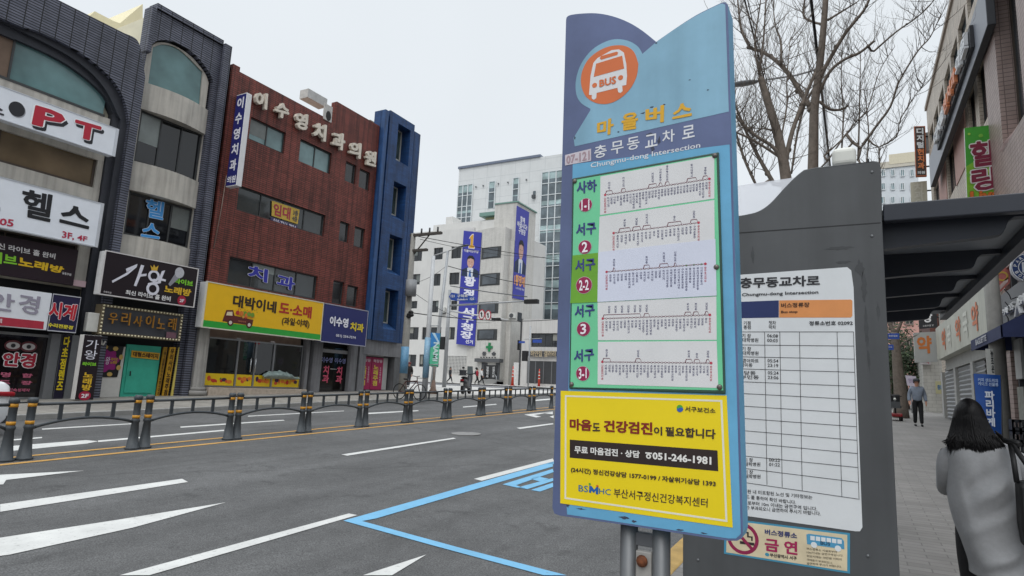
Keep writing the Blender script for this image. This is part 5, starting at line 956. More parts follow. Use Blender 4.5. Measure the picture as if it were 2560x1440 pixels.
# ------------------------------------------------------------------ poles, lamps, signals, wires
CP = M('8b8984', .75, .15, 4, streak=.2); GP = M('9a9da0', .45, .1, 5, metal=.3); WIRE = M('1b1b1d', .6)
def base(x, y, f=lambda x, y: gz(y)+.14): return G(x, y, f)
def polez(p, x, y):   # height of pixel (x, y) above the same foot
    v_ = ray(x, y); t = math.hypot(p.x, p.y)/math.hypot(v_.x, v_.y); return CAMZ+v_.z*t
p = base(1005, 985); zt_ = polez(p, 1045, 585)
t = thing('utility_pole', p, 'concrete utility pole with wooden crossarm and transformer beside the blue building', 'utility pole')
MB().tube([p+Vector((0, 0, -.2)), p+Vector((0, 0, 1.8)), (p.x, p.y, zt_)], [.2, .19, .12], CP, 12).build('pole', t); MB().tube([p+Vector((0, 0, 1.0)), p+Vector((0, 0, 2.3))], [.2, .195], M('5f8fb0', .5, .2, 6, wear=('b8b8b4', .58)), 12).build('poster_wrap', t)
for z, l in ((zt_-.1, 1.3), (zt_-.9, .7)): MB().box((p.x-.15, p.y-.1, z-.06), (p.x+l*1.35, p.y+.06, z+.06), M('4a4642', .7)).build('crossarm', t)
MB().tube([(p.x, p.y, zt_-1.2), (p.x+1.0, p.y, zt_-.15)], .035, M('4a4642'), 6).build('brace', t)
for dx in (.5, 1.0, 1.5): MB().tube([(p.x+dx, p.y, zt_-.06), (p.x+dx, p.y, zt_+.22)], .045, M('3a3a3c'), 6).build('insulator', t)
zz_ = polez(p, 1025, 722); MB().tube([(p.x+.25, p.y-.2, zz_-.4), (p.x+.25, p.y-.2, zz_+.4)], .27, M('85878a', .5), 14).build('transformer', t); UP = Vector((p.x, p.y, zt_))
zz_ = polez(p, 1015, 785); 
for k in range(5): MB().ball((p.x+.15+.25*random.random(), p.y-.1, zz_+random.uniform(-.2, .2)), (.16, .1, .1), WIRE, 8, 5).build('splice_box', t)
# leaning street lamp
p = base(1080, 968); zt_ = polez(p, 1120, 627); P1 = YP(p.y); tp_ = P1.p(1120, 627)
t = thing('street_lamp', p, 'slightly leaning grey street lamp with long arm in front of the clinic', 'street lamp')
top_ = Vector((tp_[0], p.y, tp_[1])); MB().tube([p, p.lerp(top_, .3), top_], [.17, .14, .09], GP, 12).build('pole', t)
a_ = P1.p(1084, 639); e_ = P1.p(1172, 612); MB().tube([P1.at(*a_), P1.at(*P1.p(1120, 628)), P1.at(*P1.p(1146, 617))], .05, M('a9acae', .4), 8).build('arm', t)
h0 = P1.at(*P1.p(1142, 619)); h1 = P1.at(*e_); b = MB(); b.loft([[h0.lerp(h1, s)+Vector((0, .18*w_*math.cos(k*.785), .07*w_*math.sin(k*.785))) for k in range(8)] for s, w_ in ((0, .35), (.2, .8), (.6, 1), (.9, .75), (1, .3))], M('5f6468', .4)); b.build('lamp_head', t)
# signal mast with name sign
p = base(1110, 968); P1 = YP(p.y); zt_ = polez(p, 1124, 725); top_ = Vector((p.x, p.y, zt_))
t = thing('signal_mast', p, 'grey signal mast with two long arms, blue street name plate and round signs', 'signal mast')
MB().tube([p, top_], [.16, .12], GP, 12).build('pole', t)
pp = lambda x, y, o=0: P1.at(*P1.p(x, y), o)
MB().tube([Vector((p.x, p.y, pp(1124, 764).z)), pp(1310, 753)], [.08, .05], GP, 8).build('signal_arm', t)
MB().tube([Vector((p.x, p.y, pp(1124, 777).z)), pp(1270, 800)], [.06, .04], M('c4c6c8', .4), 8).build('signal_arm', t)
MB().tube([Vector((p.x, p.y, pp(1118, 715).z)), pp(1220, 730), pp(1318, 742)], .035, M('55585a'), 6).build('cable_arm', t)
def sig(q, nm='traffic_light'):
    b = MB().plate(P1, q, M('1f2123', .5), .18, .36).build(nm, t, bev=.05)
    return b
sig(P1.r(1312, 749, 1346, 759)); sig(P1.r(1231, 795, 1252, 801)); sig(P1.r(1102, 842, 1113, 874))
np_ = P1.q((1125, 742), (1131, 732), (1186, 741), (1194, 752), (1188, 758), (1131, 751)); nm_ = MB().plate(P1, np_, M('24479a', .4), .15, .05).build('street_name_plate', t)
b = MB()
for s, q_ in (('구덕로', (1146, 737, 1172, 744)), ('121', (1130, 738, 1139, 744)), ('125', (1178, 745, 1188, 751)), ('Gudeok-ro', (1146, 747, 1172, 751))): b.txt(P1, s, P1.r(*q_), M('d4d6da'), .16, .03)
b.build('lettering', nm_)
for x, y in ((1207, 787), (1223, 789)):
    c = P1.p(x, y); r = abs(P1.p(x+7.5, y)[0]-c[0]); d = MB().plate(P1, ell(c[0], c[1], r, r*1.5), M('a8283c', .4), .16, .03).build('round_sign', t)
    MB().plate(P1, ell(c[0], c[1], r*.75, r*1.2), M('d6d6d6'), .164, .003).plate(P1, P1.q((x-2, y-5), (x+1, y-5), (x+2, y+6), (x-1, y+6)), M('1f1f22'), .168, .003).plate(P1, P1.q((x-4, y-2), (x, y-7), (x+2, y-2)), M('1f1f22'), .17, .003).build('sign_face', d)
b = MB(); b.tube([pp(1098, 700), pp(1112, 640)], .03, GP, 6)
# banner pole
p = base(1060, 998); P1 = YP(p.y); zt_ = polez(p, 1085, 640); t = thing('banner_pole', p, 'pale steel pole wrapped in blue stickers carrying a green and blue street banner', 'pole')
MB().tube([p, Vector((p.x, p.y, zt_))], [.13, .08], M('b8babc', .4, .1), 10).build('pole', t); MB().tube([p+Vector((0, 0, .9)), p+Vector((0, 0, 2.6))], .137, M('7fa6c0', .5, .25, 6, wear=('c4c6c6', .55)), 10).build('sticker_wrap', t)
for y in (815, 912): MB().tube([Vector((p.x, p.y, P1.p(1070, y)[1])), P1.at(*P1.p(1097, y-1))], .02, GP, 6).build('banner_arm', t)
q = P1.q((1070, 831), (1099, 833), (1093, 916), (1066, 914)); bp_ = MB().plate(P1, q, M('5fbf98', .5, .1), -.05, .02).plate(P1, [q[0], q[1], sub(q, 1, .3, 1, 1)[0], sub(q, 0, .5, 1, 1)[0]], M('3f86c4', .5, .1), -.045, .004).plate(P1, [sub(q, .3, 0, 1, 1)[0], sub(q, .55, 0, 1, 1)[0], sub(q, 1, .28, 1, 1)[0], sub(q, 1, .36, 1, 1)[0]], M('b8d4e4'), -.04, .004).build('street_banner', t)
b = MB(); qq = sub(q, .5, .28, .95, .85); b.txt(P1, 'NAMI', [qq[1], qq[2], qq[3], qq[0]], M('cfe4e4'), -.038, .05); b.build('lettering', bp_)
p = base(1082, 985); P1 = YP(p.y); t = thing('sign_post', p, 'thin rusty steel post beside the banner pole', 'post'); MB().tube([p, Vector((p.x, p.y, polez(p, 1090, 905)))], .06, M('7a726c', .6, .3, 8), 8).build('post', t); MB().loft([[(p.x+r*math.cos(k*.785), p.y+r*math.sin(k*.785), p.z+h) for k in range(8)] for h, r in ((0, .3), (.25, .15), (.7, .08))], M('6e5a50', .8, .3)).build('foot', t)
# pedestrian signal post by the shop house
p = G(1320, 968, lambda x, y: gz(y)+.02); P1 = YP(p.y); t = thing('pedestrian_signal', p, 'slim pedestrian signal post with dark lamp box and small blue plates', 'pedestrian signal')
MB().tube([p, Vector((p.x, p.y, polez(p, 1327, 815)))], .08, GP, 8).build('post', t); MB().plate(P1, P1.r(1307, 877, 1318, 903), M('1d1c1e'), .2, .35).build('lamp_box', t, bev=.04)
for r_ in ((1298, 853, 1313, 858), (1333, 849, 1355, 857)): MB().plate(P1, P1.r(*r_), M('2a4aa0', .4), .1, .03).build('street_name_plate', t)
MB().tube([P1.at(*P1.p(1310, 848)), P1.at(*P1.p(1355, 846))], .03, GP, 6).build('plate_arm', t)
# overhead wires
def wire(name, a, c, sag, r, label, n=14):
    a = Vector(a); c = Vector(c); pts = [a.lerp(c, i/n)-Vector((0, 0, sag*4*(i/n)*(1-i/n))) for i in range(n+1)]
    return tag(MB().tube(pts, r, WIRE, 5).build(name), label, 'cable')
c1 = XP(-1.5); f_ = lambda x, y, X: XP(X).at(*XP(X).p(x, y), 0)
wire('overhead_cable', (-.42, 1.0, 8.2), (-.42, 40, 8.75), .2, .022, 'thickest black overhead cable running up past the tree trunk') if 0 else None
a = f_(2028, 0, -.55); c = f_(2076, 420, -.55); d_ = c-a; wire('overhead_cable', a-d_*.6, c+d_*1.2, 0, .035, 'thickest black overhead cable crossing in front of the main tree trunk')
a = f_(1862, 0, -1.4); c = f_(1978, 470, -1.4); d_ = c-a; wire('overhead_cable', a-d_*.35, c+d_*1.0, 0, .014, 'black overhead cable pair strand crossing the left tree crown near the blue sign')
a = f_(1869, 0, -1.4); c = f_(1980, 470, -1.4); d_ = c-a; wire('overhead_cable', a-d_*.35, c+d_*1.0, 0, .009, 'thinnest dark overhead cable beside the left tree crown')
def px3(x, y, Y): P_ = YP(Y); return P_.at(*P_.p(x, y))
for (x0, y0_, Y0, x1, y1_, Y1, sg_, r, l) in ((1040, 590, 28, 1900, 690, 60, .6, .02, 'overhead wire from the utility pole crossarm towards the bus stop sign'), (1050, 598, 28, 1420, 640, 58, .5, .015, 'thin wire above the lamp arm crossing the clinic front'), (1120, 665, 38, 1460, 725, 58, .4, .03, 'dark wire bundle under the second election banner'), (1015, 780, 28, 1460, 790, 55, .5, .03, 'lowest dark wire across the no turn signs'), (1020, 710, 28, 1120, 660, 40, .3, .015, 'short wire from transformer to street lamp'), (1032, 730, 28, 1245, 800, 60, .9, .015, 'sagging service wire to the clinic wall')):
    wire('overhead_wire', px3(x0, y0_, Y0), px3(x1, y1_, Y1), sg_, r, l)
# far street lamp on the near side
P1 = YP(24); t = thing('street_lamp', Vector((P1.p(2065, 170)[0], 24, walk(0, 24))), 'tall grey street lamp whose arm reaches over behind the bare trees', 'street lamp'); X0 = P1.p(2066, 400)[0]
MB().tube([(X0, 24, walk(0, 24)), (X0, 24, P1.p(2064, 165)[1])], [.12, .075], M('9ea1a4', .4), 10).build('pole', t); MB().tube([(X0, 24, P1.p(2064, 168)[1]), P1.at(*P1.p(1990, 188)), P1.at(*P1.p(1893, 203))], .04, M('9ea1a4', .4), 8).build('arm', t)
h0 = P1.at(*P1.p(1895, 203)); h1 = P1.at(*P1.p(1829, 213)); b = MB(); b.loft([[h0.lerp(h1, s)+Vector((0, .2*w_*math.cos(k*.785), .1*w_*math.sin(k*.785))) for k in range(8)] for s, w_ in ((0, .4), (.2, .8), (.6, 1), (.9, .75), (1, .3))], M('6f7478', .4)); b.build('lamp_head', t)
# ------------------------------------------------------------------ bare street trees
BARK = M('746a61', .9, .3, 9, bump=.3); BARK2 = M('665d55', .9, .25, 12)
def limbs_px(pl, lst):   # limbs given by image points on the tree's own plane, jittered in depth
    out = []
    for pts, r0_, r1, dy in lst:
        P_ = smooth([tuple(pl.at(*pl.p(x, y))+Vector((0, dy*i/(len(pts)-1), 0))) for i, (x, y) in enumerate(pts)], 4); n = len(P_)
        f = 1 if not out else .78; out.append(([Vector(p) for p in P_], [f*(r0_+(r1-r0_)*i/(n-1)) for i in range(n)]))
    return out
def bare_tree(Y, lst, label, seed, ntw, foot):
    random.seed(seed); pl = YP(Y); L_ = limbs_px(pl, lst); t = thing('street_tree', foot, label, 'tree', None)
    tw = MB(); nlimb = 0
    trunk, rr = L_[0]; MB().tube([Vector((foot[0], foot[1], foot[2]-.1)), Vector(foot).lerp(trunk[0], .6)]+trunk, [rr[0]*1.35, rr[0]*1.08]+rr, BARK, 12).build('trunk', t)
    axis = [Vector(foot).lerp(trunk[0], k/12) for k in range(3, 13)]+trunk; seen = list(axis)
    for P_, R_ in L_[1:]:
        near = min(seen, key=lambda q_: (q_-P_[0]).length); d_ = (near-P_[0]).length
        if d_ > .12:   # grow the limb out of the stem lower down
            j_ = min(axis, key=lambda q_: abs(q_.z-max(foot[2]+1.6, P_[0].z-.3-1.1*d_))) if d_ > .5 else near; P_.insert(0, j_.lerp(P_[0], .45)+Vector((0, 0, -.12*d_))); P_.insert(0, j_); R_.insert(0, R_[0]*1.05); R_.insert(0, R_[0]*1.1)
        seen += P_
        b = MB().tube(P_, R_, BARK, 8)
        for k in range(int(len(P_)*.5)): i = random.randrange(len(P_)); b.ball(P_[i]+Vector((random.uniform(-1, 1), random.uniform(-1, 1), random.uniform(-.5, 1)))*R_[i]*.6, R_[i]*random.uniform(.9, 1.5), BARK2, 6, 4)
        b.build('limb', t)
    def twig(p, d, l, r, depth):
        n = 5; pts = [p]; rs = [r]; q = p.copy(); dd = d.copy()
        for i in range(n):
            dd = (dd+Vector((random.uniform(-.22, .22), random.uniform(-.22, .22), random.uniform(-.05, .24)))).normalized(); q = q+dd*(l/n); pts.append(q.copy()); rs.append(r*(1-.8*(i+1)/n))
            if depth and random.random() < .75: twig(q.copy(), (dd+Vector((random.uniform(-1, 1), random.uniform(-1, 1), random.uniform(-.2, .9)))).normalized(), l*random.uniform(.25, .5), r*.5, depth-1)
        tw.tube(pts, rs, BARK2, 4, False)
    for P_, R_ in L_:
        for k in range(max(3, int(ntw*len(P_)/12))):
            i = random.randrange(len(P_)//4, len(P_)); u_ = random.random()
            twig(P_[i].copy(), Vector((random.uniform(-1, 1), random.uniform(-1, 1), random.uniform(.0, 2.0))).normalized(), random.uniform(.35, 1.3), random.uniform(.005, .010), 2)
    tw.build('twigs', t); return t
x = YP(10).p(1967, 470)[0]
bare_tree(10, [(((1968, 470), (1958, 400), (1940, 320), (1918, 250), (1902, 195)), .085, .05, 0), (((1902, 195), (1897, 170), (1905, 80), (1910, -40)), .035, .012, .3), (((1898, 185), (1890, 120), (1905, 40), (1915, -30)), .02, .008, -.4), (((1962, 410), (1980, 320), (2010, 230), (2035, 160)), .05, .03, .3), (((1965, 440), (1940, 380), (1890, 350), (1840, 300), (1815, 230)), .04, .02, -.5), (((1935, 460), (1900, 400), (1870, 340), (1835, 255)), .045, .02, -.2), (((1890, 462), (1862, 400), (1840, 330), (1822, 300)), .03, .02, -.3), (((1940, 330), (1900, 310), (1870, 325)), .02, .01, .4), (((1960, 400), (1890, 370), (1830, 360)), .03, .015, -.7), (((1950, 360), (1965, 250), (1962, 180), (1968, 60)), .02, .008, .5)], 'leaning bare street tree with knobbly limbs just right of the bus stop sign', 5, 16, (x+.02, 10, walk(x, 10)))
x = YP(16).p(2032, 470)[0]
bare_tree(16, [(((2032, 440), (2034, 350), (2036, 270), (2046, 190), (2056, 100), (2064, 0), (2068, -80)), .125, .055, 0), (((2034, 280), (2005, 235), (1975, 185), (1940, 145), (1905, 120), (1868, 105)), .085, .05, .3), (((1868, 105), (1852, 70), (1845, 20), (1838, -40)), .05, .02, .2), (((1953, 155), (1950, 95), (1935, 50), (1928, -20)), .04, .012, .4), (((2046, 200), (2075, 150), (2110, 95), (2140, 60), (2165, 30), (2185, -20)), .07, .03, -.3), (((2048, 232), (2075, 185), (2110, 162), (2150, 150), (2185, 128)), .05, .035, -.5), (((2185, 128), (2240, 85), (2290, 55), (2330, 20), (2345, -20)), .03, .008, -.4), (((2050, 255), (2075, 268), (2105, 262), (2120, 245)), .045, .03, .4), (((2115, 335), (2140, 300), (2170, 260), (2200, 160), (2240, 90)), .025, .008, .5), (((2152, 370), (2190, 320), (2225, 275), (2245, 220), (2290, 150), (2320, 120), (2345, 70)), .04, .01, -.6), (((2197, 368), (2240, 345), (2250, 305), (2285, 250), (2310, 222)), .022, .008, -.3), (((2055, 60), (2035, 52), (2010, 35), (2008, 5), (2012, -30)), .04, .03, .3), (((2070, 50), (2105, 20), (2140, -10)), .04, .02, .3), (((2035, 220), (2010, 260), (1990, 330), (1975, 420)), .04, .03, .4), (((2145, 400), (2148, 300), (2150, 200), (2152, 110)), .03, .008, .6), (((2165, 420), (2172, 330), (2165, 240), (2160, 200)), .025, .008, .5), (((2104, 380), (2108, 270), (2102, 180), (2105, 60)), .028, .008, .7), (((2060, 390), (2100, 345), (2145, 290)), .03, .012, .4), (((2198, 450), (2198, 400), (2197, 368)), .02, .018, 0)], 'tallest bare street tree with stout trunk rising behind the shelter', 11, 17, (x, 16, walk(x, 16)))
# ------------------------------------------------------------------ right hand row of buildings
R = XP(3.8, -1); RT = BR('c8bcac', 'beb1a2', '8f8478', .42, .13, 0, .01, rough=.5, streak=.25, big=.15)
PKT = BR('ab9790', '9f8b84', '6f605b', .22, .12, 0, .01, rough=.45, streak=.15, big=.15)
Rr = lambda x0, y0, x1, y1: R.r(x0, y0, x1, y1)
zT = R.p(2316, 277)[1]; uF = R.p(2316, 277)[0]; uN = -21.25; g0 = .3
t = thing('tiled_dental_building', (6.5, 30, .8), 'cream tiled building with a long dark dental signboard on the right', 'building')
zb1, zb0 = R.p(2412, 91)[1], R.p(2468, 63)[1]; zw1 = R.p(2415, 0)[1]
wu = [rc(uF+.6+i*(uN-uF-1.6)/7, zb1+.15, uF+.6+(i+.82)*(uN-uF-1.6)/7, zw1) for i in range(7)]
wl_ = [rc(a, zb0-2.5, b_, zb0-.45) for a, b_ in ((-23.6, -21.9), (-25.6, -24.2), (-31.5, -29.3), (-36.6, -34.4))]
wl2 = [rc(a, zb0-5.9, b_, zb0-3.9) for a, b_ in ((-29.6, -26.2), (-36.2, -33.0))]
MB().plate(R, [rc(uF, g0, uN, zT)]+wu+wl_+wl2, RT, 0, .4).build('wall', t)
for a in wu: win(t, R, a, 2, FRM, glass('5c6a70', .06), .15, .06)
for a in wl_+wl2: win(t, R, a, 2, FRM, glass('6a5a58', .1), .15, .06)
for a, b_ in ((-29.1, -26.2), (-34.2, -31.8)): MB().plate(R, rc(a, zb0-2.6, b_, zb0-.4), M('b08a80', .6, .1), .03, .04).build('pink_panel', t)
MB().box((4.21, -uF, g0), (14, -uN, zT-.4), RT).build('rear_block', t); MB().plate(R, rc(uF-.05, zT, uN, zT+.2), M('a89c90', .7), .08, .5).build('coping', t)
MB().box((3.5, -uF+.0, zT-2.2), (4.6, -uF+.5, zT-1.2), M('9a9fa2', .5)).build('side_box', t)
R.pl = .42; zb1, zb0, ud1, ud0 = R.p(2417, 91)[1], R.p(2468, 63)[1], R.p(2326, 460)[0], R.p(2468, 63)[0]; R.pl = .6
t = thing('signboard', R.at((uF+uN)/2, zb0, .3), 'long dark grey dental signboard with white and orange raised letters up on the tiled wall', 'sign')
MB().plate(R, rc(ud1, zb0, ud0, zb1+.05), M('7b7f88', .4, .05), .42, .2, side=M('3a3c40')).build('panel', t, bev=.02)
u1_, u2_ = R.p(2338, 385)[0], R.p(2420, 140)[0]; q = rc(u1_, zb0+.35, u2_, zb1-.25); MB().plate(R, q, M('24262c', .5), .52, .09).build('letter_panel', t); b = MB()
for i, ch in enumerate('디지털현치과의원'): b.txt(R, ch, sub(q, .02+i*.122, .12, .125+i*.122, .88), M('d6d8da' if i not in (3, 4, 5) else 'd8875c', .4), .64, .05, d=.1)
b.build('raised_letters', t); R.pl = 0
def board(name, Y, q, hexc, label, cat='sign', d=.18, side=None):
    pl = YP(Y); q = pl.q(*q); t = thing(name, pl.at(q[3][0], q[3][1], -d), label, cat); MB().plate(pl, q, M(hexc, .5, .06, 3), 0, d, side=side).build('panel', t); return pl, q, t
pl, q, t = board('banner_sign', 21.2, ((2411, 320), (2492, 311), (2507, 500), (2419, 515)), '3d9a2c', 'bright green karaoke banner with wine red letters projecting over the shelter roof', 'banner', .12, M('d8d8d4'))
b = MB(); b.plate(pl, [sub(q, 0, .5, 1, 1)[0], sub(q, .4, .42, 1, 1)[0], sub(q, 1, .55, 1, 1)[0], q[2], q[3]], M('7fb82c', .5, .25, 2), .006, .004)
for i in range(14): b.plate(pl, ell(*sub(q, random.uniform(.08, .92), random.uniform(.05, .95), 1, 1)[0], random.uniform(.03, .1), n=12), M(random.choice(['9cc84a', '6fb03a', 'b8d468'])), .010+.0004*i, .003)
for s, a in (('힐', (.14, .2, .86, .53)), ('링', (.14, .55, .86, .84))): b.txt(pl, s, sub(q, *a), M('dcd6d4'), .03, .04, out=.045); b.txt(pl, s, sub(q, *a), M('7a1c38'), .036, .04)
b.build('banner_print', t); b = MB(); b.txt(pl, 'Live', sub(q, .08, .83, .96, .98), M('4a2a12'), .03, .06, out=.02).txt(pl, 'Live', sub(q, .08, .83, .96, .98), M('cf6a20'), .036, .06); b.build('lettering', t)
for z in (q[0][1]-.15, q[3][1]+.2): MB().tube([(q[1][0]-.1, 21.3, z), (3.82, 21.3, z)], .03, FRM, 6).build('bracket', t)
pl, q, t = board('blade_sign', 37.4, ((2285, 316), (2313, 315), (2317, 440), (2290, 441)), '3a2c28', 'narrow dark dental blade sign with orange edge at the far corner of the tiled building', side=M('a85a34')); b = MB()
for i, ch in enumerate('디지털현치과'): b.txt(pl, ch, sub(q, .2, .04+.138*i, .82, .165+.138*i), M('d0d2d4' if i < 3 else 'd07a48'), .02, .05)
b.txt(pl, '의원', sub(q, .15, .9, .85, .96), M('d0d2d4'), .02, .04); b.build('lettering', t); MB().plate(pl, [q, sub(q, .06, .015, .94, .985)], M('a85a34'), .012, .02).build('border', t)
for z in (.2, .8): e = sub(q, 1, z, 1, 1)[0]; MB().tube([pl.at(e[0], e[1], -.1), (4.0, 37.5, e[1])], .04, FRM, 6).build('bracket', t)
pl, q, t = board('blade_sign', 38.4, ((2276, 456), (2317, 452), (2320, 530), (2280, 546)), 'b5b2a2', 'faded cream blade sign below the dark dental blade sign'); let(t, pl, .01, [('\n'.join('치과의원'), sub(q, .2, .05, .8, .95), 'c4c2b6', .05)])
e = sub(q, 1, .3, 1, 1)[0]; MB().tube([pl.at(e[0], e[1], -.1), (4.0, 38.5, e[1])], .04, FRM, 6).build('bracket', t)
# near pink brown building
R4 = XP(3.7, -1); t = thing('pink_tiled_building', (6, 15, .5), 'pinkish brown tiled building cut off by the right edge of the photo', 'building')
nh = [rc(-19.6, 8.2, -17.2, 12.8), rc(-16.2, 8.2, -13, 12.8), rc(-19.6, 14, -17.2, 18), rc(-16.2, 14, -13, 18)]; z_f0, z_f1 = R.p(2495, 817)[1], R.p(2489, 748)[1]
MB().plate(R4, [rc(-21.2, 5.2, -6, 20)]+nh, PKT, .1, .5).plate(R4, rc(-21.2, .2, -20.7, 5.2), PKT, .1, .5).build('wall', t)
for a in nh: win(t, R4, a, 2, FRB, glass('3a4248'), .3, .08)
MB().box((4.32, 6, .2), (14, 21.2, 19.6), PKT).build('rear_block', t)
shp = rc(-20.7, .2, -6, 5.2); MB().plate(R4, shp, glass('17181a', .05), -.25, .05).build('shop_glass', t); b = MB()
for u_ in (-20.5, -19.7, -18.3, -16.5, -14, -11): MB().plate(R4, rc(u_-.06, .2, u_+.06, 5.2), M('5a5c60', .4, metal=.4), .0, .25).build('mullion', t)
MB().plate(R4, rc(-20.45, 2.3, -19.75, 3.3), M('b9bab8', .5), .06, .1).plate(R4, rc(-20.45, .9, -19.75, 2.1), M('8f9088', .6, .3, 9), .06, .1).build('notice_panel', t)
t = thing('signboard', R4.at(-19, 4.2, .2), 'dark grey bakery fascia board with white raised capital letters', 'sign'); R4.pl = .3; q = R4.q((2489, 748), (2566, 702), (2566, 802), (2495, 817)); q = [(q[0][0], q[0][1]), (-14, q[0][1]), (-14, q[3][1]), (q[0][0], q[3][1])]
MB().plate(R4, q, M('4c4d51', .45), .3, .2).build('panel', t); b = MB(); R4.pl = .42
for s, a in (('PARIS', ((2503, 776), (2533, 752), (2534, 773), (2505, 791))), ('BA', ((2546, 740), (2562, 730), (2562, 756), (2546, 764)))): b.txt(R4, s, R4.q(*a), M('d2d2d2', .4), .42, .03, d=.08)
b.plate(R4, [R4.p(*a) for a in ((2534, 794), (2542, 745), (2552, 782), (2548, 784), (2542, 762), (2538, 792))], M('d2d2d2'), .42, .06); b.build('raised_letters', t); R4.pl = 0
# round logo sign
pl = YP(17.6); c = pl.p(2574, 668); r = abs(pl.p(2622, 668)[0]-c[0]); t = thing('round_sign', pl.at(c[0], c[1]-r, -.1), 'round navy bakery sign with white ring at the right edge', 'sign'); MB().plate(pl, ell(c[0], c[1], r, n=40), M('223a6a', .4), 0, .16, side=M('c9cacc')).build('disc', t)
b = MB(); b.plate(pl, ring(pl, c, r*.99, r*.93), M('cfd2d6'), .008, .004).plate(pl, ring(pl, c, r*.62, r*.57), M('cfd2d6'), .008, .004)
for i, ch in enumerate('PARIS'):
    a = rad(168-22*i); x, y = c[0]+r*.77*math.cos(a), c[1]+r*.77*math.sin(a); ex = Vector((math.sin(a), -math.cos(a)))*r*.085; ey = Vector((math.cos(a), math.sin(a)))*r*.1
    o_ = Vector((x, y)); b.txt(pl, ch, [tuple(o_-ex+ey), tuple(o_+ex+ey), tuple(o_+ex-ey), tuple(o_-ex-ey)], M('d2d4d8'), .008, .03)
for i, ch in enumerate('BOUT'):
    a = rad(205+20*i); x, y = c[0]+r*.77*math.cos(a), c[1]+r*.77*math.sin(a); ex = Vector((-math.sin(a), math.cos(a)))*r*.085; ey = -Vector((math.cos(a), math.sin(a)))*r*.1
    o_ = Vector((x, y)); b.txt(pl, ch, [tuple(o_-ex+ey), tuple(o_+ex+ey), tuple(o_+ex-ey), tuple(o_-ex-ey)], M('d2d4d8'), .008, .03)
b.txt(pl, 'P', [(c[0]-r*.4, c[1]+r*.35), (c[0]+r*.05, c[1]+r*.35), (c[0]+r*.05, c[1]-r*.35), (c[0]-r*.4, c[1]-r*.35)], M('d2d4d8'), .008, .0); b.build('sign_print', t); MB().tube([(c[0]+r*.6, 17.7, c[1]+r*.7), (3.75, 17.7, c[1]+r*.7)], .03, FRM, 6).build('bracket', t)
# navy awning
A2 = XP(2.75, -1); a0, a1 = A2.p(2428, 872), A2.p(2501, 816); t = thing('awning', (3.2, -(a0[0]+a1[0])/2, a0[1]), 'navy bakery awning with white lettering on its valance', 'awning'); zv = (a0[1]+a1[1])/2+.12; NVA = M('2a3358', .7, .1, 6)
ua, ub = a0[0], a1[0]; b = MB(); b.add([(2.75, -ua, zv), (2.75, -ub, zv), (3.62, -ub, zv+.5), (3.62, -ua, zv+.5)], [(0, 1, 2, 3)], NVA).add([(2.75, -ua, zv), (3.62, -ua, zv+.5), (3.62, -ua, zv-.25), (2.75, -ua, zv-.25)], [(0, 1, 2, 3)], NVA).add([(2.75, -ub, zv), (3.62, -ub, zv+.5), (3.62, -ub, zv-.25), (2.75, -ub, zv-.25)], [(0, 1, 2, 3)], NVA); b.plate(A2, rc(ua, zv-.27, ub, zv), NVA, .0, .03).build('canopy', t)
let(t, A2, .02, [('BAGUETTE', rc(ua+.9, zv-.2, ua+2.4, zv-.05), 'c9cad0', .03)])
# pink roof cloth and pink poster
pl = YP(19.5); b = MB(); q = pl.q((2560, 292), (2530, 335), (2503, 368), (2520, 376), (2566, 374), (2600, 340)); b.loft([[pl.at(x, y, .5*i/3-.2+.08*math.sin(k*2+i)) for k, (x, y) in enumerate(q)] for i in range(4)], M('c2aaa6', .7, .15, 4), sm=True); tag(b.build('awning_cloth'), 'crumpled pale pink awning cloth high up at the right edge', 'cloth')
pl, q, t = board('poster_sign', 20.4, ((2486, 688), (2522, 640), (2526, 705), (2489, 742)), 'b86a62', 'faded salmon poster board with a yellow ring above the bakery fascia', 'poster', .06); MB().plate(pl, ring(pl, sub(q, .5, .45, 1, 1)[0], .13, .09), M('c8a848'), .008, .004).plate(pl, sub(q, .15, .7, .85, .9), M('c9b0aa'), .008, .004).build('poster_print', t)
# pharmacy
R2 = XP(3.25, -1); q = R2.q((2339, 822), (2461, 711), (2472, 828), (2343, 906)); uA, uB = (q[0][0]+q[3][0])/2, (q[1][0]+q[2][0])/2; za, zb_ = (q[0][1]+q[1][1])/2, (q[2][1]+q[3][1])/2; q = rc(uA, zb_, uB, za)
t = thing('signboard', R2.at((uA+uB)/2, zb_, -.2), 'long faded white pharmacy signboard with orange letters over grey shutters', 'sign'); MB().plate(R2, q, M('bfbfb2', .5, .1, .8, streak=.15), 0, .4).build('panel', t, bev=.02)
b = MB()
for s in (.22, .55, .84): b.txt(R2, '약', sub(q, s-.045, .2, s+.055, .82), M('cf7040', .5, .1), .012, .04)
for s in (.36, .69): b.txt(R2, '국', sub(q, s-.04, .22, s+.045, .82), M('d4d4c8', .5, .05), .012, .05)
b.build('lettering', t)
pl, q2, t = board('blade_sign', -uA+.3, ((2284, 832), (2340, 829), (2345, 904), (2288, 906)), 'b4b5b2', 'square grey white pharmacy blade sign with one orange letter', d=.3); let(t, pl, .01, [('약', sub(q2, .12, .12, .78, .72), 'd07a3c', .05)])
MB().box((q2[1][0]-.05, -uA+.35, q2[2][1]+.3), (4.2, -uA+.5, q2[1][1]-.3), FRM).build('bracket', t)
R3 = XP(3.55, -1); t = thing('pharmacy_front', (4.2, -(uA+uB)/2, .7), 'closed grey roller shutters and plain lintel under the pharmacy signboard', 'shop front'); zl_ = zb_-.45
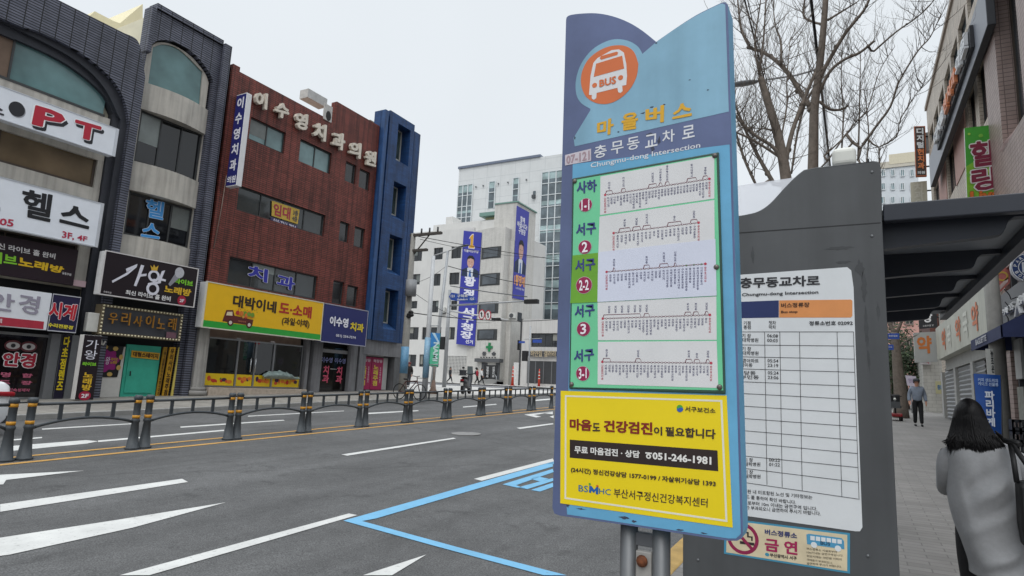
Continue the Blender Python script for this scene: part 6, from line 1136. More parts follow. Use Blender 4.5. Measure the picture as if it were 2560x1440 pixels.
MB().plate(R3, rc(uA, zl_, uB+.6, zb_+.3), M('a3a39f', .7, .12, 2), 0, .3).build('lintel', t); MB().box((3.86, -uA, g0), (4.2, -uB-.6, zb_), M('8a8883', .8)).build('back_wall', t)
SH = M('8b8d8f', .45, .12, 4, metal=.3)
for x0, x1 in ((2362, 2386), (2395, 2432), (2436, 2462)):
    a, c_ = R3.p(x0, 1000)[0], R3.p(x1, 1000)[0]; zz0 = walk(0, -(a+c_)/2)+.02; b = MB(); n = int((zl_-zz0)/.16); rg = []
    for i in range(n+1): z = zz0+(zl_-zz0)*i/n; rg += [[R3.at(a, z-.0, -.1), R3.at(c_, z, -.1)], [R3.at(a, z+.10, -.055), R3.at(c_, z+.10, -.055)]]
    b.loft(rg, SH, closed=False, cap=False, sm=False); b.build('roller_shutter', t)
for x in (2390, 2434, 2357): a = R3.p(x, 1000)[0]; MB().plate(R3, rc(a-.28, walk(0, -a)-.1, a+.28, zl_), M('a9a9a6', .6, .12, 3), 0, .3).build('pillar', t)
# beyond the pharmacy
pl = YP(43); t = thing('white_brick_shop', (4.5, 44, 1), 'small white painted brick shop beyond the pharmacy', 'building'); q = pl.q((2306, 900), (2420, 860), (2420, 1030), (2306, 1030)); MB().box((q[0][0], 43, .8), (7, 48, q[0][1]+.5), BR('bfbdb6', 'b6b4ad', '9a9892', .4, .2, .5, .01, streak=.15, big=.1)).build('wall', t)
MB().plate(pl, pl.r(2338, 953, 2362, 985), M('b9b48c', .6), .02, .03).txt(pl, '중화', pl.r(2343, 962, 2358, 975), M('3f78a8'), .03, .03).build('notice', t); MB().plate(pl, pl.r(2300, 897, 2326, 912), M('b8b4b4', .6), .3, .3).txt(pl, '약', pl.r(2312, 899, 2322, 910), M('a83040'), .32, .04).build('small_sign', t)
pl, q, t = board('blade_sign', 46, ((2296, 776), (2341, 772), (2344, 818), (2298, 822)), '26272a', 'black projecting bar sign with a white letter under the shelter roof line'); let(t, pl, .012, [('방', sub(q, .25, .15, .75, .7), 'd2d2d2', .05), ('유흥주점 방', sub(q, .2, .82, .8, .92), 'b0b0b0', .02)])
MB().tube([(q[1][0]-.1, 46.1, q[1][1]-.5), (6.5, 46.1, q[1][1]-.5)], .05, FRM, 6).build('bracket', t)
t = thing('brown_brick_house', (7.5, 52, 1.3), 'dark reddish brick house half hidden behind the black bar sign', 'building'); pl = YP(50); q = pl.q((2322, 770), (2420, 740)); MB().box((q[0][0], 50, 1.2), (14, 58, q[0][1]+2), BR('6e4238', '64392f', '3f2a24', .3, .08, .5, .01)).build('wall', t); MB().plate(pl, pl.r(2345, 780, 2368, 820), glass('25282a'), .02, .05).build('window', t)
pl = YP(78); t = thing('pink_house', (pl.p(2260, 800)[0], 82, 1.5), 'salmon pink rendered house in the distance beyond the man', 'building'); q = pl.r(2195, 772, 2312, 1000); MB().box((q[0][0], 78, 1.3), (q[1][0], 88, q[0][1]), M('c2968c', .8, .06, .5)).build('wall', t)
for r_ in ((2262, 792, 2284, 812), (2264, 845, 2282, 868), (2225, 795, 2240, 814)): win(t, pl, pl.r(*r_), 2, M('8a7a74'), glass('34383c'), -.12, .1)
pl = YP(125); APW = M('c9ced2', .6, .04, .3); t = thing('apartment_tower', (pl.p(2265, 500)[0], 132, 1.5), 'tall white apartment tower with a yellow top band far behind the shelter', 'building')
q = pl.r(2196, 410, 2322, 900); z1 = q[0][1]; MB().box((q[0][0], 125, 1.3), (q[1][0], 140, z1), APW).build('wall', t); a = pl.r(2236, 380, 2300, 412); MB().box((a[0][0], 127, z1), (a[1][0], 138, a[0][1]), APW).build('roof_house', t)
MB().plate(pl, pl.r(2222, 388, 2300, 404), M('cfc7b0', .7), .3, .4).build('yellow_band', t)
MB().plate(pl, pl.r(2196, 408, 2300, 412), M('c2bcae', .7), .25, .3).build('cornice', t)
for x in (2202, 2226, 2250, 2274, 2296):
    for k in range(9): y = 424+k*34; win(t, pl, pl.r(x, y, x+12, y+17), 2, M('d2d6d8'), glass('5f7c82', .1), -.15, .12)
# evergreen trees, distant street tree, street name sign
LG = [M(h, .7, .3, 2) for h in ('2c3a24', '36472b', '25301f', '42522f')]
def leafy(Y, c, rx, rz, n, label, seed):
    random.seed(seed); pl = YP(Y); cc_ = pl.at(*pl.p(*c)); foot = Vector((cc_.x, Y, walk(0, Y))); t = thing('evergreen_tree', foot, label, 'tree'); MB().tube([foot, foot.lerp(cc_, .6), cc_], [.16, .1, .04], BARK, 8).build('trunk', t); b = MB()
    cl = [(Vector((random.gauss(0, .5)*rx, random.gauss(0, .5)*rx, random.gauss(0, .45)*rz)), random.uniform(.3, .6)) for _ in range(26)]
    for i in range(n):
        o_, rr_ = random.choice(cl); p = cc_+o_+Vector((random.gauss(0, 1), random.gauss(0, 1), random.gauss(0, .8)))*rr_; s = random.uniform(.07, .16); d = Vector((random.uniform(-1, 1), random.uniform(-1, 1), random.uniform(-.6, 1))).normalized(); e = d.orthogonal().normalized()*s*.5
        b.add([p-e, p+d*s, p+e, p-d*s*.5], [(0, 1, 2, 3)], random.choice(LG))
    b.build('crown', t)
leafy(47, (2262, 905), 1.3, 2.0, 3600, 'dark evergreen tree beyond the old man, right of the others', 3); leafy(52, (2225, 880), 1.4, 1.8, 2600, 'dark evergreen tree close beside the shelter edge', 4)
pl = YP(33); b3 = lambda x, y, o=0: tuple(pl.at(*pl.p(x, y), o)); x = pl.p(2252, 1030)[0]
random.seed(21)
bare_tree(33, [(((2252, 1000), (2246, 940), (2241, 880), (2236, 830)), .26, .15, 0), (((2236, 835), (2222, 800), (2215, 760), (2200, 700)), .12, .03, .3), (((2238, 840), (2255, 800), (2262, 765), (2275, 720)), .1, .03, -.3), (((2240, 860), (2230, 830), (2228, 780), (2232, 730)), .08, .03, .4), (((2243, 870), (2270, 850), (2290, 840)), .06, .02, -.4)], 'thick bare tree trunk standing behind the old man in the distance', 8, 3, (x, 33, walk(x, 33)))
P1 = YP(27); t = thing('street_name_sign', Vector((P1.p(2214, 1040)[0], 27, walk(0, 27))), 'two small blue street name plates on a post beside the shelter edge', 'street sign'); xx = P1.p(2214, 860)[0]; MB().tube([(xx, 27, walk(0, 27)), (xx, 27, P1.p(2214, 820)[1])], .05, GP, 8).build('post', t)
for q_ in ((2216, 834, 2248, 848), (2216, 862, 2234, 875)): n_ = MB().plate(P1, P1.r(*q_), M('2c50a8', .4), .08, .03).build('name_plate', t); MB().txt(P1, '충무대로', P1.r(q_[0]+5, q_[1]+4, q_[2]-4, q_[3]-5), M('cfd2da'), .09, .02).build('lettering', n_)
pl, q, t = board('placard', 40, ((2263, 938), (2290, 941), (2290, 966), (2268, 964)), 'c4bccb', 'small pale lilac placard hanging beside the bare trunk', 'placard', .03); MB().tube([pl.at(*pl.p(2277, 965)), (pl.p(2277, 965)[0], 40, walk(0, 40))], .03, GP, 6).build('stake', t); let(t, pl, .008, [('안내', sub(q, .25, .25, .75, .7), '9a86a8', .02)])
# concrete pole by the bakery, upright banner, strip sign, crates
PY = 18.3; P1 = YP(PY); xb_ = P1.p(2509, 1090)[0]; t = thing('utility_pole', Vector((xb_, PY, walk(0, PY))), 'mottled concrete pole with loose wires standing in front of the bakery', 'utility pole'); MB().tube([(xb_, PY, walk(0, PY)-.1), (xb_, PY, 3), (xb_-.02, PY, 4.75)], [.17, .16, .15], CP, 14).build('pole', t)
for i in range(4): P_ = [Vector((xb_+.18*math.cos(a)+(.25+.1*i)*(a/3.), PY-.2, 3.4+.3*i-.22*a+.05*a*a)) for a in [k*.4 for k in range(9)]]; MB().tube(P_, .012, WIRE, 5).build('loose_wire', t)
P1 = YP(17.9); st_ = MB().plate(P1, P1.r(2464, 872, 2488, 945), M('b9b9b4', .5), .0, .04).build('strip_plate', t); b = MB(); b.txt(P1, '\n'.join('뉴조은'), P1.r(2475, 874, 2486, 932), M('2a2a2c'), .008, .05).build('lettering', st_)
PY = 16.2; P1 = YP(PY); q = P1.q((2434, 934), (2501, 938), (2506, 1086), (2446, 1082)); fx = (q[2][0]+q[3][0])/2; t = thing('banner_stand', Vector((fx, PY, walk(0, PY))), 'blue upright bakery banner stand with white letters in front of the shutters', 'banner'); b = MB(); n = 8
b.loft([[P1.at(*sub(q, s, 0, 1, 1)[0], .06*math.sin(3.1*s)), P1.at(*sub(q, s, 1, 1, 1)[0], .05*math.sin(3.1*s+.4))] for s in [k/n for k in range(n+1)]], M('24509a', .5, .12, 3), closed=False, cap=False); b.build('sheet', t)
let(t, P1, .075, [('커피 샌드위치\n케이크 선물류', sub(q, .12, .07, .88, .2), 'a9bcd8', .02), ('\n'.join('파리바게'), sub(q, .34, .28, .72, .88), 'cfd6e2', .05)])
for x in (0, 1): e0, e1 = sub(q, x, 0, 1, 1)[0], sub(q, x, 1, 1, 1)[0]; MB().tube([P1.at(*e0, -.02), P1.at(*e1, -.02), Vector((P1.at(*e1).x, PY, walk(0, PY)))], .014, FRM, 6).build('stand_pole', t)
PY = 15.2; P1 = YP(PY); x0 = P1.p(2532, 1085)[0]; CRM = M('1d1f24', .5, .15)
def crate(x, z, label):
    b = MB(); w_, d_, h_ = .46, .34, .22
    b.box((x, PY, z), (x+w_, PY+d_, z+.02), CRM)
    for yy in (PY, PY+d_-.018):
        b.box((x, yy, z+h_-.05), (x+w_, yy+.018, z+h_), CRM).box((x, yy, z), (x+w_, yy+.018, z+.07), CRM)
        for k in range(5): b.box((x+k*(w_-.04)/4, yy, z), (x+k*(w_-.04)/4+.04, yy+.018, z+h_), CRM)
    for xx in (x, x+w_-.018): b.box((xx, PY, z+.0), (xx+.018, PY+d_, z+h_), CRM)
    return tag(b.build('crate'), label, 'crate', 'bakery crates')
for i, l in enumerate(('black bakery crate at the bottom of the left stack', 'black bakery crate second from the bottom of the left stack', 'black bakery crate second from the top of the left stack', 'topmost black bakery crate of the left stack')): crate(x0, walk(0, PY)+.225*i, l)
for i, l in enumerate(('black bakery crate at the bottom of the right taller stack', 'black bakery crate second from the bottom of the right taller stack', 'middle black bakery crate of the right taller stack', 'black bakery crate second from the top of the right taller stack', 'topmost black bakery crate of the right taller stack')): crate(x0+.5, walk(0, PY)+.225*i, l)
# ------------------------------------------------------------------ people
def skin(name, par, verts, edges, mat, T, root=0, sub_=2):
    o0 = Vector(par['_o']); me = bpy.data.meshes.new(name); ks = list(verts); me.from_pydata([tuple(T(verts[k][0])-o0) for k in ks], [(ks.index(a), ks.index(b)) for a, b in edges], [])
    me.materials.append(mat); o = bpy.data.objects.new(name, me); C.objects.link(o); o.parent = par; o['_o'] = tuple(o0); md = o.modifiers.new('skin', 'SKIN'); md.use_smooth_shade = True
    H = T.H
    for i, k in enumerate(ks):
        r = verts[k][1]; r = r if isinstance(r, tuple) else (r, r); sv = me.skin_vertices[0].data[i]; sv.radius = (r[0]*H, r[1]*H); sv.use_root = (i == root)
    s = o.modifiers.new('subsurf', 'SUBSURF'); s.levels = sub_; s.render_levels = sub_; return o
class Tr:
    def __init__(s, loc, ang, H): s.l = Vector(loc); s.a = ang; s.H = H
    def __call__(s, p): x, y, z = (c*s.H for c in p); return s.l+Vector((x*math.cos(s.a)-y*math.sin(s.a), x*math.sin(s.a)+y*math.cos(s.a), z))
def person(loc, ang, H, label, jacket, trousers, hair, stride=.6, cap=None, armL=None, armR=None, skinc='b98a74', bag=None, shoe='1c1c1e'):
    T = Tr(loc, ang, H); t = thing('person', loc, label, 'person'); s = stride
    lk, la = (-.052, .07*s, .285), (-.052, .13*s, .05); rk, ra = (.052, .02*s, .285), (.052, -.17*s, .06)
    aL = armL or [(-.125, -.05*s, .64), (-.13, .01*s+.02, .50)]; aR = armR or [(.125, .03*s, .64), (.13, .09*s+.02, .51)]
    hL = (aL[1][0], aL[1][1]+.015, aL[1][2]-.05); hR = (aR[1][0], aR[1][1]+.015, aR[1][2]-.05)
    V = {'pel': ((0, 0, .53), (.05, .04)), 'wai': ((0, 0, .62), (.055, .042)), 'che': ((0, .0, .73), (.085, .058)), 'nec': ((0, .0, .825), .032), 'jaw': ((0, .014, .872), (.042, .045)), 'hea': ((0, .008, .925), (.048, .056)), 'top': ((0, .0, .962), (.036, .04)), 'nos': ((0, .068, .897), .010),
         'sl': ((-.095, 0, .80), .035), 'el': (aL[0], .025), 'wl': (aL[1], .018), 'hl': (hL, .019), 'sr': ((.095, 0, .80), .035), 'er': (aR[0], .025), 'wr': (aR[1], .018), 'hr': (hR, .019),
         'l1': ((-.05, 0, .48), .036), 'l2': (lk, .033), 'l3': (la, .022), 'r1': ((.05, 0, .48), .036), 'r2': (rk, .03), 'r3': (ra, .022)}
    E = [('pel', 'wai'), ('wai', 'che'), ('che', 'nec'), ('nec', 'jaw'), ('jaw', 'hea'), ('hea', 'top'), ('hea', 'nos'), ('che', 'sl'), ('sl', 'el'), ('el', 'wl'), ('wl', 'hl'), ('che', 'sr'), ('sr', 'er'), ('er', 'wr'), ('wr', 'hr'), ('pel', 'l1'), ('l1', 'l2'), ('l2', 'l3'), ('pel', 'r1'), ('r1', 'r2'), ('r2', 'r3')]
    for sd_, h in (('l', hL), ('r', hR)):
        sg = -1 if sd_ == 'l' else 1
        for k in range(4): n_ = 'f%s%d' % (sd_, k); V[n_] = ((h[0], h[1]-.012+k*.009, h[2]-.045+.006*abs(k-1)), .0055); E.append(('h'+sd_, n_))
        V['t'+sd_] = ((h[0]-sg*.012, h[1]+.028, h[2]-.018), .006); E.append(('h'+sd_, 't'+sd_))
    skin('body', t, V, E, M(skinc, .55, .06), T)
    skin('trousers', t, {'p': ((0, 0, .60), (.082, .065)), 'l1': ((-.05, .0, .47), .058), 'l2': (lk, .046), 'l3': (la, .036), 'r1': ((.05, 0, .47), .058), 'r2': (rk, .046), 'r3': (ra, .036)}, [('p', 'l1'), ('l1', 'l2'), ('l2', 'l3'), ('p', 'r1'), ('r1', 'r2'), ('r2', 'r3')], M(trousers, .8, .2, 10), T)
    skin('jacket', t, {'p': ((0, 0, .475), (.1, .078)), 'w': ((0, 0, .62), (.1, .076)), 'c': ((0, 0, .74), (.105, .075)), 'n': ((0, 0, .818), (.055, .05)), 'sl': ((-.102, 0, .792), .046), 'el': (aL[0], .041), 'wl': (aL[1], .032), 'sr': ((.102, 0, .792), .046), 'er': (aR[0], .041), 'wr': (aR[1], .032)}, [('p', 'w'), ('w', 'c'), ('c', 'n'), ('c', 'sl'), ('sl', 'el'), ('el', 'wl'), ('c', 'sr'), ('sr', 'er'), ('er', 'wr')], M(jacket, .75, .15, 12), T)
    for a, nm in ((la, 'l'), (ra, 'r')): skin('shoe', t, {'a': ((a[0], a[1]-.012, .028), .026), 'b': ((a[0], a[1]+.045, .022), (.026, .02)), 'c': ((a[0], a[1]+.09, .018), .017)}, [('a', 'b'), ('b', 'c')], M(shoe, .6), T)
    b = MB(); hc = T((0, -.006, .945)); rr = .060*H
    vs = []; n = 16; mm = 8
    for i in range(mm+1):
        th = 1.75*i/mm
        for k in range(n):
            a = 6.28319*k/n; bk = max(0, -math.sin(a)); th2 = th*(1+.38*bk)-.35*max(0, math.sin(a))*i/mm
            vs.append(T((.060*math.sin(th2)*math.cos(a), -.004+.068*math.sin(th2)*math.sin(a), .925+.066*math.cos(th2))))
    b.add(vs, [(i*n+k, (i+1)*n+k, (i+1)*n+(k+1) % n, i*n+(k+1) % n) for i in range(mm) for k in range(n)], M(hair, .7, .25, 40), True); b.build('hair', t)
    for sg in (-1, 1): MB().ball(T((sg*.021, .058, .912)), .006*H, M('1c1616', .3), 6, 5).build('eye', t)
    if cap:
        b = MB(); b.loft([[T((r*math.cos(k*.3927), -.002+r*1.12*math.sin(k*.3927), z)) for k in range(16)] for z, r in ((.935, .064), (.955, .066), (.985, .055), (1.0, .03), (1.004, .002))], M(cap, .8)); b.loft([[T((x, y, .94+dz)) for x, y in ((-.05, .05), (-.03, .10), (0, .115), (.03, .10), (.05, .05))] for dz in (0, .006)], M(cap, .8)); b.build('cap', t)
    if bag: MB().ball(T((0, -.11, .70)), (.09*H, .06*H, .12*H), M(bag, .7), 12, 8).build('backpack', t)
    return t
p57 = lambda x: Vector((YP(57).p(x, 958)[0], 57, gz(57)+.1)); g_ = lambda x, y: G(x, y, walk); pz_ = lambda x, y: G(x, y, lambda x, y: gz(y)+.14)
p = g_(2297, 1066); person(p, math.pi+.06, polez(p, 2294, 946)-p.z, 'elderly man in grey zip jacket, dark trousers and dark cap walking towards the bus stop', '7d8694', '17181b', '4a4644', .35, cap='3a3c40', armL=[(-.14, -.03, .64), (-.15, .02, .51)], armR=[(.14, -.03, .64), (.15, .02, .51)])
p = pz_(1020, 968); person(p, math.pi+.4, 1.72, 'man in dark jacket and red cap walking on the corner plaza, hand at his face', '2a2625', '3a3c42', '2a2422', .7, cap='6e2f34', armR=[(.15, .05, .66), (.09, .11, .82)])
p = p57(1124); person(p, -1.35, 1.72, 'person in dark clothes striding past the clinic lattice', '23262c', '22252c', '1d1b1b', 1.1)
p = p57(1192); person(p, -1.3, 1.66, 'person in a red jacket with a dark backpack before the clinic door', '9c1c30', '1c1c20', '1d1b1b', .8, bag='2a2a30')
p = p57(1203); person(p, -1.25, 1.7, 'person in a white padded jacket striding before the clinic door', 'cfcfce', '1a1a1d', '1d1b1b', 1.1)
# woman walking away under the shelter roof
WY = 4.75; W = YP(WY); wz = walk(.6, WY); wp = lambda x, y, o=0: W.at(*W.p(x, y), o)
cx = W.p(2447, 1200)[0]; wt = thing('person', (cx, WY, wz), 'woman with long black hair in a grey wool coat walking away', 'person')
class T1: H = 1.
def ident(p): return Vector(p)
class TI:
    H = 1.
    def __call__(s, p): return Vector(p)
TI = TI(); z_ = lambda y: W.p(2440, y)[1]
zs = z_(1115); lg = .10
skin('body', wt, {'p': ((cx, WY, wz+.72), (.13, .1)), 'w': ((cx-.01, WY, wz+.9), (.12, .09)), 'c': ((cx-.03, WY+.01, zs-.12), (.14, .1)), 'n': ((cx-.04, WY+.02, zs+.03), .05), 'h': ((W.p(2426, 1050)[0], WY+.02, z_(1052)), (.062, .07)), 't': ((W.p(2424, 1020)[0], WY+.02, z_(1024)), .05), 'sl': ((cx-.15, WY+.02, zs-.06), .04), 'el': ((W.p(2365, 1200)[0], WY+.06, z_(1200)), .03), 'wl': ((W.p(2378, 1240)[0], WY+.24, z_(1238)), .025), 'hl': ((W.p(2380, 1242)[0], WY+.33, z_(1240)), .025), 'sr': ((cx+.15, WY+.02, zs-.06), .04), 'er': ((W.p(2570, 1210)[0], WY+.05, z_(1215)), .03), 'wr': ((cx+.22, WY+.2, zs-.34), .03), 'hr': ((cx+.2, WY+.26, zs-.33), .03),
 'l1': ((cx-.07, WY, wz+.66), .08), 'l2': ((cx-.07, WY+.02, wz+.38), .05), 'l3': ((cx-.07, WY-.12, wz+.06), .035), 'r1': ((cx+.09, WY, wz+.66), .08), 'r2': ((cx+.1, WY+.12, wz+.38), .05), 'r3': ((cx+.1, WY+.22, wz+.06), .035)}, [('p', 'w'), ('w', 'c'), ('c', 'n'), ('n', 'h'), ('h', 't'), ('c', 'sl'), ('sl', 'el'), ('el', 'wl'), ('wl', 'hl'), ('c', 'sr'), ('sr', 'er'), ('er', 'wr'), ('wr', 'hr'), ('p', 'l1'), ('l1', 'l2'), ('l2', 'l3'), ('p', 'r1'), ('r1', 'r2'), ('r2', 'r3')], M('17171a', .8), TI)
for sx, yy in ((-.07, -.12), (.1, .22)): skin('shoe', wt, {'a': ((cx+sx, WY+yy-.03, wz+.04), .04), 'b': ((cx+sx, WY+yy+.07, wz+.035), .04), 'c': ((cx+sx, WY+yy+.15, wz+.03), .028)}, [('a', 'b'), ('b', 'c')], M('1a1a1c', .5), TI)
COAT = M('8f9092', .95, .07, 40, bump=.08); rows_ = [(1425, 2419, 2575, .24), (1400, 2414, 2572, .24), (1360, 2400, 2570, .235), (1312, 2386, 2566, .23), (1256, 2373, 2560, .22), (1200, 2366, 2554, .2), (1150, 2362, 2545, .18), (1125, 2364, 2538, .16), (1108, 2376, 2522, .13), (1098, 2395, 2500, .09), (1090, 2412, 2482, .06)]
rg = []; n = 110
CREASE = [((2512, 1170), (2432, 1255), .03, 13), ((2480, 1160), (2405, 1235), -.02, 12), ((2520, 1225), (2440, 1300), -.024, 13), ((2505, 1260), (2400, 1335), .018, 15), ((2548, 1335), (2462, 1392), .032, 12), ((2556, 1365), (2480, 1415), -.02, 12), ((2440, 1120), (2452, 1200), -.012, 12), ((2385, 1190), (2420, 1300), .014, 14), ((2395, 1330), (2425, 1410), -.016, 13)]
for i, (y, xa, xb2, dp) in enumerate(smooth(rows_, 7)):
    z = z_(y); xL, xR = W.p(xa, y)[0], W.p(xb2, y)[0]; c = (xL+xR)/2; h = (xR-xL)/2; ring_ = []
    for k in range(n):
        a = 6.28319*k/n; f = 1+.028*math.sin(3*a+z*11)+.02*math.sin(5*a-z*17+1)*min(1, (1.3-z)) ; ca, sa = math.cos(a), math.sin(a); e_ = .8
        fold = 0; pxx = (xa+xb2)/2+(xb2-xa)/2*ca
        for (ax_, ay_), (bx_, by_), amp, wd in CREASE:
            lx, ly = bx_-ax_, by_-ay_; tt = max(0, min(1, ((pxx-ax_)*lx+(y-ay_)*ly)/(lx*lx+ly*ly))); dd = math.hypot(pxx-ax_-tt*lx, y-ay_-tt*ly); fold += amp*math.exp(-(dd/wd)**2)*math.sin(math.pi*(.12+.76*tt))
        fold *= max(0, -sa)**.5; ring_.append((c+h*f*math.copysign(abs(ca)**e_, ca), WY+dp*f*math.copysign(abs(sa)**e_, sa)-fold, z))
    rg.append(ring_)
coat = MB().loft(rg, COAT).build('coat', wt)
xs_ = W.p(2372, 1130)[0]; skin('sleeve', coat, {'a': ((W.p(2385, 1118)[0], WY, z_(1122)), .075), 'b': ((W.p(2370, 1160)[0], WY-.01, z_(1165)), .07), 'c': ((W.p(2370, 1200)[0], WY+.03, z_(1205)), .062), 'd': ((W.p(2372, 1235)[0], WY+.14, z_(1232)), .055), 'e': ((W.p(2378, 1245)[0], WY+.24, z_(1240)), .05)}, [('a', 'b'), ('b', 'c'), ('c', 'd'), ('d', 'e')], COAT, TI)
skin('sleeve', coat, {'a': ((W.p(2525, 1118)[0], WY, z_(1122)), .075), 'b': ((W.p(2556, 1160)[0], WY, z_(1165)), .07), 'c': ((W.p(2572, 1210)[0], WY+.04, z_(1215)), .06), 'd': ((W.p(2570, 1250)[0], WY+.2, z_(1235)), .05)}, [('a', 'b'), ('b', 'c'), ('c', 'd')], COAT, TI)
hm = bpy.data.materials.new('black_hair'); hm.use_nodes = True; nn_ = hm.node_tree.nodes; b_ = nn_['Principled BSDF']; b_.inputs['Base Color'].default_value = (.005, .0045, .005, 1); b_.inputs['Roughness'].default_value = .42; b_.inputs['Specular IOR Level'].default_value = .2
g2 = nn_.new('ShaderNodeNewGeometry'); mp_ = nn_.new('ShaderNodeMapping'); mp_.inputs['Scale'].default_value = (1, 1, .06); n1 = nn_.new('ShaderNodeTexNoise'); n1.inputs['Scale'].default_value = 130; bb_ = nn_.new('ShaderNodeBump'); bb_.inputs['Strength'].default_value = .6; bb_.inputs['Distance'].default_value = .004
for a, c in ((g2.outputs['Position'], mp_.inputs[0]), (mp_.outputs[0], n1.inputs['Vector']), (n1.outputs['Fac'], bb_.inputs['Height']), (bb_.outputs[0], b_.inputs['Normal'])): hm.node_tree.links.new(a, c)
hr_ = [(1142, 2410, 2470, .03), (1130, 2388, 2486, .06), (1112, 2374, 2494, .085), (1092, 2373, 2486, .1), (1068, 2378, 2476, .105), (1045, 2382, 2468, .11), (1025, 2387, 2459, .105), (1010, 2395, 2450, .085), (1001, 2405, 2438, .055), (996, 2415, 2426, .02)]
rg = []; n = 56
for y, xa, xb2, dp in smooth(hr_, 4):
    z = z_(y); xL, xR = W.p(xa, y)[0], W.p(xb2, y)[0]; c = (xL+xR)/2; h = (xR-xL)/2; lw = max(0, min(1, (y-1050)/80))
    back = WY-.02-.03*lw
    rg.append([(c+h*(1+.05*lw*math.sin(9*6.28319*k/n+1))*math.cos(6.28319*k/n), back+dp*(1+.08*lw*math.sin(13*6.28319*k/n))*math.sin(6.28319*k/n)+.03*(1-lw), z+.018*lw*math.sin(7*6.28319*k/n+2)) for k in range(n)])
hair = MB().loft(rg, hm); random.seed(6)
NS = 620
for i in range(NS):   # thin locks lying over the cap of hair and fraying over the coat
    a = math.pi*(1.03+.94*random.random()); s0 = random.uniform(-.05, .5); pts = []; flick = random.gauss(0, 1); L_ = random.gauss(17, 6); sd2 = math.cos(a)
    for k in range(8):
        f = s0+(1-s0)*k/7; y = 1004+f*(1112+L_-1004); i_ = min(len(rg)-1, max(0, int((1142-min(y, 1138))/(1142-996)*(len(rg)-1)))); R_ = rg[i_]
        xs2 = [q_[0] for q_ in R_]; ys2 = [q_[1] for q_ in R_]; c0, c1 = (min(xs2)+max(xs2))/2, (min(ys2)+max(ys2))/2; hx, hy = (max(xs2)-min(xs2))/2, (max(ys2)-min(ys2))/2
        if y > 1100: hx = max(hx, .115); hy = max(hy, .08); c1 = WY-.055
        e = max(0, f-.72)*3.2; pts.append((c0+(hx+.006)*math.cos(a)+e*(.010*flick+.022*sd2*abs(sd2)), c1+(hy+.006)*math.sin(a)-e*.02, z_(y)))
    r_ = random.uniform(.002, .0055); hair.tube(pts, [r_*q_ for q_ in (.5, .9, 1, 1, 1, .9, .6, .1)], hm, 4, False)
for x0, y0_, x1, y1_ in ((2384, 1085, 2352, 1105), (2386, 1090, 2358, 1110), (2484, 1080, 2508, 1102), (2486, 1085, 2514, 1108), (2484, 1090, 2500, 1122), (2478, 1090, 2492, 1126)):
    for k in range(7): j_ = random.uniform(-4, 4); hair.tube([wp(x0+j_, y0_+j_, .10), wp((x0+x1)/2, y0_*.4+y1_*.6+j_, .12), wp(x1+j_, y1_+j_, .10)], [.006, .005, .0005], hm, 4, False)
hair.build('hair', wt)
BG = M('121214', .6, .1); bt = thing('shoulder_bag', W.at(*W.p(2545, 1345), .2), 'black shoulder bag with orange cord and yellow charm, carried by the woman', 'bag')
q = W.q((2514, 1190), (2590, 1186), (2600, 1350), (2530, 1344), (2520, 1290)); MB().plate(W, q, BG, .36, .14).build('pouch', bt, bev=.02)
for pts in (((2512, 1105), (2509, 1140), (2514, 1192)), ((2512, 1100), (2535, 1145), (2562, 1192)), ((2500, 1098), (2512, 1098), (2522, 1104))): MB().tube([wp(pts[0][0], pts[0][1], .15), wp(pts[1][0], pts[1][1], .27), wp(pts[2][0], pts[2][1], .30)], .014, BG, 6).build('strap', bt)
MB().tube([wp(2546, 1186, .38), wp(2552, 1190, .385), wp(2562, 1191, .38)], .005, M('c8602c'), 6).ball(wp(2556, 1212, .38), .016, M('c9a848'), 8, 6).build('charm', bt)
# ------------------------------------------------------------------ vehicles and small things
def wheel(par, c, r, w_, ax, rim='6a6c70'):
    ax = Vector(ax); o = ax.orthogonal().normalized(); p2 = ax.cross(o); pr = [(-w_/2, r*.62), (-w_/2, r*.9), (-w_*.3, r), (w_*.3, r), (w_/2, r*.9), (w_/2, r*.62)]
    k = MB().loft([[Vector(c)+ax*d+(o*math.cos(a*.314)+p2*math.sin(a*.314))*q for a in range(20)] for d, q in pr], M('1a1a1b', .85)).build('wheel', par)
    MB().loft([[Vector(c)+ax*d+(o*math.cos(a*.314)+p2*math.sin(a*.314))*q for a in range(20)] for d, q in ((-w_*.52, r*.62), (-w_*.3, r*.5), (w_*.3, r*.5), (w_*.52, r*.62))], M(rim, .35, .1, metal=.6)).build('rim', k); return k
CX = -14.85; yr_ = XP(-14.05).p(27, 1005)[0]; zc_ = gz(yr_-1); t = thing('parked_car', (CX, yr_-2.2, zc_), 'white sedan whose tail with red light just enters at the left edge', 'car'); CW = M('d2d4d6', .2, .03, spec=.6)
def sec(y, hw, zb, zm, zt, tw): return [(CX-hw, y, zc_+zb), (CX-hw*1.02, y, zc_+zm), (CX-tw, y, zc_+zt), (CX+tw, y, zc_+zt), (CX+hw*1.02, y, zc_+zm), (CX+hw, y, zc_+zb)]
MB().loft([sec(yr_-a, hw, zb, zm, zt, tw) for a, hw, zb, zm, zt, tw in ((0, .78, .35, .7, .95, .7), (.12, .84, .25, .72, 1.03, .74), (.9, .9, .22, .76, 1.06, .76), (3.3, .9, .22, .74, 1.0, .76), (4.3, .84, .24, .66, .82, .7), (4.6, .7, .35, .55, .7, .6))], CW).build('body', t, bev=.05, seg=3)
MB().loft([[(CX-hw, yr_-a, zc_+z), (CX+hw, yr_-a, zc_+z)] for a, hw, z in ((.55, .72, 1.04), (1.2, .6, 1.44), (2.6, .6, 1.46), (3.5, .72, 1.0))], glass('1a1d20'), closed=False, cap=False).build('window', t); b = MB()
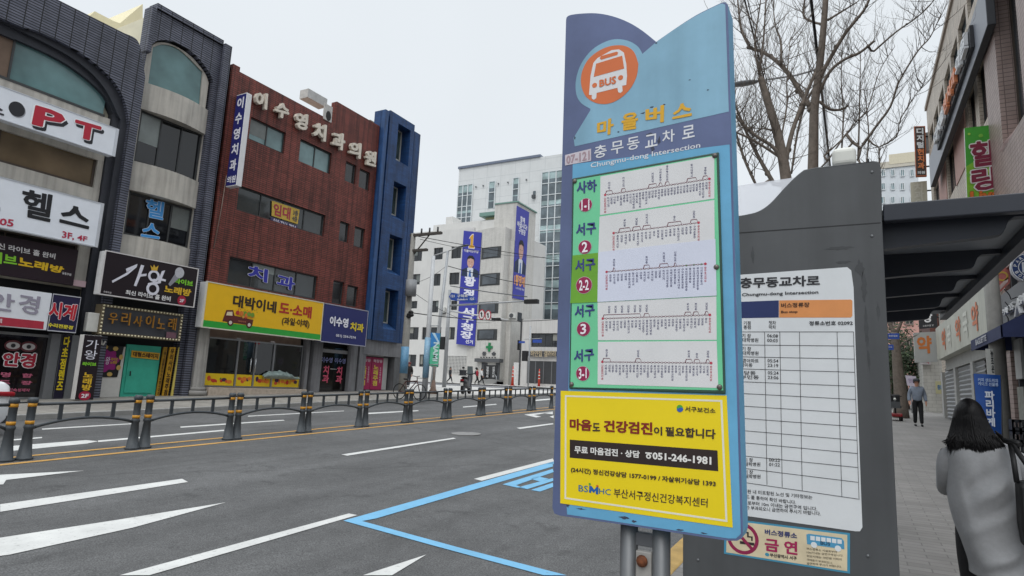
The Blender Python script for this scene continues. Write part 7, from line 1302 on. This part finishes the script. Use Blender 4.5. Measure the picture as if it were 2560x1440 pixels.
b.loft([[(CX-hw, yr_-a, zc_+z), (CX+hw, yr_-a, zc_+z), (CX+hw, yr_-a, zc_+z-.03), (CX-hw, yr_-a, zc_+z-.03)] for a, hw, z in ((1.15, .6, 1.455), (1.8, .61, 1.5), (2.65, .6, 1.475))], CW); b.build('roof', t)
for sg in (-1, 1): MB().add([(CX+sg*.72, yr_-1.2, zc_+1.05), (CX+sg*.6, yr_-1.2, zc_+1.44), (CX+sg*.6, yr_-2.6, zc_+1.45), (CX+sg*.74, yr_-3.4, zc_+1.02), (CX+sg*.72, yr_-.5, zc_+1.05)], [(0, 1, 2, 3), (0, 4, 1)], glass('1a1d20')).build('side_window', t)
for sg in (-1, 1): MB().box((CX+sg*.82-.1, yr_-.35, zc_+.76), (CX+sg*.82+.08, yr_+.02, zc_+.85), M('8a1420', .25, .05)).build('tail_light', t, bev=.03)
for y in (.85, 3.6):
    for sg in (-1, 1): wheel(t, (CX+sg*.83, yr_-y, zc_+.31), .31, .2, (1, 0, 0))
MB().box((CX-.26, yr_-.02, zc_+.5), (CX+.26, yr_+.02, zc_+.62), M('d8d8d2')).build('number_plate', t); MB().box((CX-.8, yr_-.1, zc_+.26), (CX+.8, yr_+.04, zc_+.4), M('3a3b3d', .5)).build('bumper', t)
# parked scooter
p = pz_(1164, 985); s = (polez(p, 1160, 912)-p.z)/1.5; t = thing('parked_scooter', p, 'black parked scooter with rear rack and top box on the corner plaza', 'scooter')
sc = lambda x, y, z: (p.x+(x*.8-y*.25)*s, p.y+(x*.25+y*.9)*s, p.z+z*s); DG = M('2a2c30', .35, .1, spec=.5); axd = (.95, .3, 0)
wheel(t, sc(0, -.55, .26), .26*s, .13*s, axd, '4a4c50'); wheel(t, sc(0, .68, .26), .26*s, .13*s, axd, '4a4c50')
b = MB(); b.loft([[sc(w_*math.cos(k*.785), y, z+h*math.sin(k*.785)) for k in range(8)] for y, z, w_, h in ((-.78, .62, .1, .08), (-.6, .62, .2, .2), (-.1, .55, .2, .22), (.15, .35, .17, .08), (.42, .38, .17, .1), (.6, .75, .2, .25), (.72, .95, .16, .15))], DG); b.build('body', t)
MB().loft([[sc(w_*math.cos(k*.785), y, z+.05*math.sin(k*.785)) for k in range(8)] for y, z, w_ in ((-.7, .84, .12), (-.4, .86, .17), (0, .8, .13))], M('18181a', .6)).build('seat', t)
MB().tube([sc(-.38, .45, 1.08), sc(0, .58, 1.02), sc(.38, .45, 1.08)], .025*s, M('1a1a1b'), 6).build('handlebar', t); MB().tube([sc(0, .58, 1.0), sc(0, .68, .28)], .04*s, M('5a5c5e', metal=.5), 8).build('fork', t)
for sg in (-1, 1): MB().tube([sc(sg*.35, .5, 1.08), sc(sg*.42, .55, 1.3)], .012*s, DARK, 5).ball(sc(sg*.43, .55, 1.36), (.08*s, .03*s, .06*s), DARK, 8, 5).build('mirror', t)
MB().add([sc(-.2, .66, 1.0), sc(.2, .66, 1.0), sc(.17, .56, 1.45), sc(-.17, .56, 1.45)], [(0, 1, 2, 3)], glass('6a7478')).build('windscreen', t)
for zz_ in (.95, 1.2): MB().tube([sc(-.2, -.5, zz_), sc(-.2, -.9, zz_), sc(.2, -.9, zz_), sc(.2, -.5, zz_), sc(-.2, -.5, zz_)], .014*s, M('55585a', metal=.4), 6).build('rack_rail', t)
MB().box(sc(-.17, -.85, .93), sc(.17, -.55, 1.2), M('3a3c40', .5)).build('top_box', t); MB().box(sc(-.1, -.80, .42), sc(.1, -.83, .58), M('c9c9c4')).build('number_plate', t); MB().box(sc(-.12, -.79, .66), sc(.12, -.82, .74), M('8a1c24', .3)).build('tail_light', t)
# mobility scooter behind the shelter edge
P1 = YP(30); p = Vector((P1.p(2238, 1045)[0], 30, walk(0, 30))); t = thing('mobility_scooter', p, 'red and black mobility scooter half hidden by the shelter panel', 'mobility scooter')
for dx, dy in ((-.2, -.35), (.2, -.35), (-.2, .45), (.2, .45)): wheel(t, (p.x+dx, p.y+dy, p.z+.14), .14, .09, (1, 0, 0))
MB().box((p.x-.24, p.y-.5, p.z+.16), (p.x+.24, p.y+.55, p.z+.3), M('8a1c22', .3)).build('chassis', t, bev=.04); MB().box((p.x-.24, p.y+.05, p.z+.5), (p.x+.24, p.y+.5, p.z+.6), M('1a1a1c', .6)).box((p.x-.22, p.y+.42, p.z+.58), (p.x+.22, p.y+.54, p.z+1.05), M('1a1a1c', .6)).build('seat', t, bev=.03)
MB().tube([(p.x, p.y-.4, p.z+.25), (p.x, p.y-.25, p.z+.95)], .035, M('26272a'), 8).tube([(p.x-.25, p.y-.2, p.z+.98), (p.x+.25, p.y-.2, p.z+.98)], .02, M('26272a'), 6).build('tiller', t); MB().box((p.x-.17, p.y-.62, p.z+.5), (p.x+.17, p.y-.4, p.z+.75), M('4a4c4e', .6)).build('basket', t); MB().ball((p.x, p.y-.45, p.z+.85), .05, M('d8d8d0', .2), 8, 6).build('headlight', t)
# traffic cones
def cone(x, y, f, label, h=1.0):
    p = G(x, y, f); t = thing('traffic_cone', p, label, 'traffic cone', 'traffic cones by the shop house'); OR = M('b83a24', .5, .1)
    MB().box((p.x-.2, p.y-.2, p.z), (p.x+.2, p.y+.2, p.z+.05), OR).build('base', t); MB().loft([[(p.x+r*math.cos(k*.5236), p.y+r*math.sin(k*.5236), p.z+z) for k in range(12)] for z, r in ((.05, .15), (h*.5, .10), (h, .05))], OR).build('body', t)
    for z in (.45, .62, .8): MB().loft([[(p.x+r*math.cos(k*.5236), p.y+r*math.sin(k*.5236), p.z+zz_) for k in range(12)] for zz_, r in ((z*h, .16-.11*z+.005), (z*h+.09, .15-.11*z+.005))], M('d2d0cc'), cap=False).build('white_band', t)
fz = lambda x, y: gz(y)+.1
cone(1281, 964, fz, 'traffic cone in front of the alley gateway', 2.0); cone(1347, 968, lambda x, y: gz(y)+.02, 'traffic cone in front of the shop house shutters', 1.9)
cone(1375, 966, lambda x, y: gz(y)+.02, 'traffic cone nearest to the blue bus stop sign edge', 1.7)
# bicycle leaning by the poles
p = pz_(1022, 1000); t = thing('bicycle', p, 'dark bicycle parked at the plaza edge behind the guard fence', 'bicycle')
for dx in (-.52, .52):
    c = Vector((p.x+dx, p.y, p.z+.33)); MB().tube([c+Vector((.31*math.cos(k*.2618), 0, .31*math.sin(k*.2618))) for k in range(25)], .02, M('1a1a1b', .8), 6, False).build('wheel', t)
pf = [Vector(p)+Vector(q_) for q_ in ((-.52, 0, .33), (-.12, 0, .3), (.36, 0, .78), (-.22, 0, .74), (.52, 0, .33), (.34, 0, .95))]; b = MB()
for a, c in ((0, 1), (1, 2), (2, 3), (3, 1), (0, 3), (2, 4), (2, 5)): b.tube([pf[a], pf[c]], .02, M('4a2c28', .5), 6)
b.build('frame', t); MB().ball(pf[3]+Vector((0, 0, .1)), (.14, .07, .04), M('1a1a1b'), 8, 5).build('saddle', t); MB().tube([pf[5]+Vector((-.05, -.25, .03)), pf[5], pf[5]+Vector((-.05, .25, .03))], .016, M('3a3a3c'), 6).build('handlebar', t); MB().tube([pf[5]+Vector((.1, -.15, -.05)), pf[5]+Vector((.35, -.15, -.05)), pf[5]+Vector((.35, .15, -.05)), pf[5]+Vector((.1, .15, -.05))], .014, M('55585a'), 5).build('basket_rim', t)
# air conditioners on the clinic
for x, y, l in ((1109, 776, 'outdoor air conditioner on the clinic front beside the lamp pole'), (1284, 790, 'outdoor air conditioner on the side of the clinic stair tower')):
    c = HZ.at(*HZ.p(x, y), .05); t = thing('air_conditioner', c, l, 'air conditioner', 'clinic air conditioners'); MB().box(c+Vector((-.42, -.35, -.32)), c+Vector((.42, 0, .32)), M('c0c0bc', .5)).build('casing', t, bev=.02); MB().loft([[c+Vector((-.08+r*math.cos(k*.393), y_, r*math.sin(k*.393))) for k in range(16)] for y_, r in ((-.35, .26), (-.37, .26), (-.37, .2), (-.36, .03))], M('4a4c4e')).build('fan_grille', t); MB().box(c+Vector((-.4, -.3, -.4)), c+Vector((.4, .02, -.33)), FRM).build('bracket', t)
for o in bpy.data.objects:
    if '_o' in o: del o['_o']
